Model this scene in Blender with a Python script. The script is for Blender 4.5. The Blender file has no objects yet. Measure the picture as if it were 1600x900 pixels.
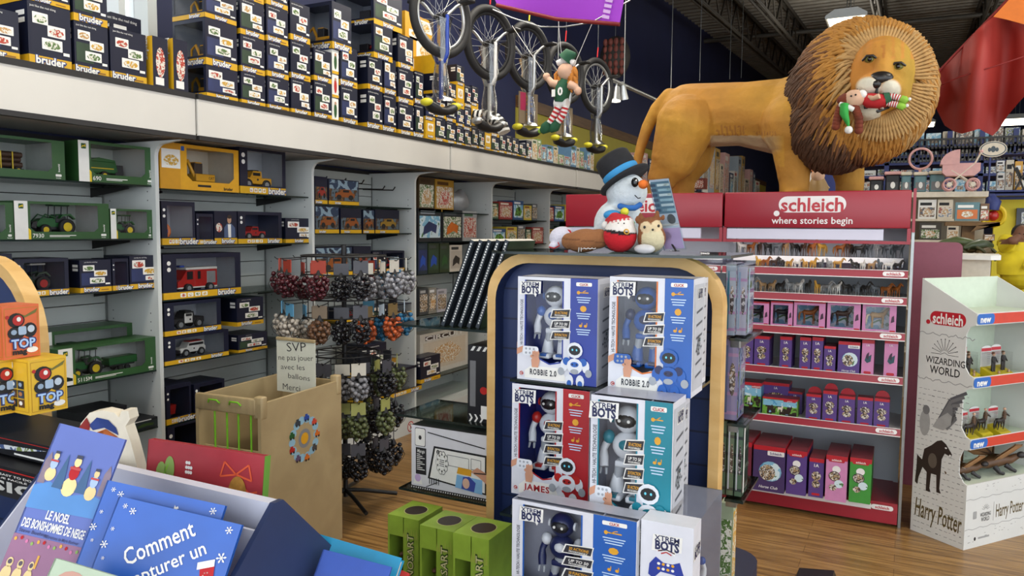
import bpy, bmesh, math, random
from mathutils import Vector, Matrix
random.seed(7)
S = bpy.context.scene; COL = S.collection; PI = math.pi
# ---------------------------------------------------------------- camera
F = 1200.0; ZC = 1.6
RM = (Matrix.Rotation(math.radians(27.3), 3, 'Z') @ Matrix.Rotation(PI/2+math.radians(-4.4), 3, 'X') @ Matrix.Rotation(math.radians(0.5), 3, 'Z'))
cd_ = bpy.data.cameras.new('camera'); cam = bpy.data.objects.new('camera', cd_); COL.objects.link(cam)
cam.location = (0, 0, ZC); cam.rotation_euler = RM.to_euler(); cd_.sensor_width = 36; cd_.lens = 36*F/1600; cd_.clip_start = 0.02
S.camera = cam
S.view_settings.view_transform = 'Standard'; S.view_settings.look = 'None'; S.view_settings.gamma = 1.0
S.view_settings.use_curve_mapping = False; S.view_settings.exposure = 0.0
S.cycles.max_bounces = 6; S.cycles.diffuse_bounces = 3; S.cycles.glossy_bounces = 3; S.cycles.transmission_bounces = 6; S.cycles.transparent_max_bounces = 16
S.cycles.use_denoising = True; S.cycles.sample_clamp_indirect = 6.0; S.cycles.caustics_reflective = False; S.cycles.caustics_refractive = False
# ---------------------------------------------------------------- daylight from the shop front (open side behind the viewer) and ceiling lamps
W = bpy.data.worlds.new('world'); S.world = W; W.use_nodes = True
W.node_tree.nodes['Background'].inputs[0].default_value = (0.86, 0.93, 1.0, 1); W.node_tree.nodes['Background'].inputs[1].default_value = 3.3
def area(name, loc, size, power, color=(1, .95, .86), rot=(0, 0, 0)):
    l = bpy.data.lights.new(name, 'AREA'); l.shape = 'RECTANGLE'; l.size, l.size_y = size; l.energy = power; l.color = color
    o = bpy.data.objects.new(name, l); COL.objects.link(o); o.location = loc; o.rotation_euler = rot; return o
LAMPS = [(-2.3, 1.2), (-2.3, 4.2), (-2.3, 6.1), (1.6, 1.0), (1.6, 4.0), (1.2, 9.0), (-.95, 13.2), (2.5, 14.0), (4.5, 8.0)]
for i, (x, y) in enumerate(LAMPS): area('lamp_light', (x, y, 4.05), (0.35, 1.3), 34); area('deck_fill_light', (x, y, 4.26), (0.35, 1.3), 30, rot=(PI, 0, 0))  # upward lights above the housings are added to brighten the roof deck
# ---------------------------------------------------------------- pixels of the photograph to points in the room
CV = Vector((0, 0, ZC))
def ray(x, y): return RM @ Vector(((x-800)/F, -(y-450)/F, -1.0))
def hx(x, y, X): d = ray(x, y); return CV + d*(X/d.x)
def hy(x, y, Y): d = ray(x, y); return CV + d*(Y/d.y)
def hz(x, y, Z): d = ray(x, y); return CV + d*((Z-ZC)/d.z)
def hp(x, y, p, n): d = ray(x, y); n = Vector(n); return CV + d*((Vector(p)-CV).dot(n)/d.dot(n))
# ---------------------------------------------------------------- materials
MATS = {}
def lin(c): return c/12.92 if c <= 0.04045 else ((c+0.055)/1.055)**2.4
def C(h):
    if not isinstance(h, str): return h
    h = h.lstrip('#'); return tuple(lin(int(h[i:i+2], 16)/255) for i in (0, 2, 4))
def _new(name):
    m = bpy.data.materials.new(name); m.use_nodes = True; nt = m.node_tree; return m, nt, nt.nodes['Principled BSDF']
def mat(name, col='#888888', rough=0.5, metal=0.0, emit=0.0, var=0.06, scale=30.0, spec=0.5, bump=0.0):
    if name in MATS: return MATS[name]
    m, nt, b = _new(name); c = C(col)
    b.inputs['Roughness'].default_value = rough; b.inputs['Metallic'].default_value = metal; b.inputs['Specular IOR Level'].default_value = spec
    if var or bump:
        tc = nt.nodes.new('ShaderNodeTexCoord'); n = nt.nodes.new('ShaderNodeTexNoise'); n.inputs['Scale'].default_value = scale; n.inputs['Detail'].default_value = 3
        nt.links.new(tc.outputs['Object'], n.inputs['Vector'])
        r = nt.nodes.new('ShaderNodeValToRGB'); r.color_ramp.elements[0].position = .3; r.color_ramp.elements[1].position = .7
        r.color_ramp.elements[0].color = tuple(max(0, v*(1-var)) for v in c)+(1,); r.color_ramp.elements[1].color = tuple(min(1, v*(1+var)) for v in c)+(1,)
        nt.links.new(n.outputs['Fac'], r.inputs['Fac']); nt.links.new(r.outputs['Color'], b.inputs['Base Color'])
        if bump:
            bp = nt.nodes.new('ShaderNodeBump'); bp.inputs['Strength'].default_value = bump; bp.inputs['Distance'].default_value = .01
            nt.links.new(n.outputs['Fac'], bp.inputs['Height']); nt.links.new(bp.outputs['Normal'], b.inputs['Normal'])
    else: b.inputs['Base Color'].default_value = c+(1,)
    if emit: b.inputs['Emission Color'].default_value = c+(1,); b.inputs['Emission Strength'].default_value = emit
    MATS[name] = m; return m
def pic(name, cols, scale=26.0, stretch=(1, 1, 1), rough=0.35):
    """printed picture: blotches of the given colours"""
    if name in MATS: return MATS[name]
    m, nt, b = _new(name); b.inputs['Roughness'].default_value = rough
    tc = nt.nodes.new('ShaderNodeTexCoord'); mp = nt.nodes.new('ShaderNodeMapping'); mp.inputs['Scale'].default_value = stretch
    n = nt.nodes.new('ShaderNodeTexNoise'); n.inputs['Scale'].default_value = scale; n.inputs['Detail'].default_value = 4; n.inputs['Distortion'].default_value = .6
    r = nt.nodes.new('ShaderNodeValToRGB'); r.color_ramp.interpolation = 'CONSTANT'; k = len(cols)
    e = r.color_ramp.elements
    while len(e) < k: e.new(.5)
    for i, c in enumerate(cols): e[i].position = 0 if i == 0 else .36+.30*(i-1)/max(1, k-2); e[i].color = C(c)+(1,)
    nt.links.new(tc.outputs['Object'], mp.inputs['Vector']); nt.links.new(mp.outputs['Vector'], n.inputs['Vector'])
    nt.links.new(n.outputs['Fac'], r.inputs['Fac']); nt.links.new(r.outputs['Color'], b.inputs['Base Color']); MATS[name] = m; return m
def glassy(name, tint='#ffffff', fac=0.10, rough=0.03, dark=1.0):
    """thin clear sheet: lets most light straight through, with a gloss"""
    if name in MATS: return MATS[name]
    m = bpy.data.materials.new(name); m.use_nodes = True; nt = m.node_tree; nt.nodes.clear()
    o = nt.nodes.new('ShaderNodeOutputMaterial'); mx = nt.nodes.new('ShaderNodeMixShader'); t = nt.nodes.new('ShaderNodeBsdfTransparent'); g = nt.nodes.new('ShaderNodeBsdfGlossy')
    t.inputs[0].default_value = tuple(v*dark for v in C(tint))+(1,); g.inputs['Roughness'].default_value = rough
    lw = nt.nodes.new('ShaderNodeLayerWeight'); lw.inputs['Blend'].default_value = 0.25
    ma = nt.nodes.new('ShaderNodeMath'); ma.operation = 'MULTIPLY_ADD'; ma.inputs[1].default_value = .6; ma.inputs[2].default_value = fac*.5
    nt.links.new(lw.outputs['Fresnel'], ma.inputs[0]); nt.links.new(ma.outputs[0], mx.inputs[0])
    nt.links.new(t.outputs[0], mx.inputs[1]); nt.links.new(g.outputs[0], mx.inputs[2]); nt.links.new(mx.outputs[0], o.inputs[0]); MATS[name] = m; return m
def vcol(name, rough=0.7, bump=0.0, scale=40.0, var=.25):
    """painted surface: colours of the thing itself from its paint attribute, roughened by noise"""
    if name in MATS: return MATS[name]
    m, nt, b = _new(name); a = nt.nodes.new('ShaderNodeVertexColor'); a.layer_name = 'paint'
    tc = nt.nodes.new('ShaderNodeTexCoord'); n = nt.nodes.new('ShaderNodeTexNoise'); n.inputs['Scale'].default_value = scale; n.inputs['Detail'].default_value = 4
    nt.links.new(tc.outputs['Object'], n.inputs['Vector'])
    mr = nt.nodes.new('ShaderNodeMapRange'); mr.inputs[3].default_value = 1-var; mr.inputs[4].default_value = 1+var; nt.links.new(n.outputs['Fac'], mr.inputs[0])
    mx = nt.nodes.new('ShaderNodeMix'); mx.data_type = 'RGBA'; mx.blend_type = 'MULTIPLY'; mx.inputs[0].default_value = 1
    nt.links.new(a.outputs['Color'], mx.inputs[6]); nt.links.new(mr.outputs[0], mx.inputs[7]); nt.links.new(mx.outputs[2], b.inputs['Base Color'])
    b.inputs['Roughness'].default_value = rough
    if bump:
        bp = nt.nodes.new('ShaderNodeBump'); bp.inputs['Strength'].default_value = bump; bp.inputs['Distance'].default_value = .02
        nt.links.new(n.outputs['Fac'], bp.inputs['Height']); nt.links.new(bp.outputs['Normal'], b.inputs['Normal'])
    MATS[name] = m; return m
def M(k):
    """'name' of a made material, or '#rrggbb' for a plain printed colour"""
    if not isinstance(k, str): return k
    if k in MATS: return MATS[k]
    if k.startswith('#'): return mat(k, k, .45, var=.04)
    raise KeyError(k)
# ---------------------------------------------------------------- text outlines (built-in font only)
TXT = {}
def text_geo(s, bold=0.0, shear=0.0, space=1.0):
    k = (s, bold, shear, space)
    if k in TXT: return TXT[k]
    cu = bpy.data.curves.new('t', 'FONT'); cu.body = s; cu.size = 1; cu.resolution_u = 2; cu.offset = bold; cu.shear = shear; cu.space_character = space; cu.fill_mode = 'FRONT'
    o = bpy.data.objects.new('t', cu); COL.objects.link(o); dg = bpy.context.evaluated_depsgraph_get(); dg.update(); me = o.evaluated_get(dg).to_mesh()
    vs = [(v.co.x, v.co.y) for v in me.vertices]; fs = [tuple(p.vertices) for p in me.polygons if p.area > 1e-8]
    o.evaluated_get(dg).to_mesh_clear(); bpy.data.objects.remove(o); bpy.data.curves.remove(cu)
    if vs:
        x0 = min(v[0] for v in vs); x1 = max(v[0] for v in vs); y0 = min(v[1] for v in vs); y1 = max(v[1] for v in vs)
    else: x0 = x1 = y0 = y1 = 0
    TXT[k] = (vs, fs, x0, x1, y0, y1); return TXT[k]
# ---------------------------------------------------------------- mesh builder
def frame(d):
    d = Vector(d).normalized(); a = Vector((0, 0, 1)) if abs(d.z) < .9 else Vector((1, 0, 0)); u = d.cross(a).normalized(); return u, d.cross(u).normalized(), d
class MB:
    def __init__(s): s.v = []; s.f = []; s.m = []; s.sm = []; s.slots = []; s.T = None; s.cols = None
    def mi(s, k):
        k = M(k)
        if k not in s.slots: s.slots.append(k)
        return s.slots.index(k)
    def add(s, vs, fs, k, smooth=False):
        o = len(s.v); s.v += [tuple(s.T @ Vector(p)) if s.T else tuple(p) for p in vs]; i = s.mi(k)
        for f in fs: s.f.append(tuple(o+j for j in f)); s.m.append(i); s.sm.append(smooth)
    def quad(s, a, b, c, d, k): s.add([a, b, c, d], [(0, 1, 2, 3)], k)
    def box(s, x0, x1, y0, y1, z0, z1, k, faces='lrfbdu'):
        v = [(x0, y0, z0), (x1, y0, z0), (x1, y1, z0), (x0, y1, z0), (x0, y0, z1), (x1, y0, z1), (x1, y1, z1), (x0, y1, z1)]
        q = {'d': (0, 3, 2, 1), 'u': (4, 5, 6, 7), 'f': (0, 1, 5, 4), 'b': (2, 3, 7, 6), 'l': (3, 0, 4, 7), 'r': (1, 2, 6, 5)}
        s.add(v, [q[c] for c in faces], k)
    def bbox(s, x0, x1, y0, y1, z0, z1, k, r=.01, n=2):
        bm = bmesh.new(); bmesh.ops.create_cube(bm, size=1)
        for v in bm.verts: v.co = Vector(((x0+x1)/2+v.co.x*(x1-x0), (y0+y1)/2+v.co.y*(y1-y0), (z0+z1)/2+v.co.z*(z1-z0)))
        bmesh.ops.bevel(bm, geom=bm.edges[:], offset=r, segments=n, affect='EDGES', profile=.5); s.bm(bm, k, n > 1)
    def bm(s, bm, k, smooth=True):
        bm.verts.index_update(); s.add([v.co[:] for v in bm.verts], [tuple(v.index for v in f.verts) for f in bm.faces], k, smooth); bm.free()
    def cyl(s, p0, p1, r0, r1=None, k='#888888', n=12, caps=True, smooth=True):
        r1 = r0 if r1 is None else r1; p0 = Vector(p0); p1 = Vector(p1); u, w, d = frame(p1-p0); vs = []
        for p, r in ((p0, r0), (p1, r1)):
            for i in range(n): a = 2*PI*i/n; vs.append(p+u*(r*math.cos(a))+w*(r*math.sin(a)))
        s.add(vs, [(i, (i+1) % n, n+(i+1) % n, n+i) for i in range(n)], k, smooth)
        if caps: s.add(vs, [tuple(range(n))[::-1], tuple(range(n, 2*n))], k)
    def tube(s, pts, r, k, n=8, closed=False, flat=None):
        """swept tube; r a number or one per point; flat squashes the section"""
        pts = [Vector(p) for p in pts]; N = len(pts); rs = r if isinstance(r, (list, tuple)) else [r]*N; vs = []; u = None
        for i, p in enumerate(pts):
            t = (pts[(i+1) % N]-pts[i-1]) if closed else (pts[min(i+1, N-1)]-pts[max(i-1, 0)])
            if t.length < 1e-9: t = Vector((0, 0, 1))
            t.normalize()
            if u is None: u, w, _ = frame(t)
            else:
                u = (u-t*u.dot(t)); u = u.normalized() if u.length > 1e-6 else frame(t)[0]; w = t.cross(u)
            for j in range(n): a = 2*PI*j/n; vs.append(p+u*(rs[i]*math.cos(a))+w*(rs[i]*math.sin(a)*(flat or 1)))
        fs = []
        for i in range(N if closed else N-1):
            a = i*n; b = ((i+1) % N)*n
            for j in range(n): fs.append((a+j, a+(j+1) % n, b+(j+1) % n, b+j))
        s.add(vs, fs, k, True)
        if not closed: s.add(vs, [tuple(range(n))[::-1], tuple(range((N-1)*n, N*n))], k, True)
    def lathe(s, prof, k, c=(0, 0, 0), ax=(0, 0, 1), n=20):
        u, w, d = frame(ax); c = Vector(c); vs = []
        for (r, h) in prof:
            for j in range(n): a = 2*PI*j/n; vs.append(c+d*h+u*(r*math.cos(a))+w*(r*math.sin(a)))
        s.add(vs, [(i*n+j, i*n+(j+1) % n, (i+1)*n+(j+1) % n, (i+1)*n+j) for i in range(len(prof)-1) for j in range(n)], k, True)
    def ball(s, c, r, k, nu=14, nv=8, R=None):
        rx, ry, rz = r if isinstance(r, (tuple, list)) else (r, r, r); c = Vector(c); vs = []
        for i in range(nv+1):
            t = PI*i/nv
            for j in range(nu):
                a = 2*PI*j/nu; p = Vector((rx*math.sin(t)*math.cos(a), ry*math.sin(t)*math.sin(a), -rz*math.cos(t))); vs.append(c+(R @ p if R else p))
        s.add(vs, [(i*nu+j, i*nu+(j+1) % nu, (i+1)*nu+(j+1) % nu, (i+1)*nu+j) for i in range(nv) for j in range(nu)], k, True)
    def torus(s, c, ax, R_, r, k, n=32, m=8):
        u, w, d = frame(ax); c = Vector(c)
        s.tube([c+u*(R_*math.cos(2*PI*i/n))+w*(R_*math.sin(2*PI*i/n)) for i in range(n)], r, k, m, True)
    def prism(s, pts, ax, h0, h1, k, k2=None):
        """polygon pts (2-D) extruded along axis 'x','y' or 'z'"""
        n = len(pts)
        def P(p, h): return {'x': (h, p[0], p[1]), 'y': (p[0], h, p[1]), 'z': (p[0], p[1], h)}[ax]
        vs = [P(p, h0) for p in pts]+[P(p, h1) for p in pts]
        s.add(vs, [tuple(range(n))[::-1], tuple(range(n, 2*n))], k); s.add(vs, [(i, (i+1) % n, n+(i+1) % n, n+i) for i in range(n)], k2 or k)
    def text(s, t, O, U, V, h, k, align='c', bold=.0, shear=0, fit=None, space=1.0):
        """lettering of height h, centred on O (or starting there) in the plane U,V; fit limits the width"""
        vs, fs, x0, x1, y0, y1 = text_geo(t, bold, shear, space)
        if not vs: return
        sc = h/(0.72 if t != t.lower() else 0.72); wd = (x1-x0)*sc; sx = sc if not fit else fit/(x1-x0)
        ox = {'c': (x0+x1)/2, 'l': x0, 'r': x1}[align]; oy = .36 if True else 0
        s.add([Vector(O)+Vector(U)*((x-ox)*sx)+Vector(V)*((y-oy)*sc) for x, y in vs], fs, k)
    def face(s, O, U, V): return Fc(s, O, U, V)
    def build(s, name, parent=None, loc=None, rotz=None):
        me = bpy.data.meshes.new(name); me.from_pydata(s.v, [], s.f)
        for m in s.slots: me.materials.append(m)
        me.polygons.foreach_set('material_index', s.m); me.polygons.foreach_set('use_smooth', s.sm); me.update()
        o = bpy.data.objects.new(name, me); COL.objects.link(o)
        if parent: o.parent = parent
        if loc is not None: o.location = loc
        if rotz is not None: o.rotation_euler.z = rotz
        return o
class Fc:
    """printing on a flat face: metric coordinates from O along U and V, each layer a hair above the last"""
    def __init__(s, mb, O, U, V): s.mb = mb; s.O = Vector(O); s.U = Vector(U).normalized(); s.V = Vector(V).normalized(); s.N = s.U.cross(s.V)
    def p(s, x, y, l=1): return s.O+s.U*x+s.V*y+s.N*(.0007*l)
    def poly(s, pts, k, l=1): s.mb.add([s.p(x, y, l) for x, y in pts], [tuple(range(len(pts)))], k)
    def rect(s, x0, y0, x1, y1, k, l=1): s.poly([(x0, y0), (x1, y0), (x1, y1), (x0, y1)], k, l)
    def ell(s, cx, cy, rx, ry, k, l=1, n=14, a0=0): s.poly([(cx+rx*math.cos(2*PI*i/n+a0), cy+ry*math.sin(2*PI*i/n+a0)) for i in range(n)], k, l)
    def rr(s, x0, y0, x1, y1, r, k, l=1, n=3):
        pts = []
        for (cx, cy, a) in ((x1-r, y0+r, -90), (x1-r, y1-r, 0), (x0+r, y1-r, 90), (x0+r, y0+r, 180)):
            for i in range(n+1): t = math.radians(a+90*i/n); pts.append((cx+r*math.cos(t), cy+r*math.sin(t)))
        s.poly(pts, k, l)
    def line(s, pts, w, k, l=1):
        for (a, b) in zip(pts[:-1], pts[1:]):
            d = Vector((b[0]-a[0], b[1]-a[1])); 
            if d.length < 1e-9: continue
            n = Vector((-d.y, d.x)).normalized()*(w/2); s.poly([(a[0]-n.x, a[1]-n.y), (b[0]-n.x, b[1]-n.y), (b[0]+n.x, b[1]+n.y), (a[0]+n.x, a[1]+n.y)], k, l)
    def text(s, t, x, y, h, k, l=2, align='c', bold=.01, shear=0, fit=None, rot=0, space=1.0):
        c, sn = math.cos(rot), math.sin(rot); s.mb.text(t, s.p(x, y, l), s.U*c+s.V*sn, s.V*c-s.U*sn, h, k, align, bold, shear, fit, space)
# ---------------------------------------------------------------- things, parts
def tag(o, label=None, cat=None, group=None, kind=None):
    if label: o['label'] = label
    if cat: o['category'] = cat
    if group: o['group'] = group
    if kind: o['kind'] = kind
    return o
def thing(name, label, cat, loc=(0, 0, 0), rotz=0, group=None):
    o = bpy.data.objects.new(name, None); COL.objects.link(o); o.location = loc; o.rotation_euler.z = rotz; o.empty_display_size = .05
    return tag(o, label, cat, group)
def struct(mb, name): return tag(mb.build(name), kind='structure')
def clone(o, label=None, loc=None, rotz=None, group=None, parent=None, top=True):
    c = o.copy(); COL.objects.link(c)
    if parent: c.parent = parent
    for ch in KIDS.get(o.name, [x for x in o.children]): clone(ch, parent=c, top=False)
    if top:
        if label: c['label'] = label
        if group: c['group'] = group
        if loc is not None: c.location = loc
        if rotz is not None: c.rotation_euler.z = rotz
    return c
KIDS = {}
ORD = ['first', 'second', 'third', 'fourth', 'fifth', 'sixth', 'seventh', 'eighth', 'ninth', 'tenth', 'eleventh', 'twelfth', 'thirteenth', 'fourteenth', 'fifteenth', 'sixteenth', 'seventeenth', 'eighteenth', 'nineteenth', 'twentieth']
for i in range(1, 10): ORD.append('twenty-'+ORD[i-1])
def organic(blobs, voxel, smooth=6, paint=None, name='body', m='paint', parent=None, decim=None):
    """one continuous skin around blobs: ('e', centre, radii[, rotation]) ellipsoids and ('c', p0, p1, r0, r1) tapered limbs"""
    mb = MB()
    for b in blobs:
        if b[0] == 'e': mb.ball(b[1], b[2], '#888888', 20, 12, b[3] if len(b) > 3 else None)
        else:
            p0, p1, r0, r1 = Vector(b[1]), Vector(b[2]), b[3], b[4]; mb.cyl(p0, p1, r0, r1, '#888888', 16); mb.ball(p0, r0, '#888888', 14, 8); mb.ball(p1, r1, '#888888', 14, 8)
    o = mb.build('tmp'); r = o.modifiers.new('r', 'REMESH'); r.mode = 'VOXEL'; r.voxel_size = voxel; r.use_smooth_shade = True
    if smooth: sm = o.modifiers.new('s', 'SMOOTH'); sm.factor = .5; sm.iterations = smooth
    dg = bpy.context.evaluated_depsgraph_get(); dg.update(); me = bpy.data.meshes.new_from_object(o.evaluated_get(dg)); bpy.data.objects.remove(o)
    me.materials.clear(); me.materials.append(M(m)); me.name = name
    me.polygons.foreach_set('material_index', [0]*len(me.polygons)); me.polygons.foreach_set('use_smooth', [True]*len(me.polygons))
    if paint: paint_mesh(me, paint)
    ob = bpy.data.objects.new(name, me); COL.objects.link(ob)
    if parent: ob.parent = parent
    return ob
def paint_mesh(me, fn):
    ca = me.color_attributes.new('paint', 'FLOAT_COLOR', 'POINT'); buf = []
    for v in me.vertices: buf += list(C(fn(v.co, v.normal)))+[1.0]
    ca.data.foreach_set('color', buf)
def mixc(a, b, t):
    a = C(a); b = C(b); t = max(0, min(1, t)); return tuple(x+(y-x)*t for x, y in zip(a, b))
vcol('paint', .75)
def wmb(root):
    """mesh builder that takes room coordinates for a part of root"""
    mb = MB(); mb.T = root.matrix_basis.inverted() if root else None; return mb
RI = RM.transposed()
def px_of(p): v = RI @ (Vector(p)-CV); return (800+F*v.x/-v.z, 450-F*v.y/-v.z)
def under(root, o): o.parent = root; o.location = -root.location; return o
# ================================================================ ROOM
def wood_floor():
    m, nt, b = _new('wood_floor'); b.inputs['Roughness'].default_value = .33
    tc = nt.nodes.new('ShaderNodeTexCoord'); mp = nt.nodes.new('ShaderNodeMapping'); br = nt.nodes.new('ShaderNodeTexBrick')
    nt.links.new(tc.outputs['Object'], mp.inputs['Vector']); nt.links.new(mp.outputs['Vector'], br.inputs['Vector'])
    br.inputs['Scale'].default_value = 1; br.inputs['Brick Width'].default_value = 1.1; br.inputs['Row Height'].default_value = .095; br.inputs['Mortar Size'].default_value = .0015; br.offset = .37
    br.inputs['Color1'].default_value = C('#a07b49')+(1,); br.inputs['Color2'].default_value = C('#8d6a3a')+(1,); br.inputs['Mortar'].default_value = C('#6f5028')+(1,); br.inputs['Bias'].default_value = -.2
    m2 = nt.nodes.new('ShaderNodeMapping'); m2.inputs['Scale'].default_value = (1.2, 22, 1); nt.links.new(tc.outputs['Object'], m2.inputs['Vector'])
    n = nt.nodes.new('ShaderNodeTexNoise'); n.inputs['Scale'].default_value = 2.2; n.inputs['Detail'].default_value = 6; n.inputs['Distortion'].default_value = .8; nt.links.new(m2.outputs['Vector'], n.inputs['Vector'])
    r = nt.nodes.new('ShaderNodeValToRGB'); r.color_ramp.elements[0].position = .34; r.color_ramp.elements[1].position = .62; r.color_ramp.elements[0].color = (.42, .36, .3, 1); r.color_ramp.elements[1].color = (1.1, 1.1, 1.08, 1)
    nt.links.new(n.outputs['Fac'], r.inputs['Fac']); mx = nt.nodes.new('ShaderNodeMix'); mx.data_type = 'RGBA'; mx.blend_type = 'MULTIPLY'; mx.inputs[0].default_value = .85
    nt.links.new(br.outputs['Color'], mx.inputs[6]); nt.links.new(r.outputs['Color'], mx.inputs[7]); nt.links.new(mx.outputs[2], b.inputs['Base Color']); MATS['wood_floor'] = m
def birch(name, c1, c2, sc=(3, 3, 24), rough=.45):
    m, nt, b = _new(name); b.inputs['Roughness'].default_value = rough; tc = nt.nodes.new('ShaderNodeTexCoord'); mp = nt.nodes.new('ShaderNodeMapping'); mp.inputs['Scale'].default_value = sc
    n = nt.nodes.new('ShaderNodeTexNoise'); n.inputs['Scale'].default_value = 1.6; n.inputs['Detail'].default_value = 6; n.inputs['Distortion'].default_value = .5
    r = nt.nodes.new('ShaderNodeValToRGB'); r.color_ramp.elements[0].position = .3; r.color_ramp.elements[1].position = .7; r.color_ramp.elements[0].color = C(c1)+(1,); r.color_ramp.elements[1].color = C(c2)+(1,)
    nt.links.new(tc.outputs['Object'], mp.inputs['Vector']); nt.links.new(mp.outputs['Vector'], n.inputs['Vector']); nt.links.new(n.outputs['Fac'], r.inputs['Fac']); nt.links.new(r.outputs['Color'], b.inputs['Base Color']); MATS[name] = m
wood_floor(); birch('ply', '#a48f69', '#b6a178', (16, 3, 3)); birch('birch_edge', '#c79b5a', '#dbb577', (4, 4, 10)); birch('brown_wood', '#4c3318', '#6b4a26', (30, 2, 30))
mat('red_metal', '#98202f', .35, var=.04, scale=4); mat('red_print', '#b51f2c', .4, var=.04); mat('grey_panel', '#b9bfc6', .5, var=.03, scale=4); mat('rail_white', '#e8e4e2', .4, var=.03); mat('lightbox', '#d5d3e4', .4, var=.04, scale=3)
pic('pic_farm', ['#4f7a35', '#6aa13c', '#2b1e18', '#86b3d8'], 30); pic('pic_toy', ['#6f5f53', '#d9d2c6', '#3a2d2a', '#b69b74', '#ded9d2'], 60); pic('pic_sky', ['#4f93bd', '#7fb4cf', '#cfe0e6', '#4d7a48'], 14)
mat('navy_paint', '#21274a', .7, var=.12, scale=2); mat('white_panel', '#c9ccc9', .5, var=.02, scale=3); mat('slat_white', '#b9bdb8', .5, var=.03, scale=4)
mat('canopy_white', '#cfcbc3', .45, var=.03, scale=3); mat('black_trim', '#211f1f', .5); mat('deck_steel', '#77736a', .55, .1, var=.15, scale=6); mat('joist_steel', '#4a463f', .6, .2, var=.1); mat('steel', '#8f918f', .3, .9, var=.04)
mat('dark_steel', '#2c2b2b', .45, .5, var=.05); mat('yellow_paint', '#a79a38', .6, var=.05, scale=3); mat('back_yellow', '#e3cf2d', .6, var=.04, scale=3); mat('lamp_glow', '#fff4dc', .5, emit=9, var=0)
glassy('clear_glass', '#ffffff', .03, .02, 1.0); glassy('clear_film', '#ffffff', .05, .08, .97); glassy('shelf_glass', '#b9cac3', .10, .03, .92); mat('glass_edge', '#1d2825', .15, var=.05)
glassy('clear_acrylic', '#f4f6ff', .12, .04, .94)
mb = MB(); mb.box(-5, 7, -3.5, 27, -.1, 0, 'wood_floor'); struct(mb, 'floor')
# left wall with a real window opening high up
XW = -3.9; wy0, wy1, wz0, wz1 = 2.36, 3.06, 2.5, 3.7
mb = MB()
for (a, b_, c, d) in ((-3.5, wy0, 0, 6.8), (wy1, 27, 0, 6.8), (wy0, wy1, 0, wz0), (wy0, wy1, wz1, 6.8)): mb.box(XW-.2, XW, a, b_, c, d, 'navy_paint')
struct(mb, 'wall_left')
w = tag(MB().build('window_1'), kind='structure'); mb = MB(); k = 'white_panel'
for (a, b_, c, d) in ((wy0, wy0+.06, wz0, wz1), (wy1-.06, wy1, wz0, wz1), (wy0, wy1, wz0, wz0+.06), (wy0, wy1, wz1-.06, wz1), (wy1-.24, wy1-.20, wz0, wz1)): mb.box(XW-.14, XW+.02, a, b_, c, d, k)
mb.build('window_frame', w); mb = MB(); mb.box(XW-.10, XW-.095, wy0+.06, wy1-.06, wz0+.06, wz1-.06, 'clear_glass'); mb.build('window_pane', w)
mb = MB(); mb.box(XW, XW+.03, 7.6, 24, 2.93, 3.06, 'brown_wood'); struct(mb, 'trim_1')
mb = MB(); mb.box(XW, XW+.015, 7.6, 24, 2.2, 2.93, 'yellow_paint'); struct(mb, 'trim_2')
mb = MB(); mb.box(-4.1, 7, 27, 27.2, 0, 6.8, 'navy_paint'); struct(mb, 'wall_back')
mb = MB(); mb.box(7, 7.2, 6.5, 27, 0, 6.8, 'navy_paint'); struct(mb, 'wall_right')
# corrugated roof deck, rising a little towards the back
def cz(y): return 4.85+.05*y
mb = MB(); ys = []; y = -3.5
while y < 27: ys += [(y, 0), (y+.10, 0), (y+.13, .05), (y+.23, .05)]; y += .26
vs = []; fs = []
for (y, h) in ys: vs += [(-4.1, y, cz(y)+h), (7.2, y, cz(y)+h)]
for i in range(len(ys)-1): fs.append((2*i, 2*i+2, 2*i+3, 2*i+1))
mb.add(vs, fs, 'deck_steel'); mb.quad((-4.1, -3.5, 5.2), (7.2, -3.5, 5.2), (7.2, 27, 6.6), (-4.1, 27, 6.6), 'deck_steel'); struct(mb, 'ceiling')
# open-web joists: each truss is a thing of its own
def joist(p0, p1, dep, label, n):
    t = thing('roof_joist', label, 'joist', p0, group='open web roof joists'); p0 = Vector(p0); d = Vector(p1)-p0
    s = Vector((d.y, -d.x, 0)).normalized()*.035
    for nm, h in (('top_chord', 0), ('bottom_chord', -dep)):
        mb = MB()
        for sg in (-1, 1):
            a = s*sg*1.2
            for q in (0, 1): mb.tube([a+Vector((0, 0, h+q*.03)), a+d+Vector((0, 0, h+q*.03))], .022, 'joist_steel', 4)
        mb.build(nm, t)
    mb = MB(); pts = [d*(i/n)+Vector((0, 0, 0 if i % 2 else -dep)) for i in range(n+1)]
    mb.tube(pts, .016, 'joist_steel', 5); mb.build('web', t)
joist((-2.9, 2, cz(2)-.05), (-2.75, 26.5, cz(26.5)-.05), .5, 'dark roof joist running back above the hanging kite cables', 60)
joist((-2.2, 2, cz(2)-.05), (-2.0, 26.5, cz(26.5)-.05), .5, 'dark roof joist running back just over the lion\'s back', 60)
joist((.9, 2, cz(2)-.05), (1.0, 26.5, cz(26.5)-.05), .5, 'dark roof joist running back above the lion\'s head', 60)
joist((-.6, 2, cz(2)-.05), (-.6, 26.5, cz(26.5)-.05), .5, 'dark roof joist behind the lamp over the lion', 60)
joist((3.2, 2, cz(2)-.05), (3.2, 26.5, cz(26.5)-.05), .5, 'dark roof joist above the red hanging kite', 60)
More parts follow.
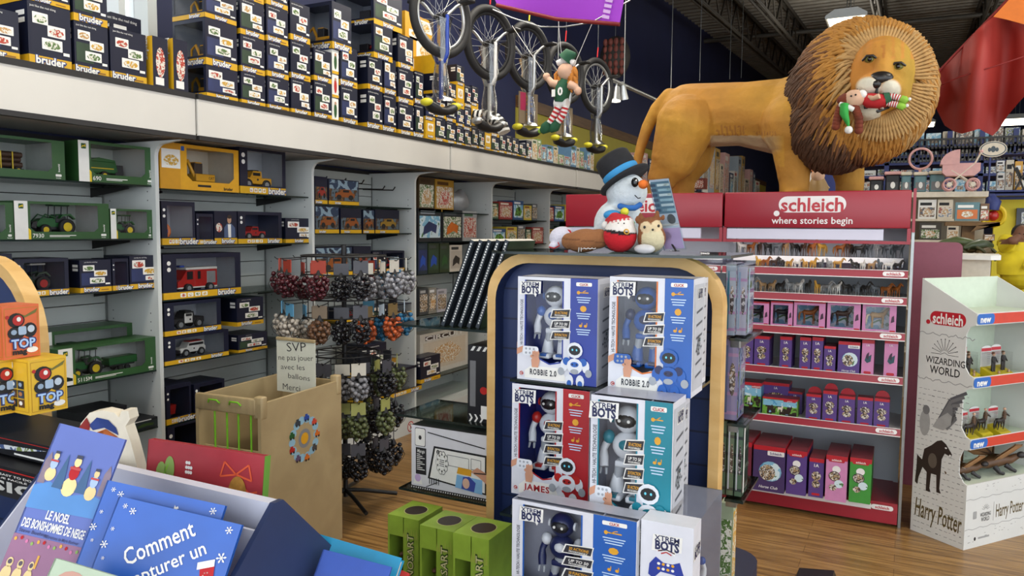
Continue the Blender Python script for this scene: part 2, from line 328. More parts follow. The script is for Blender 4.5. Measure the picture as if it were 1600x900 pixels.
for yy, lb in ((7.5, 'thin grey pipe crossing under the roof deck nearest the front'), (11.0, 'thin grey pipe crossing under the roof deck above the lion lamp'), (16, 'thin grey pipe crossing under the roof deck furthest back')):
    mb = MB(); mb.tube([(-3.9, yy, cz(yy)-.2), (7, yy+.4, cz(yy)-.2)], .045, 'joist_steel', 8); tag(mb.build('ceiling_pipe'), lb, 'pipe', 'pipes under the roof deck')
LL = ['above the left shelves nearest the front', 'above the left shelves second from the front', 'above the left shelves third from the front', 'on the right nearest the front', 'bright behind the red kite', 'just over the lion\'s mane', 'far back on the left', 'far back on the right', 'right of the red kite']
def lamp(x, y, z, sx, sy, lb):
    t = thing('ceiling_lamp', 'white fluorescent ceiling lamp '+lb, 'ceiling lamp', (x, y, z), group='fluorescent ceiling lamps')
    mb = MB(); mb.box(-sx/2, sx/2, -sy/2, sy/2, -.01, .0, 'lamp_glow'); mb.build('diffuser', t)
    mb = MB(); mb.prism([(-sx/2-.03, .001), (sx/2+.03, .001), (sx/2+.03, .04), (sx/2-.08, .11), (-sx/2+.08, .11), (-sx/2-.03, .04)], 'y', -sy/2-.02, sy/2+.02, 'white_panel')
    mb.build('housing', t)
    for s in (-1, 1): mb = MB(); mb.cyl((0, s*sy*.35, .11), (0, s*sy*.35, cz(y)-z), .006, k='steel', n=6); mb.build('hanger', t)
for (x, y), lb in zip(LAMPS, LL): lamp(x, y, 4.1, .4, 1.25, lb)
lamp(-.82, 10.95, 4.25, .42, .8, 'peeking out above the lion\'s mane'); lamp(.05, 19.6, 4.25, .5, 1.0, 'small and far, beside the lion\'s chin, upper of two'); lamp(.18, 21.7, 4.25, .45, .9, 'small and far, beside the lion\'s chin, lower of two'); lamp(2.15, 22, 4.25, .7, 1.2, 'small and far under the tip of the red kite')
# ================================================================ LEFT WALL: SHELVING BAYS, VALANCE, TOY BOXES
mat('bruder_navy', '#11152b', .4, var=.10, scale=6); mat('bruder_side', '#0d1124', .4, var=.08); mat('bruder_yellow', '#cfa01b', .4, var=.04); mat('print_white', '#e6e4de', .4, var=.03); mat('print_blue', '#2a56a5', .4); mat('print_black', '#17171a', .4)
mat('jd_green', '#2a5027', .4, var=.06, scale=5); mat('jd_toy', '#1f5a2a', .35, var=.05); mat('jd_yellow', '#e0bf1e', .4); mat('cat_yellow', '#d79d20', .4, var=.05); mat('tyre', '#1b1a1a', .7, var=.1); mat('toy_black', '#242427', .5); mat('toy_red', '#b0241f', .35); mat('toy_white', '#dedcd6', .35); mat('toy_orange', '#cc6a20', .4); mat('toy_blue', '#27489c', .4); mat('toy_silver', '#9a9c9e', .35, .3); mat('glow_green', '#2c402c', .5, var=.3, scale=9); mat('glow_blue', '#27315a', .5, var=.3, scale=9)
pic('pic_red', ['#ddd8cc', '#b0402c', '#d8d2c4', '#6b4a3a'], 55); pic('pic_tan', ['#e0dbd0', '#b98d52', '#ddd8cb', '#6d5a44'], 55); pic('pic_green', ['#dedad0', '#55713a', '#dcd8cc', '#8a7f4b'], 55); pic('pic_yel', ['#e2ddd0', '#c79a35', '#dcd7ca', '#4a4a4c'], 55); pic('pic_desert', ['#7d5a36', '#4d3826', '#56656f', '#26221f'], 18); pic('pic_dusk', ['#5f7f95', '#2b3a52', '#7f95a3', '#1d2438'], 12)
PICS = ['pic_red', 'pic_tan', 'pic_green', 'pic_yel']
XF = -3.44; UY = [.35, 1.53, 2.70, 3.86, 5.02, 6.26, 7.54, 8.82, 10.1, 11.4, 12.7, 14.0, 15.3, 16.6, 17.9, 19.2, 20.5]
def bruder(f, x, y, h, l=2, w=None):
    f.text('bruder', x+h*.05, y-h*.05, h, '#16306f', l, bold=.12, fit=w*1.1 if w else None); f.text('bruder', x, y, h, 'print_white', l+1, bold=.03, fit=w)
def cards(f, w, h, v, big=True):
    """white picture cards stepping down across a box front"""
    r = random.Random(v); f.rect(w*.05, h*.22, w*.55, h*.6, ('glow_green', 'glow_blue', 'bruder_navy')[v % 3], 1)
    P = [(.10, .66, .46, .84), (.44, .49, .86, .67), (.30, .27, .78, .45)] if v % 4 else [(.08, .62, .5, .86), (.42, .42, .88, .64), (.5, .25, .9, .38)]
    if v % 5 == 0: P = [(p[0]+.04, p[1]-.02, p[2]+.04, p[3]-.02) for p in P[:2]]+P[2:]
    for i, (a, b, c, d) in enumerate(P):
        f.rr(w*a, h*b, w*c, h*d, min(w, h)*.015, 'print_white', 2+i); q = PICS[(v*3+i*2+r.randrange(2)) % 4]; f.ell(w*(a+c)/2, h*(b*.55+d*.45), w*(c-a)*.42, h*(d-b)*.36, q, 3+i, 10)
    f.rect(w*.80, h*.22, w*.95, h*.27, 'print_white', 3)
def closed_carton(w, h, d, v=0, side_win=False, stripe=.15):
    """navy carton, yellow foot, picture cards"""
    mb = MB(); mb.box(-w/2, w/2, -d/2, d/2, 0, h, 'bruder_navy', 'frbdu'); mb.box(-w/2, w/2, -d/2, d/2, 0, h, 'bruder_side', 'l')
    f = mb.face((-w/2, -d/2, 0), (1, 0, 0), (0, 0, 1)); s = min(stripe*h, .05); f.rect(0, 0, w, s, 'bruder_yellow'); bruder(f, w*(.36 if v % 2 else .5), s*.62, s*.85, 2)
    if v % 2: f.rect(w*.66, s*.3, w*.9, s*.5, '#8c5f1c', 2)
    cards(f, w, h, v); f.text('just like the real thing', w*.35, h*.935, h*.035, 'print_white', 2, bold=0)
    g = mb.face((-w/2, d/2, 0), (0, -1, 0), (0, 0, 1)); g.rect(0, 0, d, s, 'bruder_yellow')
    for i in (0, 1): g.rect(d*.74, h*(.78-.12*i), d*.94, h*(.86-.12*i), 'print_white', 2)
    if side_win: bruder(g, d*.7, s*.55, s*.8, 2)
    g = mb.face((w/2, -d/2, 0), (0, 1, 0), (0, 0, 1)); g.rect(0, 0, d, s, 'bruder_yellow')
    return mb
def toy(kind, L, root, at=(0, 0, 0), wheels=True, rot=0):
    """toy vehicle of length L facing -x, with its wheels as sub-parts"""
    mb = MB(); A = Matrix.Translation(at) @ Matrix.Rotation(rot, 4, 'Z'); mb.T = A; s = L; W_ = []
    B = lambda x0, x1, z0, z1, k, y=.16, r=.012: mb.bbox(x0*s, x1*s, -y*s, y*s, z0*s, z1*s, k, min(r*s, .004), 1)
    if kind in ('tractor', 'fendt', 'loader', 'gator'):
        g = {'tractor': 'jd_toy', 'fendt': 'glow_green', 'loader': 'jd_toy', 'gator': 'jd_toy'}[kind]; hub = 'toy_red' if kind == 'fendt' else 'jd_yellow'
        mb.prism([(-.42*s, .20*s), (.12*s, .20*s), (.12*s, .42*s), (-.30*s, .40*s), (-.42*s, .34*s)], 'y', -.10*s, .10*s, g); B(-.25, .35, .13, .24, 'toy_black', .08)
        for x in (-.02, .30):
            for y in (-1, 1): mb.cyl((x*s, y*.13*s, .38*s), ((x+.02)*s, y*.12*s, .70*s), .012*s, k='toy_black', n=5)
        B(-.06, .36, .70, .75, g if kind != 'fendt' else 'toy_white', .15); B(.02, .28, .30, .46, 'toy_black', .12)
        for y in (-1, 1): mb.prism([(.05*s, .40*s), (.12*s, .50*s), (.32*s, .52*s), (.44*s, .40*s), (.42*s, .38*s), (.3*s, .48*s), (.14*s, .46*s)], 'y', y*.13*s, y*.24*s, g)
        W_ = [(.25, .22, .20, hub), (-.28, .15, .13, hub)]
        if kind == 'loader':
            for y in (-1, 1): mb.tube([(.0, y*.15*s, .42*s), (-.25*s, y*.15*s, .50*s), (-.48*s, y*.15*s, .26*s)], .016*s, g, 6)
            mb.prism([(-.50*s, .16*s), (-.62*s, .20*s), (-.58*s, .30*s), (-.47*s, .34*s)], 'y', -.2*s, .2*s, 'toy_black')
    elif kind in ('suv', 'pickup', 'redcar', 'yellowcar'):
        c = {'suv': 'toy_white', 'pickup': 'toy_black', 'redcar': 'toy_red', 'yellowcar': 'cat_yellow'}[kind]
        B(-.5, .5, .14, .30, c, .19, .03); xs = (-.18, .46) if kind == 'suv' else (-.14, .18)
        mb.prism([(xs[0]*s-.06*s, .30*s), (xs[1]*s, .30*s), ((xs[1]-.02)*s, .46*s), ((xs[0]+.04)*s, .46*s)], 'y', -.17*s, .17*s, c); B(xs[0]+.02, xs[1]-.04, .34, .43, 'print_black', .175)
        if kind == 'pickup': mb.box(-.16*s, .10*s, -.193*s, -.191*s, .16*s, .42*s, 'toy_white', 'f'); mb.box(-.12*s, .08*s, -.195*s, -.194*s, .34*s, .41*s, 'print_black', 'f')
        if kind == 'suv': mb.box(-.02*s, .22*s, -.195*s, -.193*s, .16*s, .31*s, 'print_white', 'f'); B(-.55, -.48, .14, .24, 'toy_black', .18)
        B(xs[0]+.06, xs[1]-.06, .46, .49, 'toy_red' if kind == 'suv' else 'toy_black', .14)
        f = mb.face((-.02*s, -.196*s, .2*s), (1, 0, 0), (0, 0, 1)); f.ell(.04*s, .05*s, .03*s, .03*s, 'print_black', 1, 8)
        W_ = [(-.30, .13, .13, 'toy_silver'), (.30, .13, .13, 'toy_silver')]
    elif kind == 'fire':
        B(-.10, .48, .10, .46, 'toy_red', .16); mb.prism([(-.50*s, .10*s), (-.10*s, .10*s), (-.10*s, .46*s), (-.28*s, .44*s), (-.42*s, .26*s), (-.5*s, .22*s)], 'y', -.16*s, .16*s, 'toy_red'); B(-.30, .48, .45, .50, 'toy_white', .17); B(.20, .44, .16, .42, 'toy_silver', .163)
        mb.box(-.28*s, -.14*s, -.166*s, -.163*s, .26*s, .42*s, 'print_black'); mb.box(-.02*s, .05*s, -.166*s, -.163*s, .26*s, .42*s, 'print_black'); B(-.36, -.24, .50, .54, 'toy_blue', .06); B(-.5, .48, .08, .12, 'print_white', .163); W_ = [(-.28, .08, .09, 'toy_silver'), (.25, .08, .09, 'toy_silver')]
    elif kind == 'excavator':
        B(-.3, .35, .0, .12, 'toy_black', .2, .05); B(-.15, .42, .14, .32, 'cat_yellow', .16); B(-.14, .10, .30, .58, 'toy_black', .10); B(-.12, .08, .56, .60, 'cat_yellow', .10)
        mb.tube([(-.12*s, -.06*s, .25*s), (-.32*s, -.06*s, .62*s), (-.50*s, -.06*s, .50*s), (-.52*s, -.06*s, .2*s)], [.05*s, .045*s, .04*s, .03*s], 'cat_yellow', 6); mb.prism([(-.58*s, .04*s), (-.42*s, .06*s), (-.44*s, .22*s), (-.56*s, .2*s)], 'y', -.14*s, .02*s, 'toy_black'); f = mb.face((.2*s, -.161*s, .18*s), (1, 0, 0), (0, 0, 1)); f.text('CAT', .1*s, .05*s, .06*s, 'print_black', 1, bold=.02)
    elif kind == 'combine':
        B(-.35, .30, .16, .42, 'jd_toy', .18, .05); mb.prism([(-.42*s, .12*s), (-.35*s, .42*s), (-.1*s, .5*s), (.3*s, .46*s), (.36*s, .2*s)], 'y', -.16*s, .16*s, 'jd_toy'); mb.box(-.3*s, .25*s, -.184*s, -.181*s, .25*s, .27*s, 'jd_yellow'); B(.32, .52, .12, .36, 'toy_black', .14); W_ = [(.0, .10, .10, 'jd_yellow')]
    elif kind == 'trailer':
        B(-.5, .5, .22, .46, 'jd_toy', .2); mb.box(-.5*s, .5*s, -.204*s, -.2*s, .32*s, .34*s, 'jd_green'); B(-.45, .45, .16, .22, 'toy_black', .14); mb.tube([(-.5*s, 0, .16*s), (-.75*s, 0, .12*s)], .02*s, 'toy_black', 6); W_ = [(-.1, .09, .09, 'toy_black'), (.14, .09, .09, 'toy_black')]
    elif kind == 'logs':
        B(-.5, .5, .06, .14, 'toy_black', .2)
        for y, z in ((-.12, .22), (.0, .22), (.12, .22), (-.06, .34), (.06, .34), (-.12, .44), (0, .46)): mb.cyl((-.48*s, y*s, z*s), (.48*s, y*s, z*s), .06*s, k='#4a3324', n=9)
        for x in (-.25, 0, .25): mb.cyl((x*s, -.2*s, .1*s), (x*s, -.2*s, .5*s), .015*s, k='jd_yellow', n=6)
        W_ = [(-.36, .09, .09, 'jd_yellow'), (.36, .09, .09, 'jd_yellow')]
    elif kind == 'blade':
        mb.torus((0, 0, .35*s), (0, 1, 0), .26*s, .09*s, 'toy_orange', 24, 8); mb.cyl((0, -.05*s, .35*s), (0, .05*s, .35*s), .19*s, k='toy_blue', n=20); B(-.5, .5, .0, .08, 'toy_orange', .14)
    elif kind == 'machine':
        B(-.45, .45, .12, .24, 'toy_red', .16); B(-.2, .15, .24, .46, 'toy_black', .14); mb.tube([(.1*s, 0, .3*s), (.3*s, 0, .48*s), (.48*s, 0, .3*s)], .035*s, 'toy_red', 6); W_ = [(-.28, .1, .1, 'toy_black'), (.28, .1, .1, 'toy_black')]
    elif kind == 'red_bin': mb.prism([(-.4*s, .1*s), (.4*s, .1*s), (.5*s, .62*s), (-.5*s, .62*s)], 'y', -.2*s, .2*s, 'toy_red'); B(-.3, .3, 0, .12, 'toy_black', .15)
    o = mb.build('toy_'+{'fendt': 'tractor', 'loader': 'loader_tractor', 'gator': 'utility_tractor', 'fire': 'fire_engine', 'redcar': 'car', 'yellowcar': 'car', 'suv': 'off_road_car', 'pickup': 'pickup_truck', 'logs': 'log_trailer', 'blade': 'machine', 'red_bin': 'bin'}.get(kind, kind), root)
    if wheels:
        for (x, z, r, hub) in W_:
            for y in (-1, 1):
                wb = MB(); wb.T = A; c = Vector((x*s, y*.18*s, r*s)); wb.lathe([(0, .045*s), (r*.55*s, .045*s)], hub, c, (0, y, 0), 14); wb.lathe([(r*.55*s, .045*s), (r*.6*s, .055*s), (r*.95*s, .05*s), (r*s, .03*s), (r*s, -.03*s), (r*.9*s, -.05*s), (0, -.05*s)], 'tyre', c, (0, y, 0), 16); wb.build('wheel', o)
    return o
def window_carton(w, h, d, col, inner, op, stripe=None, lid=None, curve=0.0):
    """open-fronted carton: op = opening (x0,z0,x1,z1) as fractions of the front"""
    mb = MB(); a, b, c, e = op[0]*w, op[1]*h, op[2]*w, op[3]*h
    mb.box(-w/2, w/2, -d/2, d/2, 0, h, col, 'lrbd'); mb.box(-w/2+.003, w/2-.003, -d/2+.001, d/2-.004, .004, h-.004, inner, 'd'); mb.quad((-w/2+.003, d/2-.004, 0), (w/2-.003, d/2-.004, 0), (w/2-.003, d/2-.004, h), (-w/2+.003, d/2-.004, h), inner)
    mb.quad((-w/2+.003, -d/2, 0), (-w/2+.003, d/2, 0), (-w/2+.003, d/2, h), (-w/2+.003, -d/2, h), inner); mb.quad((w/2-.003, d/2, 0), (w/2-.003, -d/2, 0), (w/2-.003, -d/2, h), (w/2-.003, d/2, h), inner); mb.box(-w/2, w/2, -d/2, d/2, h-.002, h, lid or col, 'ud')
    f = mb.face((-w/2, -d/2, 0), (1, 0, 0), (0, 0, 1)); k = curve*h
    f.poly([(0, 0), (a, 0), (a, h), (0, h)], col, 0); f.poly([(c, 0), (w, 0), (w, h), (c, h)], col, 0); f.poly([(a, 0), (c, 0), (c, b+k), (c-k*1.2, b), (a+k*1.2, b), (a, b+k)], col, 0); f.poly([(a, e), (c, e), (c, h), (a, h)], col, 0)
    return mb, f
NB = [0]
def prod(x0, x1, yt, z, style, name, label, cat='toy box', group=None, X=-3.47, d=.2, v=0, toyk=None, text='', toys=None):
    """a packaged toy standing on the shelf at height z, its front between two columns of the photograph"""
    ym = (yt+hxz(x0, X, z))/2; a = hx(x0, hxz(x0, X, z), X).y; b = hx(x1, hxz(x1, X, z), X).y; h = max(.05, hx((x0+x1)/2, yt, X).z-z); w = b-a
    return boxed(X, (a+b)/2, z, w-.004, h, d, style, name, label, cat, group, v, toyk, text, toys)
def hxz(x, X, z):
    """row of the photograph where column x meets height z on the plane X"""
    lo, hi = -200.0, 1200.0
    for _ in range(40):
        m = (lo+hi)/2
        if hx(x, m, X).z > z: lo = m
        else: hi = m
    return lo
def boxed(X, Y, z, w, h, d, style, name, label, cat='toy box', group=None, v=0, toyk=None, text='', toys=None):
    r = thing(name, label, cat, (X-d/2, Y, z), PI/2, group); film = None
    if style == 'closed': closed_carton(w, h, d, v).build('carton', r)
    elif style == 'window':
        mb, f = window_carton(w, h, d, 'bruder_navy', '#a9adb4' if v % 2 else '#3a4058', (.16, .18, .92, .90)); s = min(.15*h, .045); f.rect(0, 0, w, s, 'bruder_yellow'); bruder(f, w*.80, s*.55, s*.9, 2)
        for i in range(4): f.rr(w*(.2+.09*i), s*.2, w*(.27+.09*i), s*.8, s*.1, 'print_white', 2); f.ell(w*(.235+.09*i), s*.5, w*.025, s*.22, PICS[i], 3, 8)
        for i in (0, 1): f.ell(w*.07, h*(.8-.14*i), min(w*.04, h*.05), min(w*.04, h*.05), 'print_white', 2, 10)
        g = mb.face((-w/2, d/2, 0), (0, -1, 0), (0, 0, 1)); g.rect(0, 0, d, s, 'bruder_yellow'); mb.build('carton', r); film = (.16, .18, .92, .90)
    elif style == 'jd':
        op = (.155, .20, .87, .93); mb, f = window_carton(w, h, d, 'jd_green', '#c3c8c3', op, curve=.10); f.rect(0, 0, w*.13, h, 'print_white', 1); f.poly([(w*.13, 0), (w*.155, 0), (w*.155, h*.24), (w*.13, h*.30)], 'jd_yellow', 2)
        f.rr(w*.065-h*.065, h*.80, w*.065+h*.065, h*.93, h*.02, 'jd_green', 2); u = h*.011; X0 = w*.065; Z0 = h*.865; f.poly([(X0-5*u, Z0-2*u), (X0-3*u, Z0+1*u), (X0+2*u, Z0+1.5*u), (X0+3*u, Z0+4*u), (X0+4.5*u, Z0+3*u), (X0+4*u, Z0+.5*u), (X0+5*u, Z0-3*u), (X0+2.5*u, Z0-1*u), (X0-2*u, Z0-1*u), (X0-4*u, Z0-4*u)], 'jd_yellow', 3)
        if text: f.text(text, w*.17, h*.10, h*.11, 'print_white', 2, 'l', bold=.01); f.rect(w*.34, h*.09, w*.62, h*.11, 'print_white', 2); f.rect(w*.34, h*.06, w*.55, h*.075, 'print_white', 2)
        f.rr(w*.9, h*.08, w*.96, h*.14, h*.015, 'print_white', 2); f.text('bruder', w*.93, h*.045, h*.035, 'print_white', 2); f.text('bworld', w*.935, h*.3, h*.05, 'print_white', 2, rot=PI/2, bold=.02)
        mb.build('carton', r); film = op
    elif style == 'cat':
        op = (.32, .20, .93, .92); mb, f = window_carton(w, h, d, 'cat_yellow', '#c9c4b6', op, curve=.12); f.rect(w*.02, h*.45, w*.24, h*.86, 'print_white', 1); f.ell(w*.13, h*.62, w*.09, h*.12, 'pic_yel', 2); f.rr(w*.25, h*.85, w*.29, h*.95, h*.01, 'print_blue', 1)
        f.rect(0, 0, w*.24, h, '#c98f1c', .5); f.text('bruder', w*.85, h*.07, h*.07, 'print_black', 2, bold=.03); f.rect(w*.45, h*.08, w*.62, h*.13, 'print_black', 1); mb.build('carton', r); film = op
    elif style == 'man':
        mb = MB(); mb.box(-w/2, w/2, -d/2, d/2, 0, h, 'bruder_navy'); f = mb.face((-w/2, -d/2, 0), (1, 0, 0), (0, 0, 1)); f.rect(0, 0, w, h*.18, 'bruder_yellow'); bruder(f, w*.6, h*.1, h*.13, 2)
        f.poly([(w*.42, h*.2), (w*.42, h*.5), (w*.55, h*.62), (w*.75, h*.62), (w*.9, h*.5), (w*.92, h*.2)], '#4b5a7a', 2); f.poly([(w*.6, h*.2), (w*.58, h*.6), (w*.72, h*.6), (w*.72, h*.2)], 'print_white', 3); f.ell(w*.65, h*.74, w*.09, h*.12, '#b98d6e', 3); f.ell(w*.65, h*.83, w*.1, h*.06, '#33261d', 4); f.ell(w*.2, h*.5, w*.14, h*.14, 'pic_red', 2); mb.build('carton', r)
    elif style == 'desert':
        mb = MB(); mb.box(-w/2, w/2, -d/2, d/2, 0, h, 'bruder_navy'); f = mb.face((-w/2, -d/2, 0), (1, 0, 0), (0, 0, 1)); f.rect(w*.03, h*.16, w*.97, h*.97, 'pic_desert', 1); f.rect(0, 0, w, h*.14, 'bruder_yellow', 2); f.rect(w*.03, h*.62, w*.97, h*.97, ('pic_dusk', 'bruder_navy')[v % 2], 2); c = ('#8a4a1c', '#8c2a20', '#8f6f22')[v % 3]
        f.poly([(w*.2, h*.3), (w*.22, h*.45), (w*.35, h*.5), (w*.45, h*.62), (w*.7, h*.62), (w*.78, h*.48), (w*.85, h*.45), (w*.85, h*.3)], c, 3); f.ell(w*.33, h*.3, w*.08, h*.1, 'tyre', 4); f.ell(w*.72, h*.3, w*.08, h*.1, 'tyre', 4); f.rect(w*.46, h*.5, w*.66, h*.59, 'print_black', 4); bruder(f, w*.3, h*.07, h*.09, 3); mb.build('carton', r)
    elif style == 'plain':
        c = toys or ['#3a3f4a', 'pic_toy']; mb = MB(); mb.box(-w/2, w/2, -d/2, d/2, 0, h, c[0]); f = mb.face((-w/2, -d/2, 0), (1, 0, 0), (0, 0, 1)); f.rect(w*.06, h*.12, w*.94, h*.78, c[1], 1); f.rect(w*.1, h*.83, w*.7, h*.93, c[2] if len(c) > 2 else 'print_white', 1); q3 = c[3] if len(c) > 3 else 'pic_toy'; f.poly([(w*.15, h*.22), (w*.3, h*.62), (w*.62, h*.7), (w*.86, h*.45), (w*.7, h*.2)], q3, 2) if q3.startswith('pic') else f.poly([(w*.2, h*.2), (w*.24, h*.45), (w*.45, h*.62), (w*.8, h*.5), (w*.75, h*.25), (w*.55, h*.33)], q3, 2)
        if text: f.text(text, w*.5, h*.88, h*.10, 'print_white', 3, fit=w*.8, bold=.03)
        mb.build('carton', r)
    if toyk:
        for t in (toyk if isinstance(toyk, list) else [toyk]):
            k, fx, fl = t if isinstance(t, tuple) else (t, .0, .62)
            toy(k, min(w*fl, d/.42, h*1.15), r, (fx*w, 0, h*.10))
    if film: mb = MB(); mb.box(-w/2+film[0]*w, -w/2+film[2]*w, -d/2+.002, -d/2+.0025, film[1]*h, film[3]*h, 'clear_film', 'f'); mb.build('window_film', r)
    return r
# -- bays
ZS = {0: [1.10, .62], 1: [1.806, 1.535, 1.28, .85, .55], 2: [1.795, 1.50, 1.21, .86, .54], 3: [1.755, 1.56, 1.27, .94, .31], 4: [1.735, 1.49, 1.23, .9, .36], 5: [1.69, 1.45, 1.2, .85, .5], 6: [1.69, 1.45, 1.2, .85, .5], 7: [1.7, 1.4, 1.1], 8: [1.7, 1.4, 1.1]}; ZS.update({k: [1.7, 1.4, 1.1] for k in range(9, 18)})
BN = ['nearest the viewer, mostly out of sight', 'with the green tractor boxes', 'with the fire engine and police cars', 'behind the spinning rack of marble nets', 'with the race circuit box', 'behind the tilted black books', 'sixth from the front', 'seventh from the front', 'eighth from the front']+[ORD[k]+' from the front' for k in range(8, 18)]
for i in range(len(UY)-1):
    y0, y1 = UY[i], UY[i+1]; r = thing('shelving_bay', 'white slatted wall shelving bay '+BN[i], 'shelving', (-3.65, (y0+y1)/2, 0), 0, 'white wall shelving bays')
    mb = wmb(r); z = .14
    while z < 2.02: mb.box(-3.88, -3.852, y0+.015, y1-.015, z, min(z+.09, 2.02), 'slat_white', 'rud'); z += .095
    mb.box(-3.89, -3.88, y0, y1, 0, 2.05, 'black_trim', 'r'); mb.build('slat_panel', r)
    mb = wmb(r); mb.box(-3.89, -3.40, y0+.012, y1-.012, .11, .14, 'white_panel'); mb.box(-3.42, -3.40, y0+.012, y1-.012, 0, .11, 'white_panel')
    if i == 3: f = mb.face((-3.3995, 4.88, .055), (0, 1, 0), (0, 0, 1)); f.ell(0, 0, .042, .042, 'red_print', 1, 20); f.ell(0, 0, .034, .034, 'print_white', 2, 20); f.line([(-.01, -.025), (.0, .0), (.012, -.025)], .006, 'print_black', 3); f.ell(0, .02, .006, .006, 'print_black', 3); f.line([(-.024, .024), (.024, -.024)], .007, 'red_print', 4)
    mb.build('base_deck', r)
    mb = wmb(r); R_ = .06; arc = [(XF+R_-R_*math.cos(t), 1.955+R_*math.sin(t)) for t in [PI/2*k/5 for k in range(6)]]
    mb.prism([(-3.89, 0), (XF, 0)]+arc+[(-3.23, 2.03), (-3.89, 2.031)], 'y', y1-.024, y1-.002, 'white_panel')
    for z in [.2+.045*k for k in range(38)]:
        if (z*100) % 23 > 9:
            for xx in (-3.50, -3.80): f = mb.face((xx, y1-.0242, z), (1, 0, 0), (0, 0, 1)); f.ell(0, 0, .004, .004, 'black_trim', 1, 6)
    mb.build('upright', r)
    mb = wmb(r); mb.box(-3.852, -3.845, y1-.034, y1-.026, .2, 2.0, 'steel'); mb.build('edge_channel', r)
    for z in ZS[i]:
        mb = wmb(r); mb.box(-3.85, -3.47, y0+.016, y1-.016, z-.008, z, 'shelf_glass', 'ud'); mb.box(-3.475, -3.468, y0+.016, y1-.016, z-.008, z, 'glass_edge'); so = mb.build('glass_shelf', r)
        for yy in (y0+.1, y1-.1): mb = wmb(r); mb.prism([(-3.85, z-.06), (-3.85, z-.01), (-3.55, z-.01), (-3.55, z-.02)], 'y', yy, yy+.006, 'dark_steel'); mb.build('bracket', so)
CY = [.35, 1.55, 2.745, 3.935, 5.15, 6.42, 7.7, 9.0, 10.3, 11.6, 12.9, 14.2, 15.5, 16.8, 18.1, 19.4]
CN = ['nearest the viewer', 'under the wall window', 'second past the wall window', 'over the bay with the marble rack', 'under the first hanging unicycles', 'behind the snowman\'s hat', 'seventh along, mostly hidden', 'eighth along, behind the lion\'s tail', 'ninth along, far away', 'tenth along, past the lion\'s hind leg']+[ORD[k]+' along, far behind the lion\'s legs' for k in range(10, 18)]
for i in range(len(CY)-1):
    r = thing('canopy', 'white canopy box section on top of the shelving, '+CN[i], 'canopy', (-3.5, (CY[i]+CY[i+1])/2, 2.03), 0, 'white canopy over the shelving'); a, b = CY[i]+.004, CY[i+1]-.004; o = .012*(i % 2)
    mb = wmb(r); mb.box(-3.885, -3.21-o, a, b, 2.062, 2.245, 'canopy_white'); mb.box(-3.212-o, -3.2-o, a, b, 2.055, 2.235, 'canopy_white'); mb.build('fascia', r)
    mb = wmb(r); mb.box(-3.23-o, -3.195-o, a, b, 2.235, 2.262, 'black_trim'); mb.build('top_trim', r)
    mb = wmb(r); mb.box(-3.23-o, -3.195-o, a, b, 2.033, 2.055, 'black_trim'); mb.build('lower_trim', r)
    mb = wmb(r); mb.box(-3.885, -3.23-o, a, b, 2.245, 2.26, 'white_panel'); mb.build('top_board', r)
# -- products on the shelves
g = 'green boxed farm toys'; z = ZS[1][0]
prod(-70, 103, 212, z, 'jd', 'tractor_box', 'green window box with dark log trailer, under the canopy at the left edge', group=g, toyk=('logs', .02, .7), d=.3)
prod(123, 242, 225, z, 'jd', 'tractor_box', 'green window box marked 690 holding a green baler', group=g, toyk=('combine', .0, .6), text='690', d=.3)
z = ZS[1][1]; prod(-80, 23, 315, z, 'jd', 'tractor_box', 'green window box cut off at the photo edge beside the 7930 box', group=g, toyk=('tractor', .22, .4))
prod(23, 172, 316, z, 'jd', 'tractor_box', 'wide green window box marked 7930 with loader tractor', group=g, toyk=('loader', .05, .66), text='7930', d=.26)
prod(173, 239, 327, z, 'jd', 'tractor_box', 'small green window box with black utility tractor next to the 7930 box', group=g, toyk=('gator', .02, .6))
z = ZS[1][2]; g2 = 'navy toy vehicle boxes on the wall shelves'
prod(-45, 22, 397, z, 'window', 'vehicle_box', 'pale fronted navy box with a red round toy at the left edge', group=g2, toyk=('machine', 0, .5), v=1)
prod(24, 109, 404, z, 'window', 'vehicle_box', 'navy window box with olive tractor on red wheels', group=g2, toyk=('fendt', .0, .7))
prod(125, 175, 406, z, 'closed', 'vehicle_box', 'navy closed box with three tan pictures beside the olive tractor box', group=g2, v=7); prod(203, 251, 399, z, 'closed', 'vehicle_box', 'tall navy closed box with blue pictures at the shelf end over the long green box', group=g2, v=4)
prod(176, 202, 404, z, 'window', 'vehicle_box', 'narrow navy window box between two closed navy boxes', group=g2, toyk=('machine', 0, .6), d=.16)
z = ZS[1][3]; prod(92, 246, 536, z, 'jd', 'tractor_box', 'long green box marked 5115M with tractor and tipping trailer', group=g, toyk=[('tractor', -.18, .34), ('trailer', .2, .3)], text='5115M', d=.16)
prod(60, 219, 512, z, 'jd', 'tractor_box', 'long green box standing behind the 5115M box', group=g, toyk=[('tractor', -.18, .34)], X=-3.65, d=.18)
z = ZS[1][4]
for a, b, yt, lb in ((205, 250, 655, 'dark box with green corner at the low end of the tractor bay'), (130, 200, 640, 'dark low box in the shade below the 5115M box')): prod(a, b, yt, z, 'plain', 'model_box', lb, group='dark boxes low in the tractor bay', toys=['#15161c', '#222a2c', '#c9c9c9', '#31451f'])
z = ZS[2][0]; prod(250, 374, 228, z, 'cat', 'excavator_box', 'yellow window box holding a yellow excavator', toyk=('excavator', .14, .44), d=.25)
prod(375, 447, 231, z, 'window', 'vehicle_box', 'navy window box with yellow car beside the yellow excavator box', group=g2, toyk=('yellowcar', .0, .66), v=1)
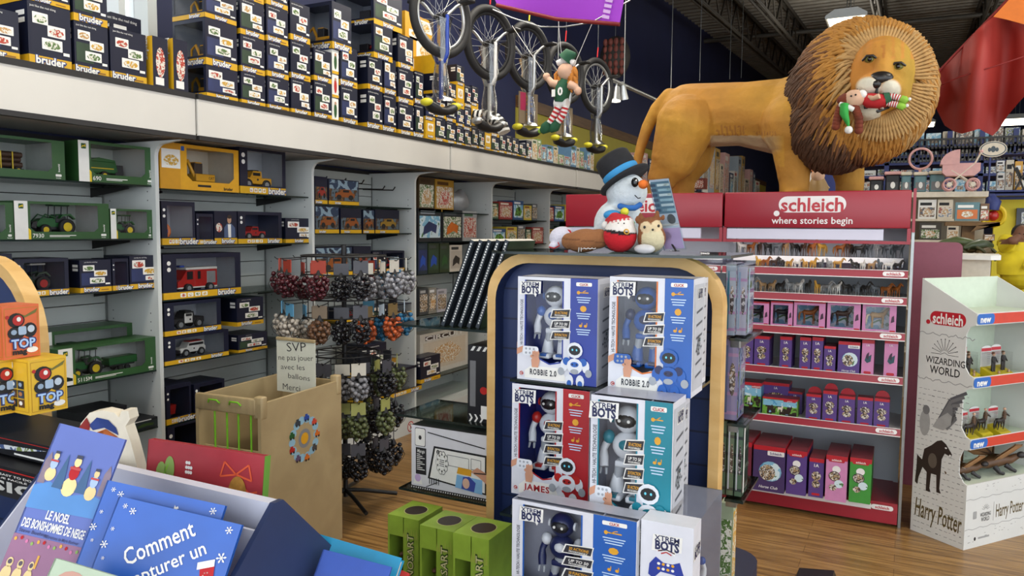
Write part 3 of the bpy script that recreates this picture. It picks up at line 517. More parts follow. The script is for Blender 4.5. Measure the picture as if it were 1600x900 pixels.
z = ZS[2][1]; prod(253, 306, 315, z, 'window', 'vehicle_box', 'navy window box with big orange round saw', group=g2, toyk=('blade', -.1, .66), v=1); prod(307, 334, 334, z, 'window', 'vehicle_box', 'low navy window box between the saw box and the figure box', group=g2, toyk=('suv', 0, .6))
prod(335, 371, 330, z, 'man', 'figure_box', 'small navy box picturing a man in a vest'); prod(372, 441, 331, z, 'window', 'vehicle_box', 'navy window box with red car beside the man picture box', group=g2, toyk=('redcar', .06, .5)); prod(446, 488, 341, z, 'closed', 'vehicle_box', 'small navy closed box at the end of the red car shelf', group=g2, v=8)
z = ZS[2][2]; prod(255, 377, 396, z, 'window', 'fire_engine_box', 'navy window box holding a large red fire engine', group=g2, toyk=('fire', .02, .72), v=1)
z = ZS[2][3]; za = z; 
prod(257, 358, 521, z, 'window', 'vehicle_box', 'navy window box with white police off-road car', group=g2, toyk=('suv', .06, .55), v=1); prod(372, 418, 521, z, 'closed', 'vehicle_box', 'navy closed box beside the white police off-road car', group=g2, v=9)
z2 = z+hx(300, 521, -3.47).z-z+.002; prod(257, 346, 470, z2, 'window', 'vehicle_box', 'navy window box with black pickup truck stacked on the off-road car box', group=g2, toyk=('pickup', .06, .55), v=1); prod(370, 412, 465, z2, 'closed', 'vehicle_box', 'navy closed box with a red picture stacked beside the black pickup box', group=g2, v=11)
z = ZS[2][4]; prod(260, 300, 600, z, 'window', 'vehicle_box', 'navy window box with a red bin below the police cars', group=g2, toyk=('red_bin', 0, .6)); prod(304, 352, 596, z, 'window', 'vehicle_box', 'dark navy box beside the red bin box, behind the wooden crate', group=g2, toyk=('machine', 0, .6))
z = .142; prod(264, 330, 650, z, 'window', 'vehicle_box', 'navy window box on the base board behind the wooden crate', group=g2, toyk=('red_bin', 0, .6), d=.3)
z = ZS[3][0]; prod(492, 512, 276, z, 'desert', 'vehicle_box', 'dark slim box at the near end of the top hook shelf', group=g2, v=1); prod(513, 561, 281, z, 'desert', 'vehicle_box', 'box with pale landscape picture on the top shelf behind the marble rack', group=g2, v=0)
z = ZS[3][1]
for a, b, t, lb, v in ((492, 530, 322, 'first', 0), (532, 565, 326, 'second', 3), (567, 585, 328, 'third', 6), (586, 624, 328, 'last', 5)): prod(a, b, t, z, 'desert', 'vehicle_box', f'small picture box with yellow foot, {lb} of the four on the second hook shelf', group=g2, v=v)
z = ZS[3][2]; prod(492, 551, 386, z, 'desert', 'vehicle_box', 'box with an orange buggy in the desert', group=g2, v=0); prod(552, 580, 385, z, 'desert', 'vehicle_box', 'navy box with a red car picture beside the desert buggy box', group=g2, v=1); prod(582, 597, 393, z, 'closed', 'vehicle_box', 'slim navy box between the red car picture and the last box of its shelf', group=g2, v=4); prod(598, 632, 392, z, 'window', 'vehicle_box', 'small navy window box at the shelf end above the blue marble net', group=g2, toyk=('machine', 0, .6))
z = ZS[3][3]; prod(540, 576, 480, z, 'window', 'vehicle_box', 'navy window box with white liner behind the marble nets', group=g2, v=1, toyk=('machine', 0, .6)); prod(578, 606, 478, z, 'closed', 'vehicle_box', 'navy closed box next to the red bucket box', group=g2, v=12); prod(607, 646, 475, z, 'window', 'vehicle_box', 'navy window box with a red bucket', group=g2, toyk=('red_bin', 0, .6))
z = ZS[3][4]
for a, b, t, st, lb, v, zz in ((575, 604, 537, 'closed', 'upper navy closed box of the tower at the bottom of the marble rack bay', 9, hx(590, 590, -3.47).z+.002), (575, 604, 590, 'closed', 'lower navy closed box of the tower at the bottom of the marble rack bay', 10, z), (606, 655, 556, 'cat', 'yellow box standing behind the blue car box', 0, z), ): prod(a, b, t, zz, st, 'vehicle_box', lb, group=g2, v=v, X=-3.62 if st == 'cat' else -3.47)
prod(604, 659, 575, z, 'window', 'vehicle_box', 'navy window box with a blue car low in the bay', group=g2, toyk=('redcar', -.2, .5), X=-3.44, d=.16)
z = ZS[4][0]; g4 = 'boxes in the race circuit bay'
prod(654, 679, 277, z, 'plain', 'dinosaur_box', 'box with green and cream creatures, first on the top shelf of the circuit bay', group=g4, toys=['#4a3a26', 'pic_green', '#3a2a1a', 'pic_tan']); prod(680, 709, 281, z, 'plain', 'dinosaur_box', 'box with tan creatures and a gold side, second on the circuit bay\'s top shelf', group=g4, toys=['#a8802c', 'pic_tan', '#5a3a1a', 'pic_red'])
z = ZS[4][1]
for a, b, t, lb, c in ((653, 690, 326, 'box with a blue monster vehicle', ['#232428', 'pic_sky', '#808890', 'glow_blue']), (691, 722, 328, 'box with small green and orange vehicles', ['#1e2023', 'pic_green', '#454a4e', 'toy_orange']), (723, 745, 330, 'red and white printed box next to the upright', ['#9a9c9c', 'pic_red', '#3c5c40', 'pic_red'])): prod(a, b, t, z, 'plain', 'vehicle_box', lb+', second shelf of the circuit bay', group=g4, toys=c)
z = ZS[4][2]
for a, b, t, lb, c in ((653, 668, 380, 'blue', ['#1f2a36', 'glow_blue', '#303a44', 'toy_blue']), (669, 686, 380, 'green and blue', ['#25331f', 'glow_green', '#3b3f3c', 'toy_blue']), (687, 702, 381, 'green', ['#2b371f', 'glow_green', '#3b3f3c', 'jd_green']), (703, 722, 383, 'pale with black beetles', ['#b9b1a4', '#a89f93', '#2b2b2b', '#2c2723'])): prod(a, b, t, z, 'plain', 'figure_box', f'{lb} slim figure box on the third shelf of the circuit bay', group=g4, toys=c)
z = ZS[4][3]
for a, b, t, lb, c in ((655, 669, 451, 'first', ['#3a3d40', 'pic_toy', '#a0a0a0', 'pic_toy']), (670, 682, 450, 'second', ['#7d7a72', 'pic_toy', '#d0d0d0', 'pic_tan']), (683, 698, 452, 'third', ['#a7a4ac', 'pic_toy', '#77757c', 'pic_toy'])): prod(a, b, t, z, 'plain', 'puzzle_pack', f'small grey puzzle pack, {lb} on the fourth shelf of the circuit bay', group=g4, toys=c)
z = ZS[4][4]; r = prod(656, 731, 516, z, 'plain', 'race_track_box', 'large white and brown race circuit box with round car pictures', toys=['#cfc8bb', '#c9bca8', '#3a2b25', 'pic_tan'], text='CIRCUIT', X=-3.56, d=.14)
prod(657, 688, 556, z, 'closed', 'vehicle_box', 'navy closed box standing in front of the circuit box', group=g4, v=5, X=-3.42, d=.12)
bay3 = [o for o in S.objects if o.name.startswith('shelving_bay')][3]
for y_, z_ in ((4.1, 1.93), (4.3, 1.93), (4.5, 1.93), (4.75, 1.90), (4.88, 1.90), (4.2, 1.45)): mb = wmb(bay3); mb.tube([(-3.85, y_, z_), (-3.56, y_, z_-.01), (-3.54, y_, z_+.015)], .005, 'black_trim', 5); mb.build('hook', bay3)
t = thing('foil_bag', 'crumpled silver foil bag on the top shelf of the circuit bay', 'bag', (-3.58, 5.88, ZS[4][0])); mb = MB(); mb.ball((0, 0, .10), (.07, .15, .10), 'toy_silver', 16, 10); mb.v = [(x*(1+.18*math.sin(37*y+23*z)), y*(1+.08*math.sin(29*z)), max(0, z*(1+.1*math.sin(41*y)))) for x, y, z in mb.v]; mb.build('bag', t)
for b, (pz) in ((5, ZS[5]), (6, ZS[6])):
    for si, z in enumerate(pz[:4]):
        y = UY[b]+.06; k = 0
        while y < UY[b+1]-.16:
            w = .13+.05*((k*7+si*3) % 4); c = [['#2c4f33', 'pic_green', '#d8d2b8', 'pic_yel'], ['#8f2f2a', 'pic_red', '#e0d8c8', 'pic_tan'], ['#2e4d7a', 'pic_sky', '#d8d8d8', 'pic_farm'], ['#c9b23a', 'pic_yel', '#7a3a2a', 'pic_green'], ['#555a60', 'pic_toy', '#c8c8c8', 'pic_toy']][(k+si*2+b) % 5]
            if y+w < UY[b+1]-.03: boxed(-3.48, y+w/2, z, w-.006, .15+.02*(k % 3), .18, 'plain', 'craft_box', f'{["green", "red", "blue", "yellow", "grey"][(k+si*2+b) % 5]} picture box, {ORD[k]} on the {ORD[si]} shelf of the {["bay behind the black books", "sixth bay"][b-5]}', 'toy box', 'picture boxes in the far bays', toys=c)
            y += w+.01; k += 1
# ================================================================ TOY BOXES PILED ON THE CANOPY
ZT = 2.264; XC = -3.25; gC = 'navy toy boxes piled on the canopy'
def stack(x0, x1, tops, where, v0, d=.24, X=XC, styles=None, side=False):
    """boxes standing one on another; tops: rows of the photograph, lowest box first"""
    xm = (x0+x1)/2; a = hx(x0, hxz(x0, X, ZT), X).y; b = hx(x1, hxz(x1, X, ZT), X).y; z = ZT; n = len(tops)
    for i, yt in enumerate(tops):
        zt = hx(xm, yt, X).z; h = zt-z
        tier = 'single box' if n == 1 else ('lowest' if i == 0 else ('topmost' if i == n-1 else ['', 'second', 'third', 'fourth'][i]+' up'))
        r = thing('vehicle_box', f'navy yellow-footed toy box, {tier} in {where}', 'toy box', (X-d/2, (a+b)/2, z), PI/2, gC)
        st = styles[i] if styles else 'closed'
        if st == 'closed': closed_carton(b-a-.004, h-.002, d, v0+i*3, side).build('carton', r)
        elif st == 'side': side_carton(b-a-.004, h-.002, d, v0+i*3, r)
        z = zt
def side_carton(w, h, d, v, r):
    """closed front, open window on the end that faces the viewer"""
    mb, f = window_carton(d, h, w, 'bruder_navy', '#8d929c', (.06, .2, .93, .92)); s = min(.15*h, .045); f.rect(0, 0, d, s, 'bruder_yellow'); bruder(f, d*.7, s*.55, s*.85, 2)
    mb2 = MB(); mb2.v = mb.v; R = Matrix.Rotation(-PI/2, 4, 'Z'); mb2.v = [tuple(R @ Vector(p)) for p in mb.v]; mb2.f, mb2.m, mb2.sm, mb2.slots = mb.f, mb.m, mb.sm, mb.slots
    mb2.box(-w/2, w/2, -d/2-.001, -d/2+.0, 0, h, 'bruder_navy', 'f'); f = mb2.face((-w/2, -d/2-.001, 0), (1, 0, 0), (0, 0, 1)); f.rect(0, 0, w, s, 'bruder_yellow'); bruder(f, w*.5, s*.6, s*.85, 2); cards(f, w, h, v); mb2.build('carton', r)
    o = toy(['machine', 'excavator', 'redcar'][v % 3], min(d*.75, h*1.1, w*1.6), r, (0, 0, h*.08), rot=-PI/2); mb = MB(); mb.quad((-w/2+.002, d*.44, h*.2), (-w/2+.002, -d*.43, h*.2), (-w/2+.002, -d*.43, h*.92), (-w/2+.002, d*.44, h*.92), 'clear_film'); mb.build('window_film', r)
wn = 'the {} stack from the left edge of the canopy'
big = [(-35, 32, [12], 1), (45, 113, [8, -45], 2), (117, 171, [38, -40], 3), (173, 230, [48], 5)]
for i, (a, b, t, v) in enumerate(big): stack(a, b, t, f'the {ORD[i]} pile before the wall window', v, .3, styles=['closed', 'side'][:len(t)] if i == 9 else None)
stack(176, 224, [25], 'the back row just under the wall window', 8, .18, X=-3.58)
for i, (a, b, t) in enumerate(((231, 251, 57), (263, 283, 61))):
    y0 = hx(a, hxz(a, XC, ZT), XC).y; y1 = hx(b, hxz(b, XC, ZT), XC).y; h = hx((a+b)/2, t, XC).z-ZT
    r = thing('vehicle_box', f'slim dark box with broad yellow side, {["first", "second"][i]} of the upright pair below the wall window', 'toy box', (XC-.1, (y0+y1)/2+.03, ZT), PI/2, gC); w = .085; d = .22
    mb = MB(); mb.box(-w/2, w/2, -d/2, d/2, 0, h, 'bruder_navy', 'frbdu'); mb.box(-w/2, w/2, -d/2, d/2, 0, h, 'bruder_yellow', 'l'); f = mb.face((-w/2, d/2, 0), (0, -1, 0), (0, 0, 1)); f.rect(d*.08, h*.4, d*.62, h*.97, 'bruder_navy', 1); f.ell(d*.35, h*.5, d*.2, h*.07, 'pic_tan', 2); f.text('bruder', d*.82, h*.78, .03, 'print_white', 2, rot=-PI/2, bold=.03)
    f = mb.face((-w/2, -d/2, 0), (1, 0, 0), (0, 0, 1)); f.ell(w*.5, h*.5, w*.3, h*.3, 'pic_red', 1); f.rect(w*.15, h*.05, w*.7, h*.2, 'print_white', 2); mb.build('carton', r)
P = [(322, 372, [106, 34, -14], 4, ['side', 'side', 'side']), (377, 415, [115, 58, 2, -48], 6, None), (418, 452, [122, 68, 12, -40], 7, None), (455, 486, [125, 66, 6], 8, None), (491, 519, [128, 78], 9, None), (533, 559, [136, 74], 10, None), (575, 598, [141, 90], 11, None), (600, 619, [148, 92], 13, None), (622, 646, [162, 108, 56], 14, None), (649, 662, [163, 112], 15, None)]
for i, (a, b, t, v, st) in enumerate(P): stack(a, b, t, f'the {ORD[i]} pile past the wall window', v, .24, styles=st)
def loose(x0, x1, yt, yb, st, label, v, X=XC, d=.24):
    a = hx(x0, yb, X); b = hx(x1, yb, X); h = hx((x0+x1)/2, yt, X).z-a.z; r = thing('vehicle_box', label, 'toy box', (X-d/2, (a.y+b.y)/2, a.z+.004), PI/2, gC); w = b.y-a.y
    if st == 'side': side_carton(w, h, d, v, r)
    elif st == 'yellow': mb = MB(); mb.box(-w/2, w/2, -d/2, d/2, 0, h, 'cat_yellow'); f = mb.face((-w/2, -d/2, 0), (1, 0, 0), (0, 0, 1)); f.rr(w*.2, h*.45, w*.75, h*.9, .01, 'print_white', 1); f.ell(w*.5, h*.66, w*.2, h*.18, 'pic_yel', 2); f.rr(w*.1, h*.1, w*.5, h*.38, .01, 'print_white', 1); f.ell(w*.3, h*.24, w*.14, h*.1, 'pic_yel', 2); f.rect(w*.6, h*.12, w*.95, h*.25, 'print_black', 2); mb.build('carton', r)
    else: closed_carton(w, h, d, v).build('carton', r)
loose(519, 549, 8, 76, 'side', 'large navy box with excavator side window, topmost over the fifth pile', 7, d=.3)
loose(584, 613, 38, 90, 'side', 'navy box with side window on the seventh pile past the window', 3, d=.28)
loose(584, 628, -8, 37, 'side', 'largest navy side window box high against the blue wall', 9, d=.34)
for k, (t, b) in enumerate(((78, 114), (117, 151), (154, 190))):
    a = hx(521, b, XC); e = hx(531, b, XC); h = hx(526, t, XC).z-a.z; r = thing('figure_pack', f'slim white picture pack, {["top", "middle", "bottom"][k]} of the column between two navy piles', 'toy box', (XC-.06, (a.y+e.y)/2, a.z), PI/2, 'slim picture packs between the navy piles'); w = e.y-a.y; mb = MB(); mb.box(-w/2, w/2, -.05, .05, 0, h, 'print_white'); f = mb.face((-w/2, -.05, 0), (1, 0, 0), (0, 0, 1)); f.rect(0, 0, w, h*.12, 'bruder_yellow'); f.ell(w*.5, h*.5, w*.22, h*.32, ['jd_green', 'toy_red', 'jd_green'][k], 2); f.ell(w*.5, h*.8, w*.16, h*.07, '#b98d6e', 3); mb.build('carton', r)
loose(640, 690, 64, 112, 'yellow', 'lower big yellow box behind the first unicycle wheel', 0, X=-3.45, d=.3); loose(633, 688, 29, 58, 'yellow', 'upper big yellow box against the blue wall behind the first unicycle', 0, X=-3.45, d=.3)
# smaller boxes beyond, behind the unicycles
r_ = random.Random(5); y = hx(665, 216, XC).y; i = 0; yend = hx(822, 246, XC).y
while y < yend:
    w = .10+.05*r_.random(); n = [2, 4, 3, 4, 3, 3, 2, 2, 2][min(8, i)] if i < 9 else 1; z = ZT
    for k in range(n):
        h = (.13, .17, .16, .15)[(i+k) % 4]+.02*r_.random(); yel = (i*5+k*3) % 7 == 0
        r = thing('vehicle_box', f'small {"yellow" if yel else "navy"} toy box, {ORD[k]} up in the {ORD[i]} pile behind the unicycles', 'toy box', (XC-.1, y+w/2, z), PI/2, 'small boxes behind the hanging unicycles')
        if yel: mb = MB(); mb.box(-w/2+.002, w/2-.002, -.1, .1, 0, h-.002, 'bruder_yellow'); f = mb.face((-w/2, -.1, 0), (1, 0, 0), (0, 0, 1)); f.rect(w*.2, h*.45, w*.8, h*.85, 'print_white', 1); f.ell(w*.5, h*.65, w*.22, h*.14, 'pic_yel', 2); bruder(f, w*.5, h*.2, h*.12, 2)
        else: mb = closed_carton(w-.004, h-.002, .2, i*3+k)
        mb.build('carton', r); z += h
    y += w+.004; i += 1
y = yend+.03; i = 0
while y < 8.3:
    w = .09+.09*r_.random(); h = .10+.16*r_.random(); c = [['#5d7f9c', 'pic_sky', 'jd_green', 'pic_red'], ['#c9c3b0', 'pic_yel', 'jd_green', 'pic_tan'], ['#7d9a5c', 'pic_green', '#d8d8d0', 'pic_red'], ['#a9aeb4', 'pic_toy', '#b04a3a', 'pic_sky']][i % 4]
    boxed(XC, y+w/2, ZT, w-.006, h, .16, 'plain', 'playset_box', f'small bright playset box, {ORD[i]} along the canopy past the navy boxes', 'toy box', 'bright playset boxes on the canopy', toys=c); y += w; i += 1
# ================================================================ BIRCH-EDGED DISPLAY WITH ROBOT BOXES
mat('navy_lam', '#23335f', .45, var=.05, scale=5); mat('navy_dark', '#18213c', .5, var=.05); mat('carton_white', '#d3d4dc', .35, var=.03); mat('bot_blue', '#1d57a8', .35, var=.1, scale=8); mat('bot_teal', '#0f7a8c', .35, var=.1, scale=8); mat('bot_red', '#a81f26', .35, var=.08, scale=8); mat('bot_deep', '#22378f', .35, var=.15, scale=8); mat('silver_card', '#a7aab8', .3, .2, var=.05); mat('skin_print', '#c58f73', .5); mat('gold_print', '#d69c2a', .4); mat('robot_white', '#d9dce2', .3, var=.02); mat('robot_grey', '#9a9fa6', .35); mat('robot_navy', '#1b2350', .35)
YG = 2.2; GX0, GX1, GZ = -1.226, -.462, 1.522
def arch(x0, x1, z1, R, z0=0, n=8):
    return [(x0, z0), (x1, z0)]+[(x1-R+R*math.cos(t), z1-R+R*math.sin(t)) for t in [PI/2*k/n for k in range(n+1)]]+[(x0+R+R*math.cos(t), z1-R+R*math.sin(t)) for t in [PI/2+PI/2*k/n for k in range(n+1)]]
def arch_display(name, label, x0, x1, y0, depth, z1, R, th, loc, rotz=0, back='navy_lam'):
    """slatwall unit whose birch-edged sides and top form one rounded arch; local x across, -y the front"""
    r = thing(name, label, 'display stand', loc, rotz)
    out = arch(x0, x1, z1, R); inn = arch(x0+th, x1-th, z1-th, R-th*.6)
    o2 = out[2:]; i2 = inn[2:]; o2 = [out[1]]+o2+[out[0]]; i2 = [inn[1]]+i2+[inn[0]]; n = len(o2); vs = []
    for (yy) in (y0, y0+depth):
        vs += [(p[0], yy, p[1]) for p in o2]+[(p[0], yy, p[1]) for p in i2]
    fs = [(k, n+k, n+k+1, k+1) for k in range(n-1)]; mb = MB(); mb.add(vs, fs, 'birch_edge'); mb.add(vs, [(2*n+k, 2*n+k+1, 3*n+k+1, 3*n+k) for k in range(n-1)], 'birch_edge'); mb.build('birch_edge_band', r)
    mb = MB(); mb.add(vs, [(k, k+1, 2*n+k+1, 2*n+k) for k in range(n-1)], 'birch_edge'); mb.add(vs, [(n+k, 3*n+k, 3*n+k+1, n+k+1) for k in range(n-1)], back); mb.build('arched_shell', r)
    mb = MB(); mb.add([(p[0], y0+depth*.93, p[1]) for p in inn], [tuple(range(len(inn)))], back)
    z = .2
    while z < z1-.12: mb.box(x0+th, x1-th, y0+depth*.90, y0+depth*.92, z, z+.006, 'navy_dark', 'f'); z += .1
    mb.build('slat_back', r); return r
G = arch_display('arched_display', 'birch edged navy display stand full of boxed robots, in the middle foreground', GX0, GX1, YG, .06, GZ, .14, .03, (0, 0, 0)); 
def reroot(r, loc):
    r.location = loc
    for c in r.children: c.location = (-loc[0], -loc[1], -loc[2])
reroot(G, (-.84, 2.2, 0))
mb = wmb(G); pts = [(GX0-.02+.1*(1-math.cos(t)), 0) for t in (0,)]; R = .12; x0, x1, y0, y1 = GX0-.03, -.44, 1.66, 2.92
rp = [(x1-R+R*math.cos(t), y0+R-R*math.sin(t)) for t in [PI/2*k/6 for k in range(7)]][::-1]; mb.prism([(x0, y0)]+rp+[(x1-R+R*math.cos(t), y1-R+R*math.sin(t)) for t in [PI/2*k/6 for k in range(7)]]+[(x0, y1)], 'z', .02, .40, 'navy_dark'); mb.build('base_plinth', G)
def gshelf(z, yf=1.80, x0=GX0+.03, x1=GX1-.03, yb=2.255, r=None, nm='glass_shelf', cut=.05):
    s = wmb(r or G); s.prism([(x0, yb), (x0, yf), (x1-cut, yf), (x1, yf+cut), (x1, yb)], 'z', z-.008, z, 'shelf_glass', 'glass_edge'); o = s.build(nm, r or G)
    for x in (x0+.05, x1-.09): s = wmb(r or G); s.box(x, x+.02, yf+.10, yb, z-.024, z-.0085, 'steel'); s.cyl((x+.01, yf+.1, z-.016), (x+.01, yf+.085, z-.016), .012, k='steel', n=8); s.build('shelf_arm', o)
gshelf(1.172, 1.93, -1.0); gshelf(.838, 1.78, -.95, -.56); gshelf(.621, 1.66, -.90)
mb = wmb(G); mb.prism([(-1.12, 2.10), (-.52, 2.10), (-.44, 2.18), (-.44, 2.52), (-1.2, 2.52), (-1.2, 2.18)], 'z', GZ+.001, GZ+.009, 'shelf_glass', 'glass_edge'); mb.build('top_glass', G)
# -- a toy robot (body with head, arms, legs)
def robot(root, h, c, acc, dark='robot_grey', at=(0, 0, 0), visor='print_black'):
    mb = MB(); mb.T = Matrix.Translation(at); s = h
    B = lambda x, y, z, rx, ry, rz, k: mb.ball((x*s, y*s, z*s), (rx*s, ry*s, rz*s), k, 14, 9)
    B(0, 0, .56, .17, .11, .15, c); B(0, -.05, .58, .09, .08, .07, acc); B(0, 0, .40, .10, .08, .07, dark); mb.bbox(-.12*s, .12*s, -.08*s, .08*s, .34*s, .41*s, c, .02*s, 2)
    B(0, -.01, .84, .15, .13, .145, c); B(0, -.08, .84, .115, .07, .085, visor)
    for e in (-1, 1):
        mb.cyl((e*.05*s, -.148*s, .85*s), (e*.05*s, -.158*s, .85*s), .017*s, k='print_white', n=8); mb.cyl((e*.15*s, 0, .84*s), (e*.175*s, 0, .84*s), .05*s, k=acc, n=10)
        B(e*.21, 0, .63, .065, .07, .075, acc); mb.tube([(e*.22*s, 0, .60*s), (e*.26*s, -.01*s, .50*s), (e*.25*s, -.04*s, .42*s), (e*.23*s, -.08*s, .33*s)], [.045*s, .04*s, .055*s, .05*s], c, 8)
        for q in (-1, 1): mb.tube([(e*.23*s+q*.03*s, -.09*s, .32*s), (e*.225*s+q*.035*s, -.12*s, .26*s)], [.02*s, .012*s], dark, 6)
        mb.tube([(e*.08*s, 0, .36*s), (e*.10*s, -.01*s, .22*s)], [.06*s, .05*s], dark, 8); mb.tube([(e*.10*s, 0, .25*s), (e*.11*s, 0, .14*s), (e*.115*s, 0, .06*s)], [.055*s, .075*s, .085*s], c, 10); mb.bbox((e*.115-.09)*s, (e*.115+.09)*s, -.15*s, .10*s, 0, .07*s, c, .02*s, 2); mb.bbox((e*.115-.05)*s, (e*.115+.05)*s, -.155*s, -.05*s, .03*s, .075*s, acc, .01*s, 1)
    return mb.build('toy_robot', root)
def printed_robot(f, cx, z, h, c, acc, l=4):
    E = lambda x, y, rx, ry, k, ll=0: f.ell(cx+x*h, z+y*h, rx*h, ry*h, k, l+ll, 12)
    for e in (-1, 1):
        E(e*.26, .42, .09, .14, c); E(e*.33, .28, .08, .09, 'robot_grey', 1); E(e*.13, .08, .10, .15, c); E(e*.13, .02, .06, .08, acc, 1); E(e*.2, .52, .09, .09, acc, 1)
    E(0, .42, .19, .18, c, 2); E(0, .30, .10, .06, 'robot_grey', 3); E(0, .46, .10, .06, acc, 3); E(-.05, .46, .02, .02, 'print_black', 4); E(.05, .46, .02, .02, 'print_black', 4)
    E(0, .78, .19, .18, c, 3); E(0, .78, .14, .11, 'print_black', 4); E(-.05, .79, .02, .025, '#6ad0e8', 5); E(.05, .79, .02, .025, '#6ad0e8', 5)
def logo(f, x, y, h, l=4):
    """three-line block emblem"""
    f.poly([(x-h*1.05, y-h*.62), (x+h*.4, y-h*.55), (x+h*.55, y-h*.8), (x+h*.7, y-h*.5), (x+h*1.05, y-h*.48), (x+h*1.1, y+h*.60), (x-h*.95, y+h*.55)], 'print_white', l); f.text('XTREM', x+h*.02, y+h*.34, h*.38, '#20264f', l+1, bold=.02, fit=h*1.75); f.text('BOTS', x+h*.05, y-h*.16, h*.62, '#20264f', l+1, bold=.045, fit=h*1.7)
def bot_box(x0, x1, yt, yb, Y, z, d, side, acc, nm, label, rc='robot_white', racc='robot_grey', rot=0, text_col='#2a2d36', trim=None, window=True, extra=None):
    a = hy(x0, yb, Y); b = hy(x1, yb, Y); w = b.x-a.x; h = hy((x0+x1)/2, yt, Y).z-z; dz = z
    r = thing('robot_box', label, 'toy box', ((a.x+b.x)/2, Y+d/2, dz), rot, 'boxed toy robots on the arched display')
    mb = MB(); s0 = w*.67; f = mb.face((-w/2, -d/2, 0), (1, 0, 0), (0, 0, 1)); W0 = 'carton_white'
    mb.box(-w/2, w/2, -d/2, d/2, 0, h, W0, 'lrbd'); mb.box(-w/2, w/2, -d/2+.02, d/2, 0, h, 'silver_card', 'u'); ip = 'bot_deep' if side == 'bot_deep' else ('silver_card' if side != 'bot_red' else 'bot_deep')
    mb.quad((-w/2+.002, d/2-.004, 0), (w/2-.002, d/2-.004, 0), (w/2-.002, d/2-.004, h), (-w/2+.002, d/2-.004, h), ip)
    mb.quad((-w/2+.002, -d/2, 0), (-w/2+.002, d/2, 0), (-w/2+.002, d/2, h), (-w/2+.002, -d/2, h), ip); mb.quad((w*.24, d/2, 0), (w*.24, -d/2, 0), (w*.24, -d/2, h), (w*.24, d/2, h), ip); mb.box(-w/2+.002, w/2-.002, -d/2, d/2-.004, h-.006, h-.004, ip, 'd')
    # front: left strip, bottom panel with slanted corner, right strip, colour panel
    f.poly([(0, 0), (w*.1, 0), (w*.1, h), (0, h)], W0, 0); f.poly([(w*.1, 0), (w, 0), (w, h*.2), (w*.52, h*.2), (w*.42, h*.17), (w*.33, h*.2), (w*.1, h*.30)], W0, 0); f.poly([(w*.58, h*.2), (w, h*.2), (w, h), (w*.58, h)], W0, 0); f.rect(w*.1, h*.97, w*.58, h, W0, 0)
    t = trim or side
    f.line([(w*.10, h*.97), (w*.10, h*.30), (w*.33, h*.2), (w*.42, h*.17), (w*.58, h*.2), (w*.58, h*.97)], .004, t, 1); f.rect(s0, h*.0, w, h, side, 1)
    f.poly([(w*.1, h*.09), (w*.18, h*.14), (w*.55, h*.14), (w*.62, h*.06), (w*.62, h*.02), (w*.1, h*.02)], 'print_white', 1); f.text(nm, w*.34, h*.085, h*.055, text_col, 2, bold=.03, fit=w*.34, space=1.15); f.ell(w*.06, h*.06, w*.025, w*.025, 'bot_red', 2); f.text('C', w*.06, h*.06, w*.03, 'print_white', 3, bold=.03)
    f.text('HI-TECH / HAUTE TECHNOLOGIE', w*.055, h*.56, h*.03, '#2b2d3a', 2, rot=PI/2, fit=h*.44)
    logo(f, w*.165, h*.895, h*.108, 6)
    for i in range(4 if nm != 'ROBBIE 2.0' else 3):
        y = h*(.66-.105*i); f.poly([(w*.42, y-h*.042), (w*.66, y-h*.03), (w*.68, y+h*.055), (w*.45, y+h*.04)], 'print_white', 2); f.poly([(w*.435, y-h*.033), (w*.655, y-h*.022), (w*.67, y+h*.046), (w*.46, y+h*.032)], '#24242c', 3); f.text(['20 ACTIONS', 'UP TO 50', '20 FUNCTION', '50 ACTIONS'][i], w*.56, y+h*.012, h*.024, 'gold_print' if i != 1 else 'print_white', 4, bold=.02, fit=w*.16, shear=.2); f.text('PROGRAMMABLE', w*.555, y-h*.014, h*.016, 'print_white', 4, fit=w*.15, shear=.2)
    f.rr(w*.74, h*.93, w*.93, h*.965, .003, 'print_white', 2); f.text('CLICK', w*.835, h*.947, h*.022, 'bot_red', 3, bold=.03)
    for i in range(3):
        y = h*(.87-.15*i); q = w*.83
        if i == 0: f.line([(q-w*.06, y), (q+w*.06, y)], .003, 'gold_print', 2); f.ell(q-w*.06, y, .005, .005, 'gold_print', 3); f.line([(q-w*.02, y), (q+.005, y+h*.02), (q+w*.03, y+h*.02)], .002, 'gold_print', 2)
        elif i == 1: f.ell(q, y, w*.04, h*.03, 'gold_print', 2, 8)
        else:
            for e in (-1, 1): f.ell(q+e*w*.03, y-h*.01, .005, .004, 'gold_print', 2, 8); f.line([(q+e*w*.03+.004, y-h*.01), (q+e*w*.03+.004, y+h*.02)], .002, 'gold_print', 2)
        for k in (0, 1, 2): f.rect(w*(.745+.01*k), y-h*(.05+.022*k), w*(.92-.012*k), y-h*(.041+.022*k), '#b9cfe6', 2)
    # printed robot at the lower right and the hand with a remote at the lower left
    printed_robot(f, w*.74, h*.0, h*.42, rc, racc, 5)
    f.rr(w*.07, h*.24, w*.28, h*.33, .008, rc if rc != 'robot_navy' else 'bot_blue', 3)
    for i in range(3):
        for j in range(2): f.ell(w*(.12+.05*i), h*(.265+.04*j), .0035, .0035, 'robot_grey', 4, 8)
    f.poly([(w*.20, h*.13), (w*.28, h*.13), (w*.30, h*.20), (w*.28, h*.25), (w*.22, h*.25), (w*.19, h*.20)], 'skin_print', 5); [f.ell(w*(.215+.022*k), h*(.262+.006*(k % 2)), w*.013, h*.028, 'skin_print', 6, 8) for k in range(4)]; f.ell(w*.20, h*.235, w*.022, h*.016, 'skin_print', 6, 8); f.poly([(0, h*.3), (w*.08, h*.33), (w*.07, h*.27), (0, h*.24)], 'skin_print', 4)
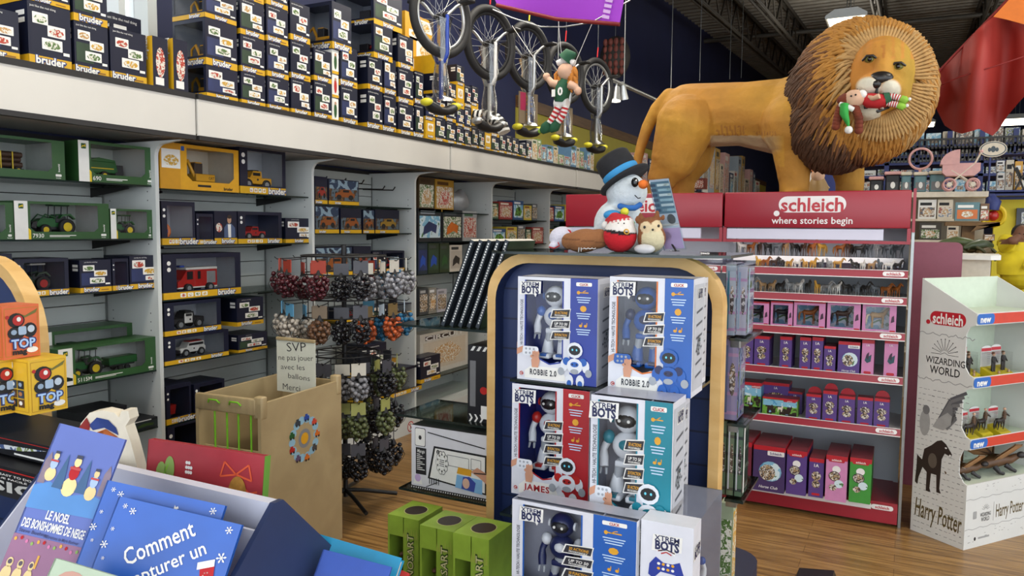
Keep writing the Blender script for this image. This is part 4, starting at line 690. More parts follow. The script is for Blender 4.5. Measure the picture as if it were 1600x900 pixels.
    # right side print
    g = mb.face((w/2, -d/2, 0), (0, 1, 0), (0, 0, 1)); g.rect(d*.1, h*.05, d*.95, h*.95, '#b6b8bf', 1); logo(g, d*.55, h*.87, min(d*.4, h*.08), 2)
    for i in range(6): g.poly([(d*.3, h*(.70-.11*i)), (d*.8, h*(.725-.11*i)), (d*.8, h*(.745-.11*i)), (d*.3, h*(.72-.11*i))], '#555861', 2)
    printed_robot(g, d*.5, h*.35, h*.16, 'robot_grey', '#3a3d46', 3)
    mb.build('carton', r)
    robot(r, h*.72, rc, racc, at=(-w*.12, .0, h*.2), visor='print_black')
    mb = MB(); mb.box(-w*.4, w*.08, -d/2+.002, -d/2+.0025, h*.25, h*.97, 'clear_film', 'f'); mb.build('window_film', r)
    for k in range(extra or 0): pass
    return r
bot_box(808, 932, 434, 588, 1.94, 1.173, .12, 'bot_deep', None, 'ROBBIE 2.0', 'robot box with white robot and dark blue strip, top glass shelf', racc='bot_blue')
bot_box(950, 1080, 434, 595, 1.925, 1.173, .12, 'bot_blue', None, 'ROBBIE 2.0', 'robot box with blue robot and orange window edge, top glass shelf', rc='bot_blue', racc='robot_navy', trim='toy_orange')
bot_box(956, 1086, 434, 595, 2.055, 1.173, .12, 'bot_blue', None, 'ROBBIE 2.0', 'second robot box directly behind the blue robot box', rc='bot_blue', racc='robot_navy')
bot_box(808, 932, 434, 588, 2.065, 1.173, .12, 'bot_deep', None, 'ROBBIE 2.0', 'second robot box directly behind the dark blue strip box', racc='bot_blue')
bot_box(799, 919, 605, 764, 1.93, .839, .16, 'bot_red', None, 'JAMES', 'robot box with a red strip and red lettering, lower glass shelf', racc='toy_red', text_col='bot_red')
bot_box(921, 1048, 623, 786, 1.80, .839, .12, 'bot_teal', None, 'ROBBIE', 'robot box with a teal strip, front of the lower glass shelf', racc='bot_teal')
bot_box(929, 1056, 625, 786, 1.94, .839, .12, 'bot_teal', None, 'ROBBIE', 'robot box with a teal strip standing behind the front teal one', racc='bot_teal')
bot_box(799, 992, 797, 960, 1.70, .622, .075, 'bot_blue', None, ' ', 'robot box with a dark purple robot and bright blue strip, on the plinth', rc='robot_navy', racc='robot_white')
# -- box seen from its white end, with a clear side
zb = .622; a = hy(1000, 900, 1.72); b = hy(1082, 900, 1.72); w = b.x-a.x; h = hy(1040, 818, 1.72).z-zb; d = .30
r = thing('robot_box', 'robot box turned end-on, white end with a blue game controller', 'toy box', ((a.x+b.x)/2, 1.72+d/2, zb), 0, 'boxed toy robots on the arched display'); mb = MB()
mb.box(-w/2, w/2, -d/2, d/2, 0, h, 'carton_white', 'fld'); mb.box(-w/2, w/2, d/2-.004, d/2, 0, h, 'silver_card'); mb.box(-w/2, w/2, -d/2, -d*.26, 0, h, 'carton_white', 'ur'); mb.box(w/2-.006, w/2, -d/2, d/2, 0, h*.10, 'carton_white')
f = mb.face((-w/2, -d/2, 0), (1, 0, 0), (0, 0, 1)); K = lambda q: h-.112+(q-.37)*.19; logo(f, w*.5, h-.048, .034, 1); f.poly([(w*x, K(q)) for x, q in ((.18, .42), (.3, .52), (.45, .46), (.62, .46), (.76, .50), (.86, .30), (.80, .22), (.68, .33), (.4, .34), (.26, .24), (.16, .28))], 'bot_deep', 1)
for i in range(4):
    for j in range(2): f.ell(w*(.36+.09*i), K(.38+.06*j), .004, .0035, 'print_white' if (i+j) % 2 else 'gold_print', 2, 8)
for i in range(2): f.line([(w*(.40-.06*i), K(.57+.03*i)), (w*.5, K(.60+.03*i)), (w*(.60+.06*i), K(.57+.03*i))], .003, 'bot_red', 1)
g = mb.face((w/2, -d/2, 0), (0, 1, 0), (0, 0, 1)); logo(g, d*.12, h*.78, h*.10, 1); mb.build('carton', r)
robot(r, h*.5, 'robot_white', 'bot_blue', at=(.0, .08, h*.1)); mb = MB(); mb.quad((w/2, -d*.26, h*.1), (w/2, d/2, h*.1), (w/2, d/2, h), (w/2, -d*.26, h), 'clear_film'); mb.quad((-w/2, -d*.26, h), (w/2, -d*.26, h), (w/2, d/2, h), (-w/2, d/2, h), 'clear_film'); mb.build('window_film', r)
# ================================================================ THE LION ON THE RED GONDOLA
mat('mane_dark', '#4a2f1c', .8, var=.2); mat('mane_brown', '#6b4526', .8, var=.2); mat('mane_ochre', '#a8742e', .8, var=.15); mat('mane_tan', '#b08a55', .8, var=.15); mat('nose_black', '#1c1716', .35); mat('mouth_red', '#7a1f1c', .4); mat('tooth_white', '#e0dccb', .3); mat('eye_green', '#6d6a35', .1); mat('eye_black', '#0c0b0a', .08)
ZL = 1.745; FUR = '#b5842c'
lion = thing('lion_statue', 'large painted lion statue with brown mane standing on the red display shelf', 'lion', (-.55, 4.93, ZL))
def LP(x, y, Y): return hy(x, y, Y)
mpp = .0039
def cap(a, b, Y0, Y1=None): (x0, y0, r0), (x1, y1, r1) = a, b; return ('c', LP(x0, y0, Y0), LP(x1, y1, Y1 or Y0), r0*mpp, r1*mpp)
bl = [cap((1078, 181, 52), (1160, 178, 50), 4.95), cap((1160, 178, 50), (1235, 183, 61), 4.95), cap((1235, 183, 61), (1300, 170, 66), 4.95, 4.85)]
def leg(pts, Y, paw):
    out = [cap(a, b, Y) for a, b in zip(pts[:-1], pts[1:])]; x, y, r = pts[-1]; f = LP(x, y, Y); f.z = ZL+.07; e = Vector((f.x, f.y, ZL+.055)); out.append(('c', LP(x, y, Y), f, r*mpp, r*mpp*.95)); out.append(('e', e+Vector((.03, -.05, -.008)), (.095, .125, .047))); return out
bl += leg([(1072, 195, 48), (1054, 246, 38), (1036, 276, 25), (1030, 285, 20)], 4.80, 1); bl += leg([(1085, 195, 44), (1082, 246, 34), (1066, 280, 22)], 5.10, 1)
bl += leg([(1242, 195, 50), (1241, 240, 31), (1240, 272, 24), (1241, 284, 22)], 4.78, 1); bl += leg([(1300, 205, 44), (1322, 250, 26), (1328, 282, 21)], 5.05, 1)
tail = [(1046, 150, 13), (1026, 170, 11), (1011, 200, 10), (1001, 230, 8.5), (995, 258, 8), (996, 282, 9)]
bl += [cap(a, b, 4.90) for a, b in zip(tail[:-1], tail[1:])]
# head looks at the viewer
HY = 4.50; HC_ = LP(1378, 120, HY)
def hb(x, y, dY, rx, ry, rd): return ('e', LP(x, y, HY+dY), (rx*mpp*.93, rd, ry*mpp*.93))
bl += [('c', LP(1300, 170, 4.85), LP(1372, 125, 4.62), 62*mpp, 50*mpp), hb(1378, 118, .0, 45, 56, .16), hb(1376, 96, -.10, 30, 30, .07), hb(1358, 103, -.085, 17, 14, .06), hb(1402, 112, -.085, 15, 14, .06), hb(1379, 118, -.14, 14, 30, .08), hb(1362, 134, -.17, 21, 17, .10), hb(1388, 138, -.165, 19, 17, .10), hb(1354, 172, -.12, 19, 15, .09), hb(1362, 160, -.03, 24, 26, .10), hb(1345, 128, -.02, 17, 30, .09), hb(1408, 138, -.02, 15, 30, .09)]
def lion_paint(co, no):
    x, y = px_of(co)
    if co.y < 4.62 and (x-1378)**2/62**2+(y-120)**2/78**2 < 1:
        if (x-1352)**2/24**2+(y-176)**2/20**2 < 1: return '#c9c2ad'
        if 1340 < x < 1400 and 146 < y < 164 and co.y < 4.5: return '#3a1512' if y > 150 else '#231614'
        d1 = math.hypot((x-1358)/22, (y-136)/17); d2 = math.hypot((x-1392)/17, (y-140)/17)
        if min(d1, d2) < 1.0 and y > 116: return mixc('#d3ccb8', '#b88238', (min(d1, d2)-.8)*5)
        if y < 92 and abs(math.sin((x-1376)*.21+.6)) > .86: return '#a86a26' if x > 1368 and x < 1392 and y > 70 else '#b57a2c'
        return mixc('#c07f30', '#a8842a', (x-1360)/60)
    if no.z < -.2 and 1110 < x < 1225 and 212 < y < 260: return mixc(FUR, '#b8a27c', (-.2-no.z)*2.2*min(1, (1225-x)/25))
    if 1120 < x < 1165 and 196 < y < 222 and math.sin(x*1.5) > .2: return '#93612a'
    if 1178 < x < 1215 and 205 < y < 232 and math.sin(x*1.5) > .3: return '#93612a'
    return mixc(FUR, '#a9752a', .5+.5*math.sin(co.x*7+co.z*9+math.sin(co.z*14)))
vcol('lion_fur', .8, .6, 13, .26)
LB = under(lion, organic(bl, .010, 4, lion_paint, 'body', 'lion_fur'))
def skin(x, y):
    ok, p, n, i = LB.ray_cast(CV, ray(x, y).normalized()); return p if ok else hy(x, y, 4.35)
# mane: sculpted locks over the neck and chest
core = [(LP(1345, 145, 4.72), (.36, .28, .385)), (LP(1306, 192, 4.76), (.25, .27, .27)), (LP(1277, 168, 4.88), (.175, .30, .28)), (LP(1342, 100, 4.80), (.22, .28, .22))]
mn = MB(); mb = mn
fc = LP(1378, 120, HY)
def inface(p):
    x, y = px_of(p); return p.y < 4.70 and ((x-1377)/45)**2+((y-(122 if y < 122 else 128))/(54 if y < 122 else 62))**2 < 1
for c, r in core:
    me = MB(); me.ball(c, tuple(v*.96 for v in r), 'mane_brown', 24, 16); mn.add([p for p in me.v if True], [f for f in me.f if not all(inface(Vector(me.v[i])) for i in f)], 'mane_ochre' if r[0] > .3 else 'mane_brown', True)
rng = random.Random(11)
def lock(p, n, d, L, r, k): 
    d = (d-n*d.dot(n)); d = d.normalized() if d.length > 1e-4 else Vector((0, 0, -1)); mn.tube([p-n*.012-d*L*.3, p+n*(r*.9), p+n*(r*1.0)+d*L*.45, p+n*.002+d*L*.95], [r*.7, r, r*.9, r*.35], k, 6, flat=.8)
for ci, (c, r) in enumerate(core):
    N = (2600, 1200, 1000, 1200)[ci]
    for i in range(N):
        t = math.acos(1-2*(i+.5)/N); a = PI*(1+5**.5)*i; u = Vector((math.sin(t)*math.cos(a), math.sin(t)*math.sin(a), math.cos(t)))
        p = c+Vector((u.x*r[0], u.y*r[1], u.z*r[2])); n = Vector((u.x/r[0], u.y/r[1], u.z/r[2])).normalized()
        if n.y > .45 or inface(p): continue
        if any(((p-c2).x/r2[0])**2+((p-c2).y/r2[1])**2+((p-c2).z/r2[2])**2 < .86 for j, (c2, r2) in enumerate(core) if j != ci): continue
        x, y = px_of(p); dx, dy = x-1377, y-122; rad = math.hypot(dx/45, dy/54)
        d = Vector((dx, 0, -dy)).normalized()*.5+Vector((-.10+rng.uniform(-.25, .25), .7, -.6+rng.uniform(-.25, .25))); edge = (1335-x)*.9+max(0, y-200)*1.6+rng.uniform(-12, 12)
        k = 'mane_tan' if rad < 1.38+rng.uniform(-.12, .12) and y < 205 else ('mane_dark' if edge > 62 else ('mane_brown' if edge > 40 else 'mane_ochre'))
        if x > 1408 and y < 215: k = 'mane_tan' if rng.random() < .6 else 'mane_ochre'
        lock(p, n, d, rng.uniform(.075, .125), rng.uniform(.0095, .0135), k)
for i in range(84):                                     # ruff of short locks round the face
    a = 2*PI*i/84; x = 1377+47*math.cos(a); y = 122-56*math.sin(a)+(6 if math.sin(a) < 0 else 0); p = LP(x, y, 4.47); d = Vector((math.cos(a), .8, math.sin(a)*1.1-.15))
    for q in (0, .03, .06): lock(p+Vector((math.cos(a)*q, q*.4, math.sin(a)*q)), Vector((0, -1, 0)), d, .065, .0115, 'mane_tan' if math.sin(a) < .8 or q < .04 else 'mane_ochre')
mo = mn.build('mane'); under(lion, mo)
for (x, y) in ((1340, 62), (1432, 82)): 
    e = MB(); e.ball(LP(x, y, 4.6), (.05, .035, .06), 'mane_ochre', 12, 8); under(lion, e.build('ear'))
for (x, y) in ((1359, 93), (1403, 104)):
    e = MB(); c = skin(x, y)+Vector((0, .004, 0)); e.ball(c, (.026, .02, .017), 'eye_green', 12, 8); e.ball(c+Vector((0, -.014, 0)), (.012, .010, .013), 'eye_black', 10, 6); e.tube([c+Vector((-.034, -.008, -.004)), c+Vector((-.014, -.02, .016)), c+Vector((.014, -.02, .016)), c+Vector((.034, -.008, .0))], .006, 'nose_black', 6); under(lion, e.build('eye'))
n_ = MB(); c = skin(1376, 122)+Vector((0, .012, 0)); n_.ball(c, (.058, .035, .036), 'nose_black', 14, 9); n_.ball(c+Vector((-.02, -.008, -.028)), (.03, .03, .025), 'nose_black', 10, 7); n_.tube([c+Vector((-.012, -.02, -.03)), c+Vector((-.018, -.005, -.085))], .007, 'nose_black', 6); under(lion, n_.build('nose'))
m_ = MB(); m_.ball(skin(1364, 157)+Vector((0, .02, 0)), (.085, .03, .05), 'mouth_red', 14, 9); m_.tube([skin(x, y) for x, y in ((1341, 140), (1350, 148), (1366, 149), (1385, 152), (1392, 156), (1388, 168), (1372, 174), (1352, 168), (1345, 158))], .009, 'nose_black', 6, True)
for x, y in ((1349, 152), (1384, 157), (1354, 167), (1378, 170)): m_.cyl(LP(x, y, 4.27), LP(x+1, y+(7 if y < 160 else -7), 4.27), .009, .001, 'tooth_white', 8)
under(lion, m_.build('mouth'))
# ================================================================ ELF DOLLS
mat('elf_green', '#2f9a3e', .8, var=.1); mat('elf_dark_green', '#1d5135', .8, var=.1); mat('elf_skin', '#c9a287', .8); mat('elf_hair_red', '#6a2a14', .85, var=.2); mat('elf_hair_orange', '#b9752a', .85, var=.2); mat('felt_white', '#d8d5d0', .85); mat('felt_red', '#b01c22', .8); mat('shoe_green', '#86b43a', .8)
def striped(mb, pts, r, a, b, n=10):
    P = [Vector(p) for p in pts]; L = [0]
    for i in range(1, len(P)): L.append(L[-1]+(P[i]-P[i-1]).length)
    def at(t):
        s = t*L[-1]
        for i in range(1, len(P)):
            if s <= L[i]+1e-9: return P[i-1].lerp(P[i], (s-L[i-1])/max(1e-9, L[i]-L[i-1]))
        return P[-1]
    for i in range(n): mb.tube([at(i/n), at((i+1)/n)], r, a if i % 2 else b, 8)
def LQ(x, y, dY=0): return hy(x, y, 4.25+dY)
d = thing('elf_doll', 'elf doll with red braids and striped stockings in the lion\'s mouth', 'doll', LQ(1360, 156))
def dp(name, fn): mb = MB(); fn(mb); return under(d, mb.build(name))
def _(mb): mb.tube([LQ(1345, 152), LQ(1358, 157), LQ(1372, 158), LQ(1384, 157)], [.02, .038, .036, .03], 'felt_red', 8); mb.tube([LQ(1352, 150), LQ(1364, 154, -.04), LQ(1374, 150, -.05)], [.012, .012, .014], 'elf_skin', 7); mb.ball(LQ(1347, 148, -.02), .024, 'felt_white', 8, 6); mb.tube([LQ(1383, 155), LQ(1392, 152)], [.033, .025], 'elf_dark_green', 8)
dp('body', _)
def _(mb): mb.ball(LQ(1335, 154, -.01), (.052, .045, .044), 'elf_skin', 14, 9); mb.ball(LQ(1330, 150, -.055), .005, 'eye_black', 6, 5); mb.ball(LQ(1337, 148, -.055), .005, 'eye_black', 6, 5)
dp('head', _)
def _(mb):
    for pts in (((1322, 158), (1313, 168), (1309, 182), (1306, 198)), ((1328, 160), (1337, 170), (1342, 184), (1342, 204))):
        for i in range(10): t = i/9*(len(pts)-1); k = min(int(t), 2); p = LQ(*pts[k], -.02).lerp(LQ(*pts[k+1], -.02), t-k); mb.ball(p, (.021, .018, .019), 'elf_hair_red', 8, 6)
    mb.ball(LQ(1324, 156), (.05, .045, .035), 'elf_hair_red', 10, 7)
dp('hair', _)
def _(mb): mb.tube([LQ(1320, 164, -.03), LQ(1319, 178, -.035), LQ(1324, 190, -.035), LQ(1326, 198, -.035)], [.045, .042, .025, .010], 'elf_green', 10, flat=.5); mb.tube([LQ(1313, 163, -.03), LQ(1322, 166, -.045), LQ(1333, 171, -.03)], .014, 'felt_white', 7); mb.ball(LQ(1326, 203, -.035), .02, 'felt_white', 8, 6)
dp('hat', _)
for pts in (((1388, 151), (1398, 151), (1408, 154)), ((1386, 161), (1398, 163), (1404, 164))):
    def _(mb): striped(mb, [LQ(*p) for p in pts], .015, 'felt_red', 'felt_white', 10); mb.tube([LQ(pts[2][0]-1, pts[2][1]), LQ(pts[2][0]+7, pts[2][1]+3), LQ(pts[2][0]+12, pts[2][1]+2)], [.017, .02, .006], 'shoe_green', 8); mb.ball(LQ(pts[2][0]+13, pts[2][1]+1), .009, 'felt_white', 6, 5)
    dp('leg', _)
# ================================================================ RED GONDOLA (two sections) WITH FIGURINES AND BOXES
YR = 4.554; RZ = [.10, .53, .81, 1.047, 1.237, 1.38]
def red_section(x0, x1, label):
    r = thing('red_gondola', label, 'display shelf', ((x0+x1)/2, YR+.25, 0))
    mb = wmb(r); mb.box(x0+.01, x1-.01, YR+.46, YR+.5, .08, 1.82, 'grey_panel'); mb.build('back_panel', r)
    mb = wmb(r); mb.box(x0, x1, YR+.03, YR+.5, .02, .09, 'red_metal'); mb.box(x0, x1, YR, YR+.03, .02, .085, 'red_metal'); mb.prism([(YR, .085), (YR+.03, .125), (YR+.5, .125), (YR+.5, .085)], 'x', x0, x1, 'red_metal'); mb.box(x0+.03, x1-.03, YR+.06, YR+.5, 0, .02, 'black_trim'); mb.build('base', r)
    mb = wmb(r); mb.box(x0+.0, x1-.13, YR-.004, YR-.001, .088, .118, 'rail_white'); mb.build('base_rail', r)
    for x in (x0+.005, x1-.03): mb = wmb(r); mb.box(x, x+.025, YR+.44, YR+.47, .12, 1.8, 'grey_panel'); mb.build('upright', r)
    for z in RZ[1:]:
        sh = wmb(r); sh.box(x0+.005, x1-.005, YR+.005, YR+.46, z-.008, z+.006, 'rail_white')
        for x in (x0+.005, x1-.012): sh.prism([(YR+.03, z-.01), (YR+.46, z-.07), (YR+.46, z-.01)], 'x', x, x+.006, 'rail_white')
        so = sh.build('shelf', r); rl = wmb(r); rl.prism([(YR-.004, z-.022), (YR+.008, z-.022), (YR+.008, z+.018), (YR+.003, z+.018)], 'x', x0+.002, x1-.004, 'red_metal')
        rl.box(x0+.002, x1-.004, YR-.005, YR+.0, z-.026, z-.021, 'rail_white'); rl.box(x0+.002, x1-.004, YR-.001, YR+.004, z+.016, z+.019, 'rail_white')
        f = rl.face((x0, YR-.0045, z-.022), (1, 0, 0), (0, .18, 1)); w = x1-x0; f.rr(w-.125, .008, w-.02, .033, .012, 'rail_white', 2); f.text('schleich', w-.072, .0205, .016, 'red_print', 4, bold=.02)
        rl.build('price_rail', so)
    mb = wmb(r); f = mb.face((x1-.13, YR-.003, .086), (1, 0, 0), (0, 0, 1)); f.rr(0, .006, .11, .033, .013, 'rail_white', 2); f.text('schleich', .055, .02, .016, 'red_print', 4, bold=.02); mb.build('price_label', r)
    h = wmb(r); h.bbox(x0+.004, x1-.004, YR, YR+.035, 1.62, 1.822, 'red_metal', .006, 2); h.box(x0+.004, x1-.004, YR+.03, YR+.5, 1.63, 1.742, 'red_metal'); [h.box(x, x+.02, YR+.03, YR+.5, 1.63, 1.82, 'red_metal') for x in (x0+.004, x1-.024)]
    f = h.face((x0, YR, 1.62), (1, 0, 0), (0, 0, 1)); cx = .29+.19 if x1 < -.5 else .48
    f.rr(cx-.175, .085, cx+.175, .175, .044, 'rail_white', 1, 6); f.ell(cx-.185, .08, .016, .016, 'rail_white', 1); f.text('schleich', cx, .13, .075, 'red_print', 3, bold=.022); f.text('where stories begin', cx-.0, .042, .038, 'rail_white', 2, bold=.012)
    h.build('header', r)
    mb = wmb(r); mb.box(x0+.02, x1-.13, YR+.012, YR+.03, 1.556, 1.614, 'lightbox'); mb.build('light_panel', r)
    mb = wmb(r); mb.box(x0+.005, x1-.005, YR+.005, YR+.03, 1.536, 1.552, 'red_metal'); mb.box(x0+.0, x0+.018, YR+.0, YR+.03, 1.536, 1.62, 'red_metal'); mb.box(x1-.018, x1, YR+.0, YR+.03, 1.536, 1.62, 'red_metal'); mb.build('lower_frame', r)
    mb = wmb(r); mb.box(x0+.03, x1-.03, YR+.17, YR+.42, 1.386, 1.455, 'clear_acrylic', 'lrfbu'); mb.box(x0+.03, x1-.03, YR+.168, YR+.172, 1.425, 1.457, 'rail_white'); mb.build('figure_riser', r)
    area('header_lamp', ((x0+x1)/2, YR+.12, 1.60), (.8, .05), 1.2, (1, .97, .93)); return r
R1 = red_section(-1.973, -.973, 'tall red display shelf section mostly hidden behind the snowman plush'); R2 = red_section(-.969, .004, 'tall red display shelf section full of horse figurines, under the lion')
mb = MB(); mb.box(.008, .022, YR+.02, YR+.5, .0, 1.83, 'steel'); mb.box(.008, .022, YR+.0, YR+.05, 1.6, 1.83, 'red_metal'); tag(mb.build('side_panel'), 'grey steel end panel closing the right side of the red shelf', 'panel')
# -- horse figurines
def horse(mb, c, mane, s=1.0, head=0.0, kind='horse', leg2=None):
    T = mb.T; q = lambda pts: [(x*s, y*s, z*s) for x, y, z in pts]
    mb.tube(q([(-.030, 0, .052), (-.024, 0, .055), (0, 0, .053), (.020, 0, .056), (.028, 0, .056)]), [.006*s, .0125*s, .0115*s, .0125*s, .006*s], c, 8)
    ch, sh = math.cos(head), math.sin(head)
    h = Vector((.047, 0, .084)); nd = Vector((.018*ch, .018*sh, -.013))
    mb.tube(q([(.020, 0, .055), (.031, 0, .068), (.040, .004*sh, .082), h]), [.010*s, .008*s, .0058*s, .0045*s], c, 7)
    mb.tube([h*s*.99, (h+nd*.5)*s, (h+nd)*s], [.0052*s, .0046*s, .0030*s], c, 7)
    for e in (-1, 1): mb.cyl((h+Vector((-.003, .003*e, .003)))*s, (h+Vector((-.004, .004*e, .011)))*s, .0018*s, .0003*s, c, 5)
    mb.tube(q([(.012, 0, .068), (.026, 0, .080), (.036, 0, .089), (.047, 0, .090)]), [.002*s, .004*s, .004*s, .002*s], mane, 5, flat=.6)
    if kind == 'horse': mb.tube(q([(-.030, 0, .058), (-.042, 0, .052), (-.046, 0, .030), (-.044, 0, .012)]), [.003*s, .005*s, .0055*s, .001*s], mane, 6)
    for x, y in ((-.022, .006), (-.022, -.006), (.020, .006), (.020, -.006)):
        k = .004 if y > 0 else -.003
        mb.tube(q([(x, y, .052), (x+.001, y*1.1, .030), (x+k, y*1.1, .014), (x+k, y*1.1, .003), (x+k+.002, y*1.1, 0)]), [.0065*s, .0035*s, .0024*s, .0022*s, .0032*s], leg2 or c, 6)
    mb.T = T
HC = [('bay', '#7a4526', '#2a1a12'), ('black', '#26221f', '#191614'), ('grey', '#8d8d8c', '#d0cdc8'), ('white', '#d3cfc7', '#e5e0d8'), ('chestnut', '#96551f', '#a8692c'), ('dark brown', '#42291b', '#1c130e'), ('palomino', '#b3873f', '#e0d3ae'), ('dapple grey', '#5f6468', '#3b3d40'), ('golden', '#c4943a', '#a87b30'), ('tan', '#a5825a', '#5d452e')]
HM = {}
def figurine(x, y, z, ci, s, ang, label, group):
    k = (ci, round(s, 2), round(ang*2))
    if k not in HM:
        mb = MB(); horse(mb, HC[ci][1], HC[ci][2], s, (ci % 3-1)*.6); o = mb.build('horse_figurine'); HM[k] = o
    else: o = HM[k].copy(); COL.objects.link(o)
    o.location = (x, y, z); o.rotation_euler.z = ang; return tag(o, label, 'figurine', group)
rows = [(1.457, YR+.26, 17, 1.0, 'the raised row, top red shelf', 'horse figurines in the raised back row'), (1.386, YR+.09, 20, .72, 'the front row, top red shelf', 'horse figurines in the front row'), (1.243, YR+.12, 15, .92, 'the second red shelf', 'horse figurines on the second shelf')]
rng = random.Random(3)
back = [3, 4, 5, 1, 7, 9, 1, 5, 4, 8, -1, 4, 5, 1, 7, 2, 7, 7]; front = [-1, -1, -1, 8, 4, 5, 1, 6, 3, 6, 8, 7, 2, 6, -1, 1, 3, 9, 7, 3, 1]; sec = [1, 1, 2, 9, 9, 1, 2, 3, 1, 8, 2, 3, 1, 7, 1, 7, 4, 4]
for (z, y, n, s, wh, gr), seq in zip(rows, (back, front, sec)):
    n = len(seq)
    for i, ci in enumerate(seq):
        if ci < 0: continue
        x = -.93+(.90)*(i+.5)/n; a = rng.uniform(-1.2, -.3) if i % 3 else rng.uniform(-2.4, -1.8)
        figurine(x, y+rng.uniform(-.012, .012), z, ci, s*rng.uniform(.92, 1.08), a, f'small {HC[ci][0]} horse figurine, {ORD[i]} along {wh}', gr)
# -- cartons
mat('lid_top', '#74303a', .35, var=.15, scale=18)
def sch_box(w, h, d, col, style, root, lid=True):
    mb = MB(); mb.box(-w/2, w/2, -d/2, d/2, 0, h, col, 'lrbd'); top = 'red_print' if lid else col; mb.box(-w/2, w/2, -d/2, d/2, 0, h, 'lid_top', 'u')
    f = mb.face((-w/2, -d/2, 0), (1, 0, 0), (0, 0, 1)); g = mb.face((w/2, -d/2, 0), (0, 1, 0), (0, 0, 1)); g.rect(0, h*.9, d, h, top, 1)
    if style != 'window': mb.box(-w/2, w/2, -d/2, d/2, 0, h, col, 'f'); f.rect(0, h*.9, w, h, top, 1)
    if style == 'slim':
        f.text('1A', w/2, h*.82, h*.08, 'rail_white', 3, bold=.02); f.ell(w*.5, h*.55, w*.33, h*.12, 'pic_toy', 2, 10); f.ell(w*.5, h*.34, w*.28, h*.10, 'pic_toy', 3, 10); f.rr(w*.22, h*.05, w*.78, h*.11, h*.025, 'red_print', 2)
    if style == 'set':
        f.rr(w*.45, h*.8, w*.98, h*.9, h*.02, 'rail_white', 2); f.text('Schleich', w*.71, h*.85, h*.055, '#3a2f66', 3, bold=.02); f.ell(w*.55, h*.45, w*.36, h*.22, 'pic_sky', 2, 14); f.ell(w*.46, h*.42, w*.26, h*.18, 'pic_toy', 3, 10); f.text('Horse Club', w*.5, h*.1, h*.06, 'rail_white', 3, shear=.3, bold=.01)
    if style == 'pink':
        f.text('1A', w/2, h*.85, h*.06, 'rail_white', 3); f.poly([(w*.25, h*.42), (w*.45, h*.35), (w*.75, h*.4), (w*.8, h*.6), (w*.6, h*.55), (w*.4, h*.6)], '#274b57', 2); f.poly([(w*.35, h*.5), (w*.55, h*.45), (w*.6, h*.66), (w*.45, h*.62)], '#3a1d35', 3); f.rr(w*.2, h*.05, w*.8, h*.12, h*.03, 'red_print', 2)
    if style == 'round':
        f.rr(w*.12, h*.86, w*.88, h*.95, h*.03, 'red_print', 3); f.text('schleich', w*.5, h*.905, h*.045, 'rail_white', 4, bold=.02)
        f.ell(w*.5, h*.7, w*.2, h*.08, 'rail_white', 2); f.ell(w*.42, h*.55, w*.28, h*.11, '#2b2b33', 3); f.ell(w*.42, h*.55, w*.25, h*.095, 'pic_toy', 4); f.ell(w*.64, h*.39, w*.22, h*.09, 'pic_sky', 5); f.ell(w*.36, h*.3, w*.18, h*.07, 'pic_toy', 6)
    if style == 'scene':
        f.rect(w*.02, h*.03, w*.98, h*.88, 'pic_farm', 2); f.rect(w*.02, h*.55, w*.98, h*.88, 'pic_sky', 3); f.rr(w*.6, h*.82, w*.95, h*.93, h*.02, 'red_print', 4); f.text('schleich', w*.775, h*.875, h*.06, 'rail_white', 5)
        for x in (.2, .5, .75): f.poly([(w*(x-.06), h*.25), (w*(x-.05), h*.5), (w*(x+.04), h*.5), (w*(x+.08), h*.62), (w*(x+.1), h*.55), (w*(x+.06), h*.25), (w*(x+.04), h*.25), (w*(x+.03), h*.38), (w*(x-.03), h*.38), (w*(x-.04), h*.25)], '#2e1d16' if x != .5 else '#d8cdbd', 4)
    if style == 'window':
        a, b_, c, e = w*.1, w*.80, h*.12, h*.86
        f.poly([(0, 0), (w, 0), (w, h), (b_, h), (b_, c), (0, c)], col, 0); f.rect(0, c, a, h, col, 0); f.rect(a, e, b_, h, col, 0); f.rect(0, h*.94, w, h, 'red_print', 1)
        f.poly([(w*.84, h*.35), (w*.95, h*.4), (w*.93, h*.6), (w*.87, h*.55)], '#402038', 2); f.rr(w*.82, h*.05, w*.98, h*.11, h*.02, 'red_print', 2); f.text('schleich', w*.5, h*.06, h*.06, 'rail_white', 2)
        mb.box(-w/2+.002, w/2-.002, d/2-.02, d/2-.015, 0.002, h-.002, 'pic_sky', 'f')
    mb.build('carton', root)
    if style == 'tab': pass
    return root
def red_prod(x0, x1, yt, yb, zs, label, group, col, style, d=.16, Y=YR+.03, lid=True, tab=False, ci=0):
    a = hy(x0, yb, Y); b_ = hy(x1, yb, Y); zt = hy((x0+x1)/2, yt, Y).z; w = b_.x-a.x; h = max(.03, zt-zs)
    r = thing('figurine_box' if style != 'set' else 'playset_box', label, 'toy box', ((a.x+b_.x)/2, Y+d/2, zs), 0, group); sch_box(w-.003, h, d, col, style, r, lid)
    if tab:
        mb = MB(); pts = [(w*.5*math.cos(t)*.9, h+.035*math.sin(t)) for t in [PI*i/8 for i in range(9)]]; mb.prism([(-w*.45, h)]+pts[::-1][1:-1]+[(w*.45, h)], 'y', d/2-.012, d/2-.008, 'red_print'); mb.build('hang_tab', r)
    if style == 'window':
        mb = MB(); mb.T = Matrix.Translation((-w*.06, .0, h*.13)) @ Matrix.Rotation(.2, 4, 'Z'); horse(mb, HC[ci][1], HC[ci][2], h*.70/.092, -.4); mb.build('toy_horse', r)
        mb = MB(); mb.box(-w*.4, w*.3, -d/2+.003, -d/2+.0035, h*.12, h*.86, 'clear_film', 'f'); mb.build('window_film', r)
PU, PK, GR = '#563c80', '#c983af', '#3f9138'
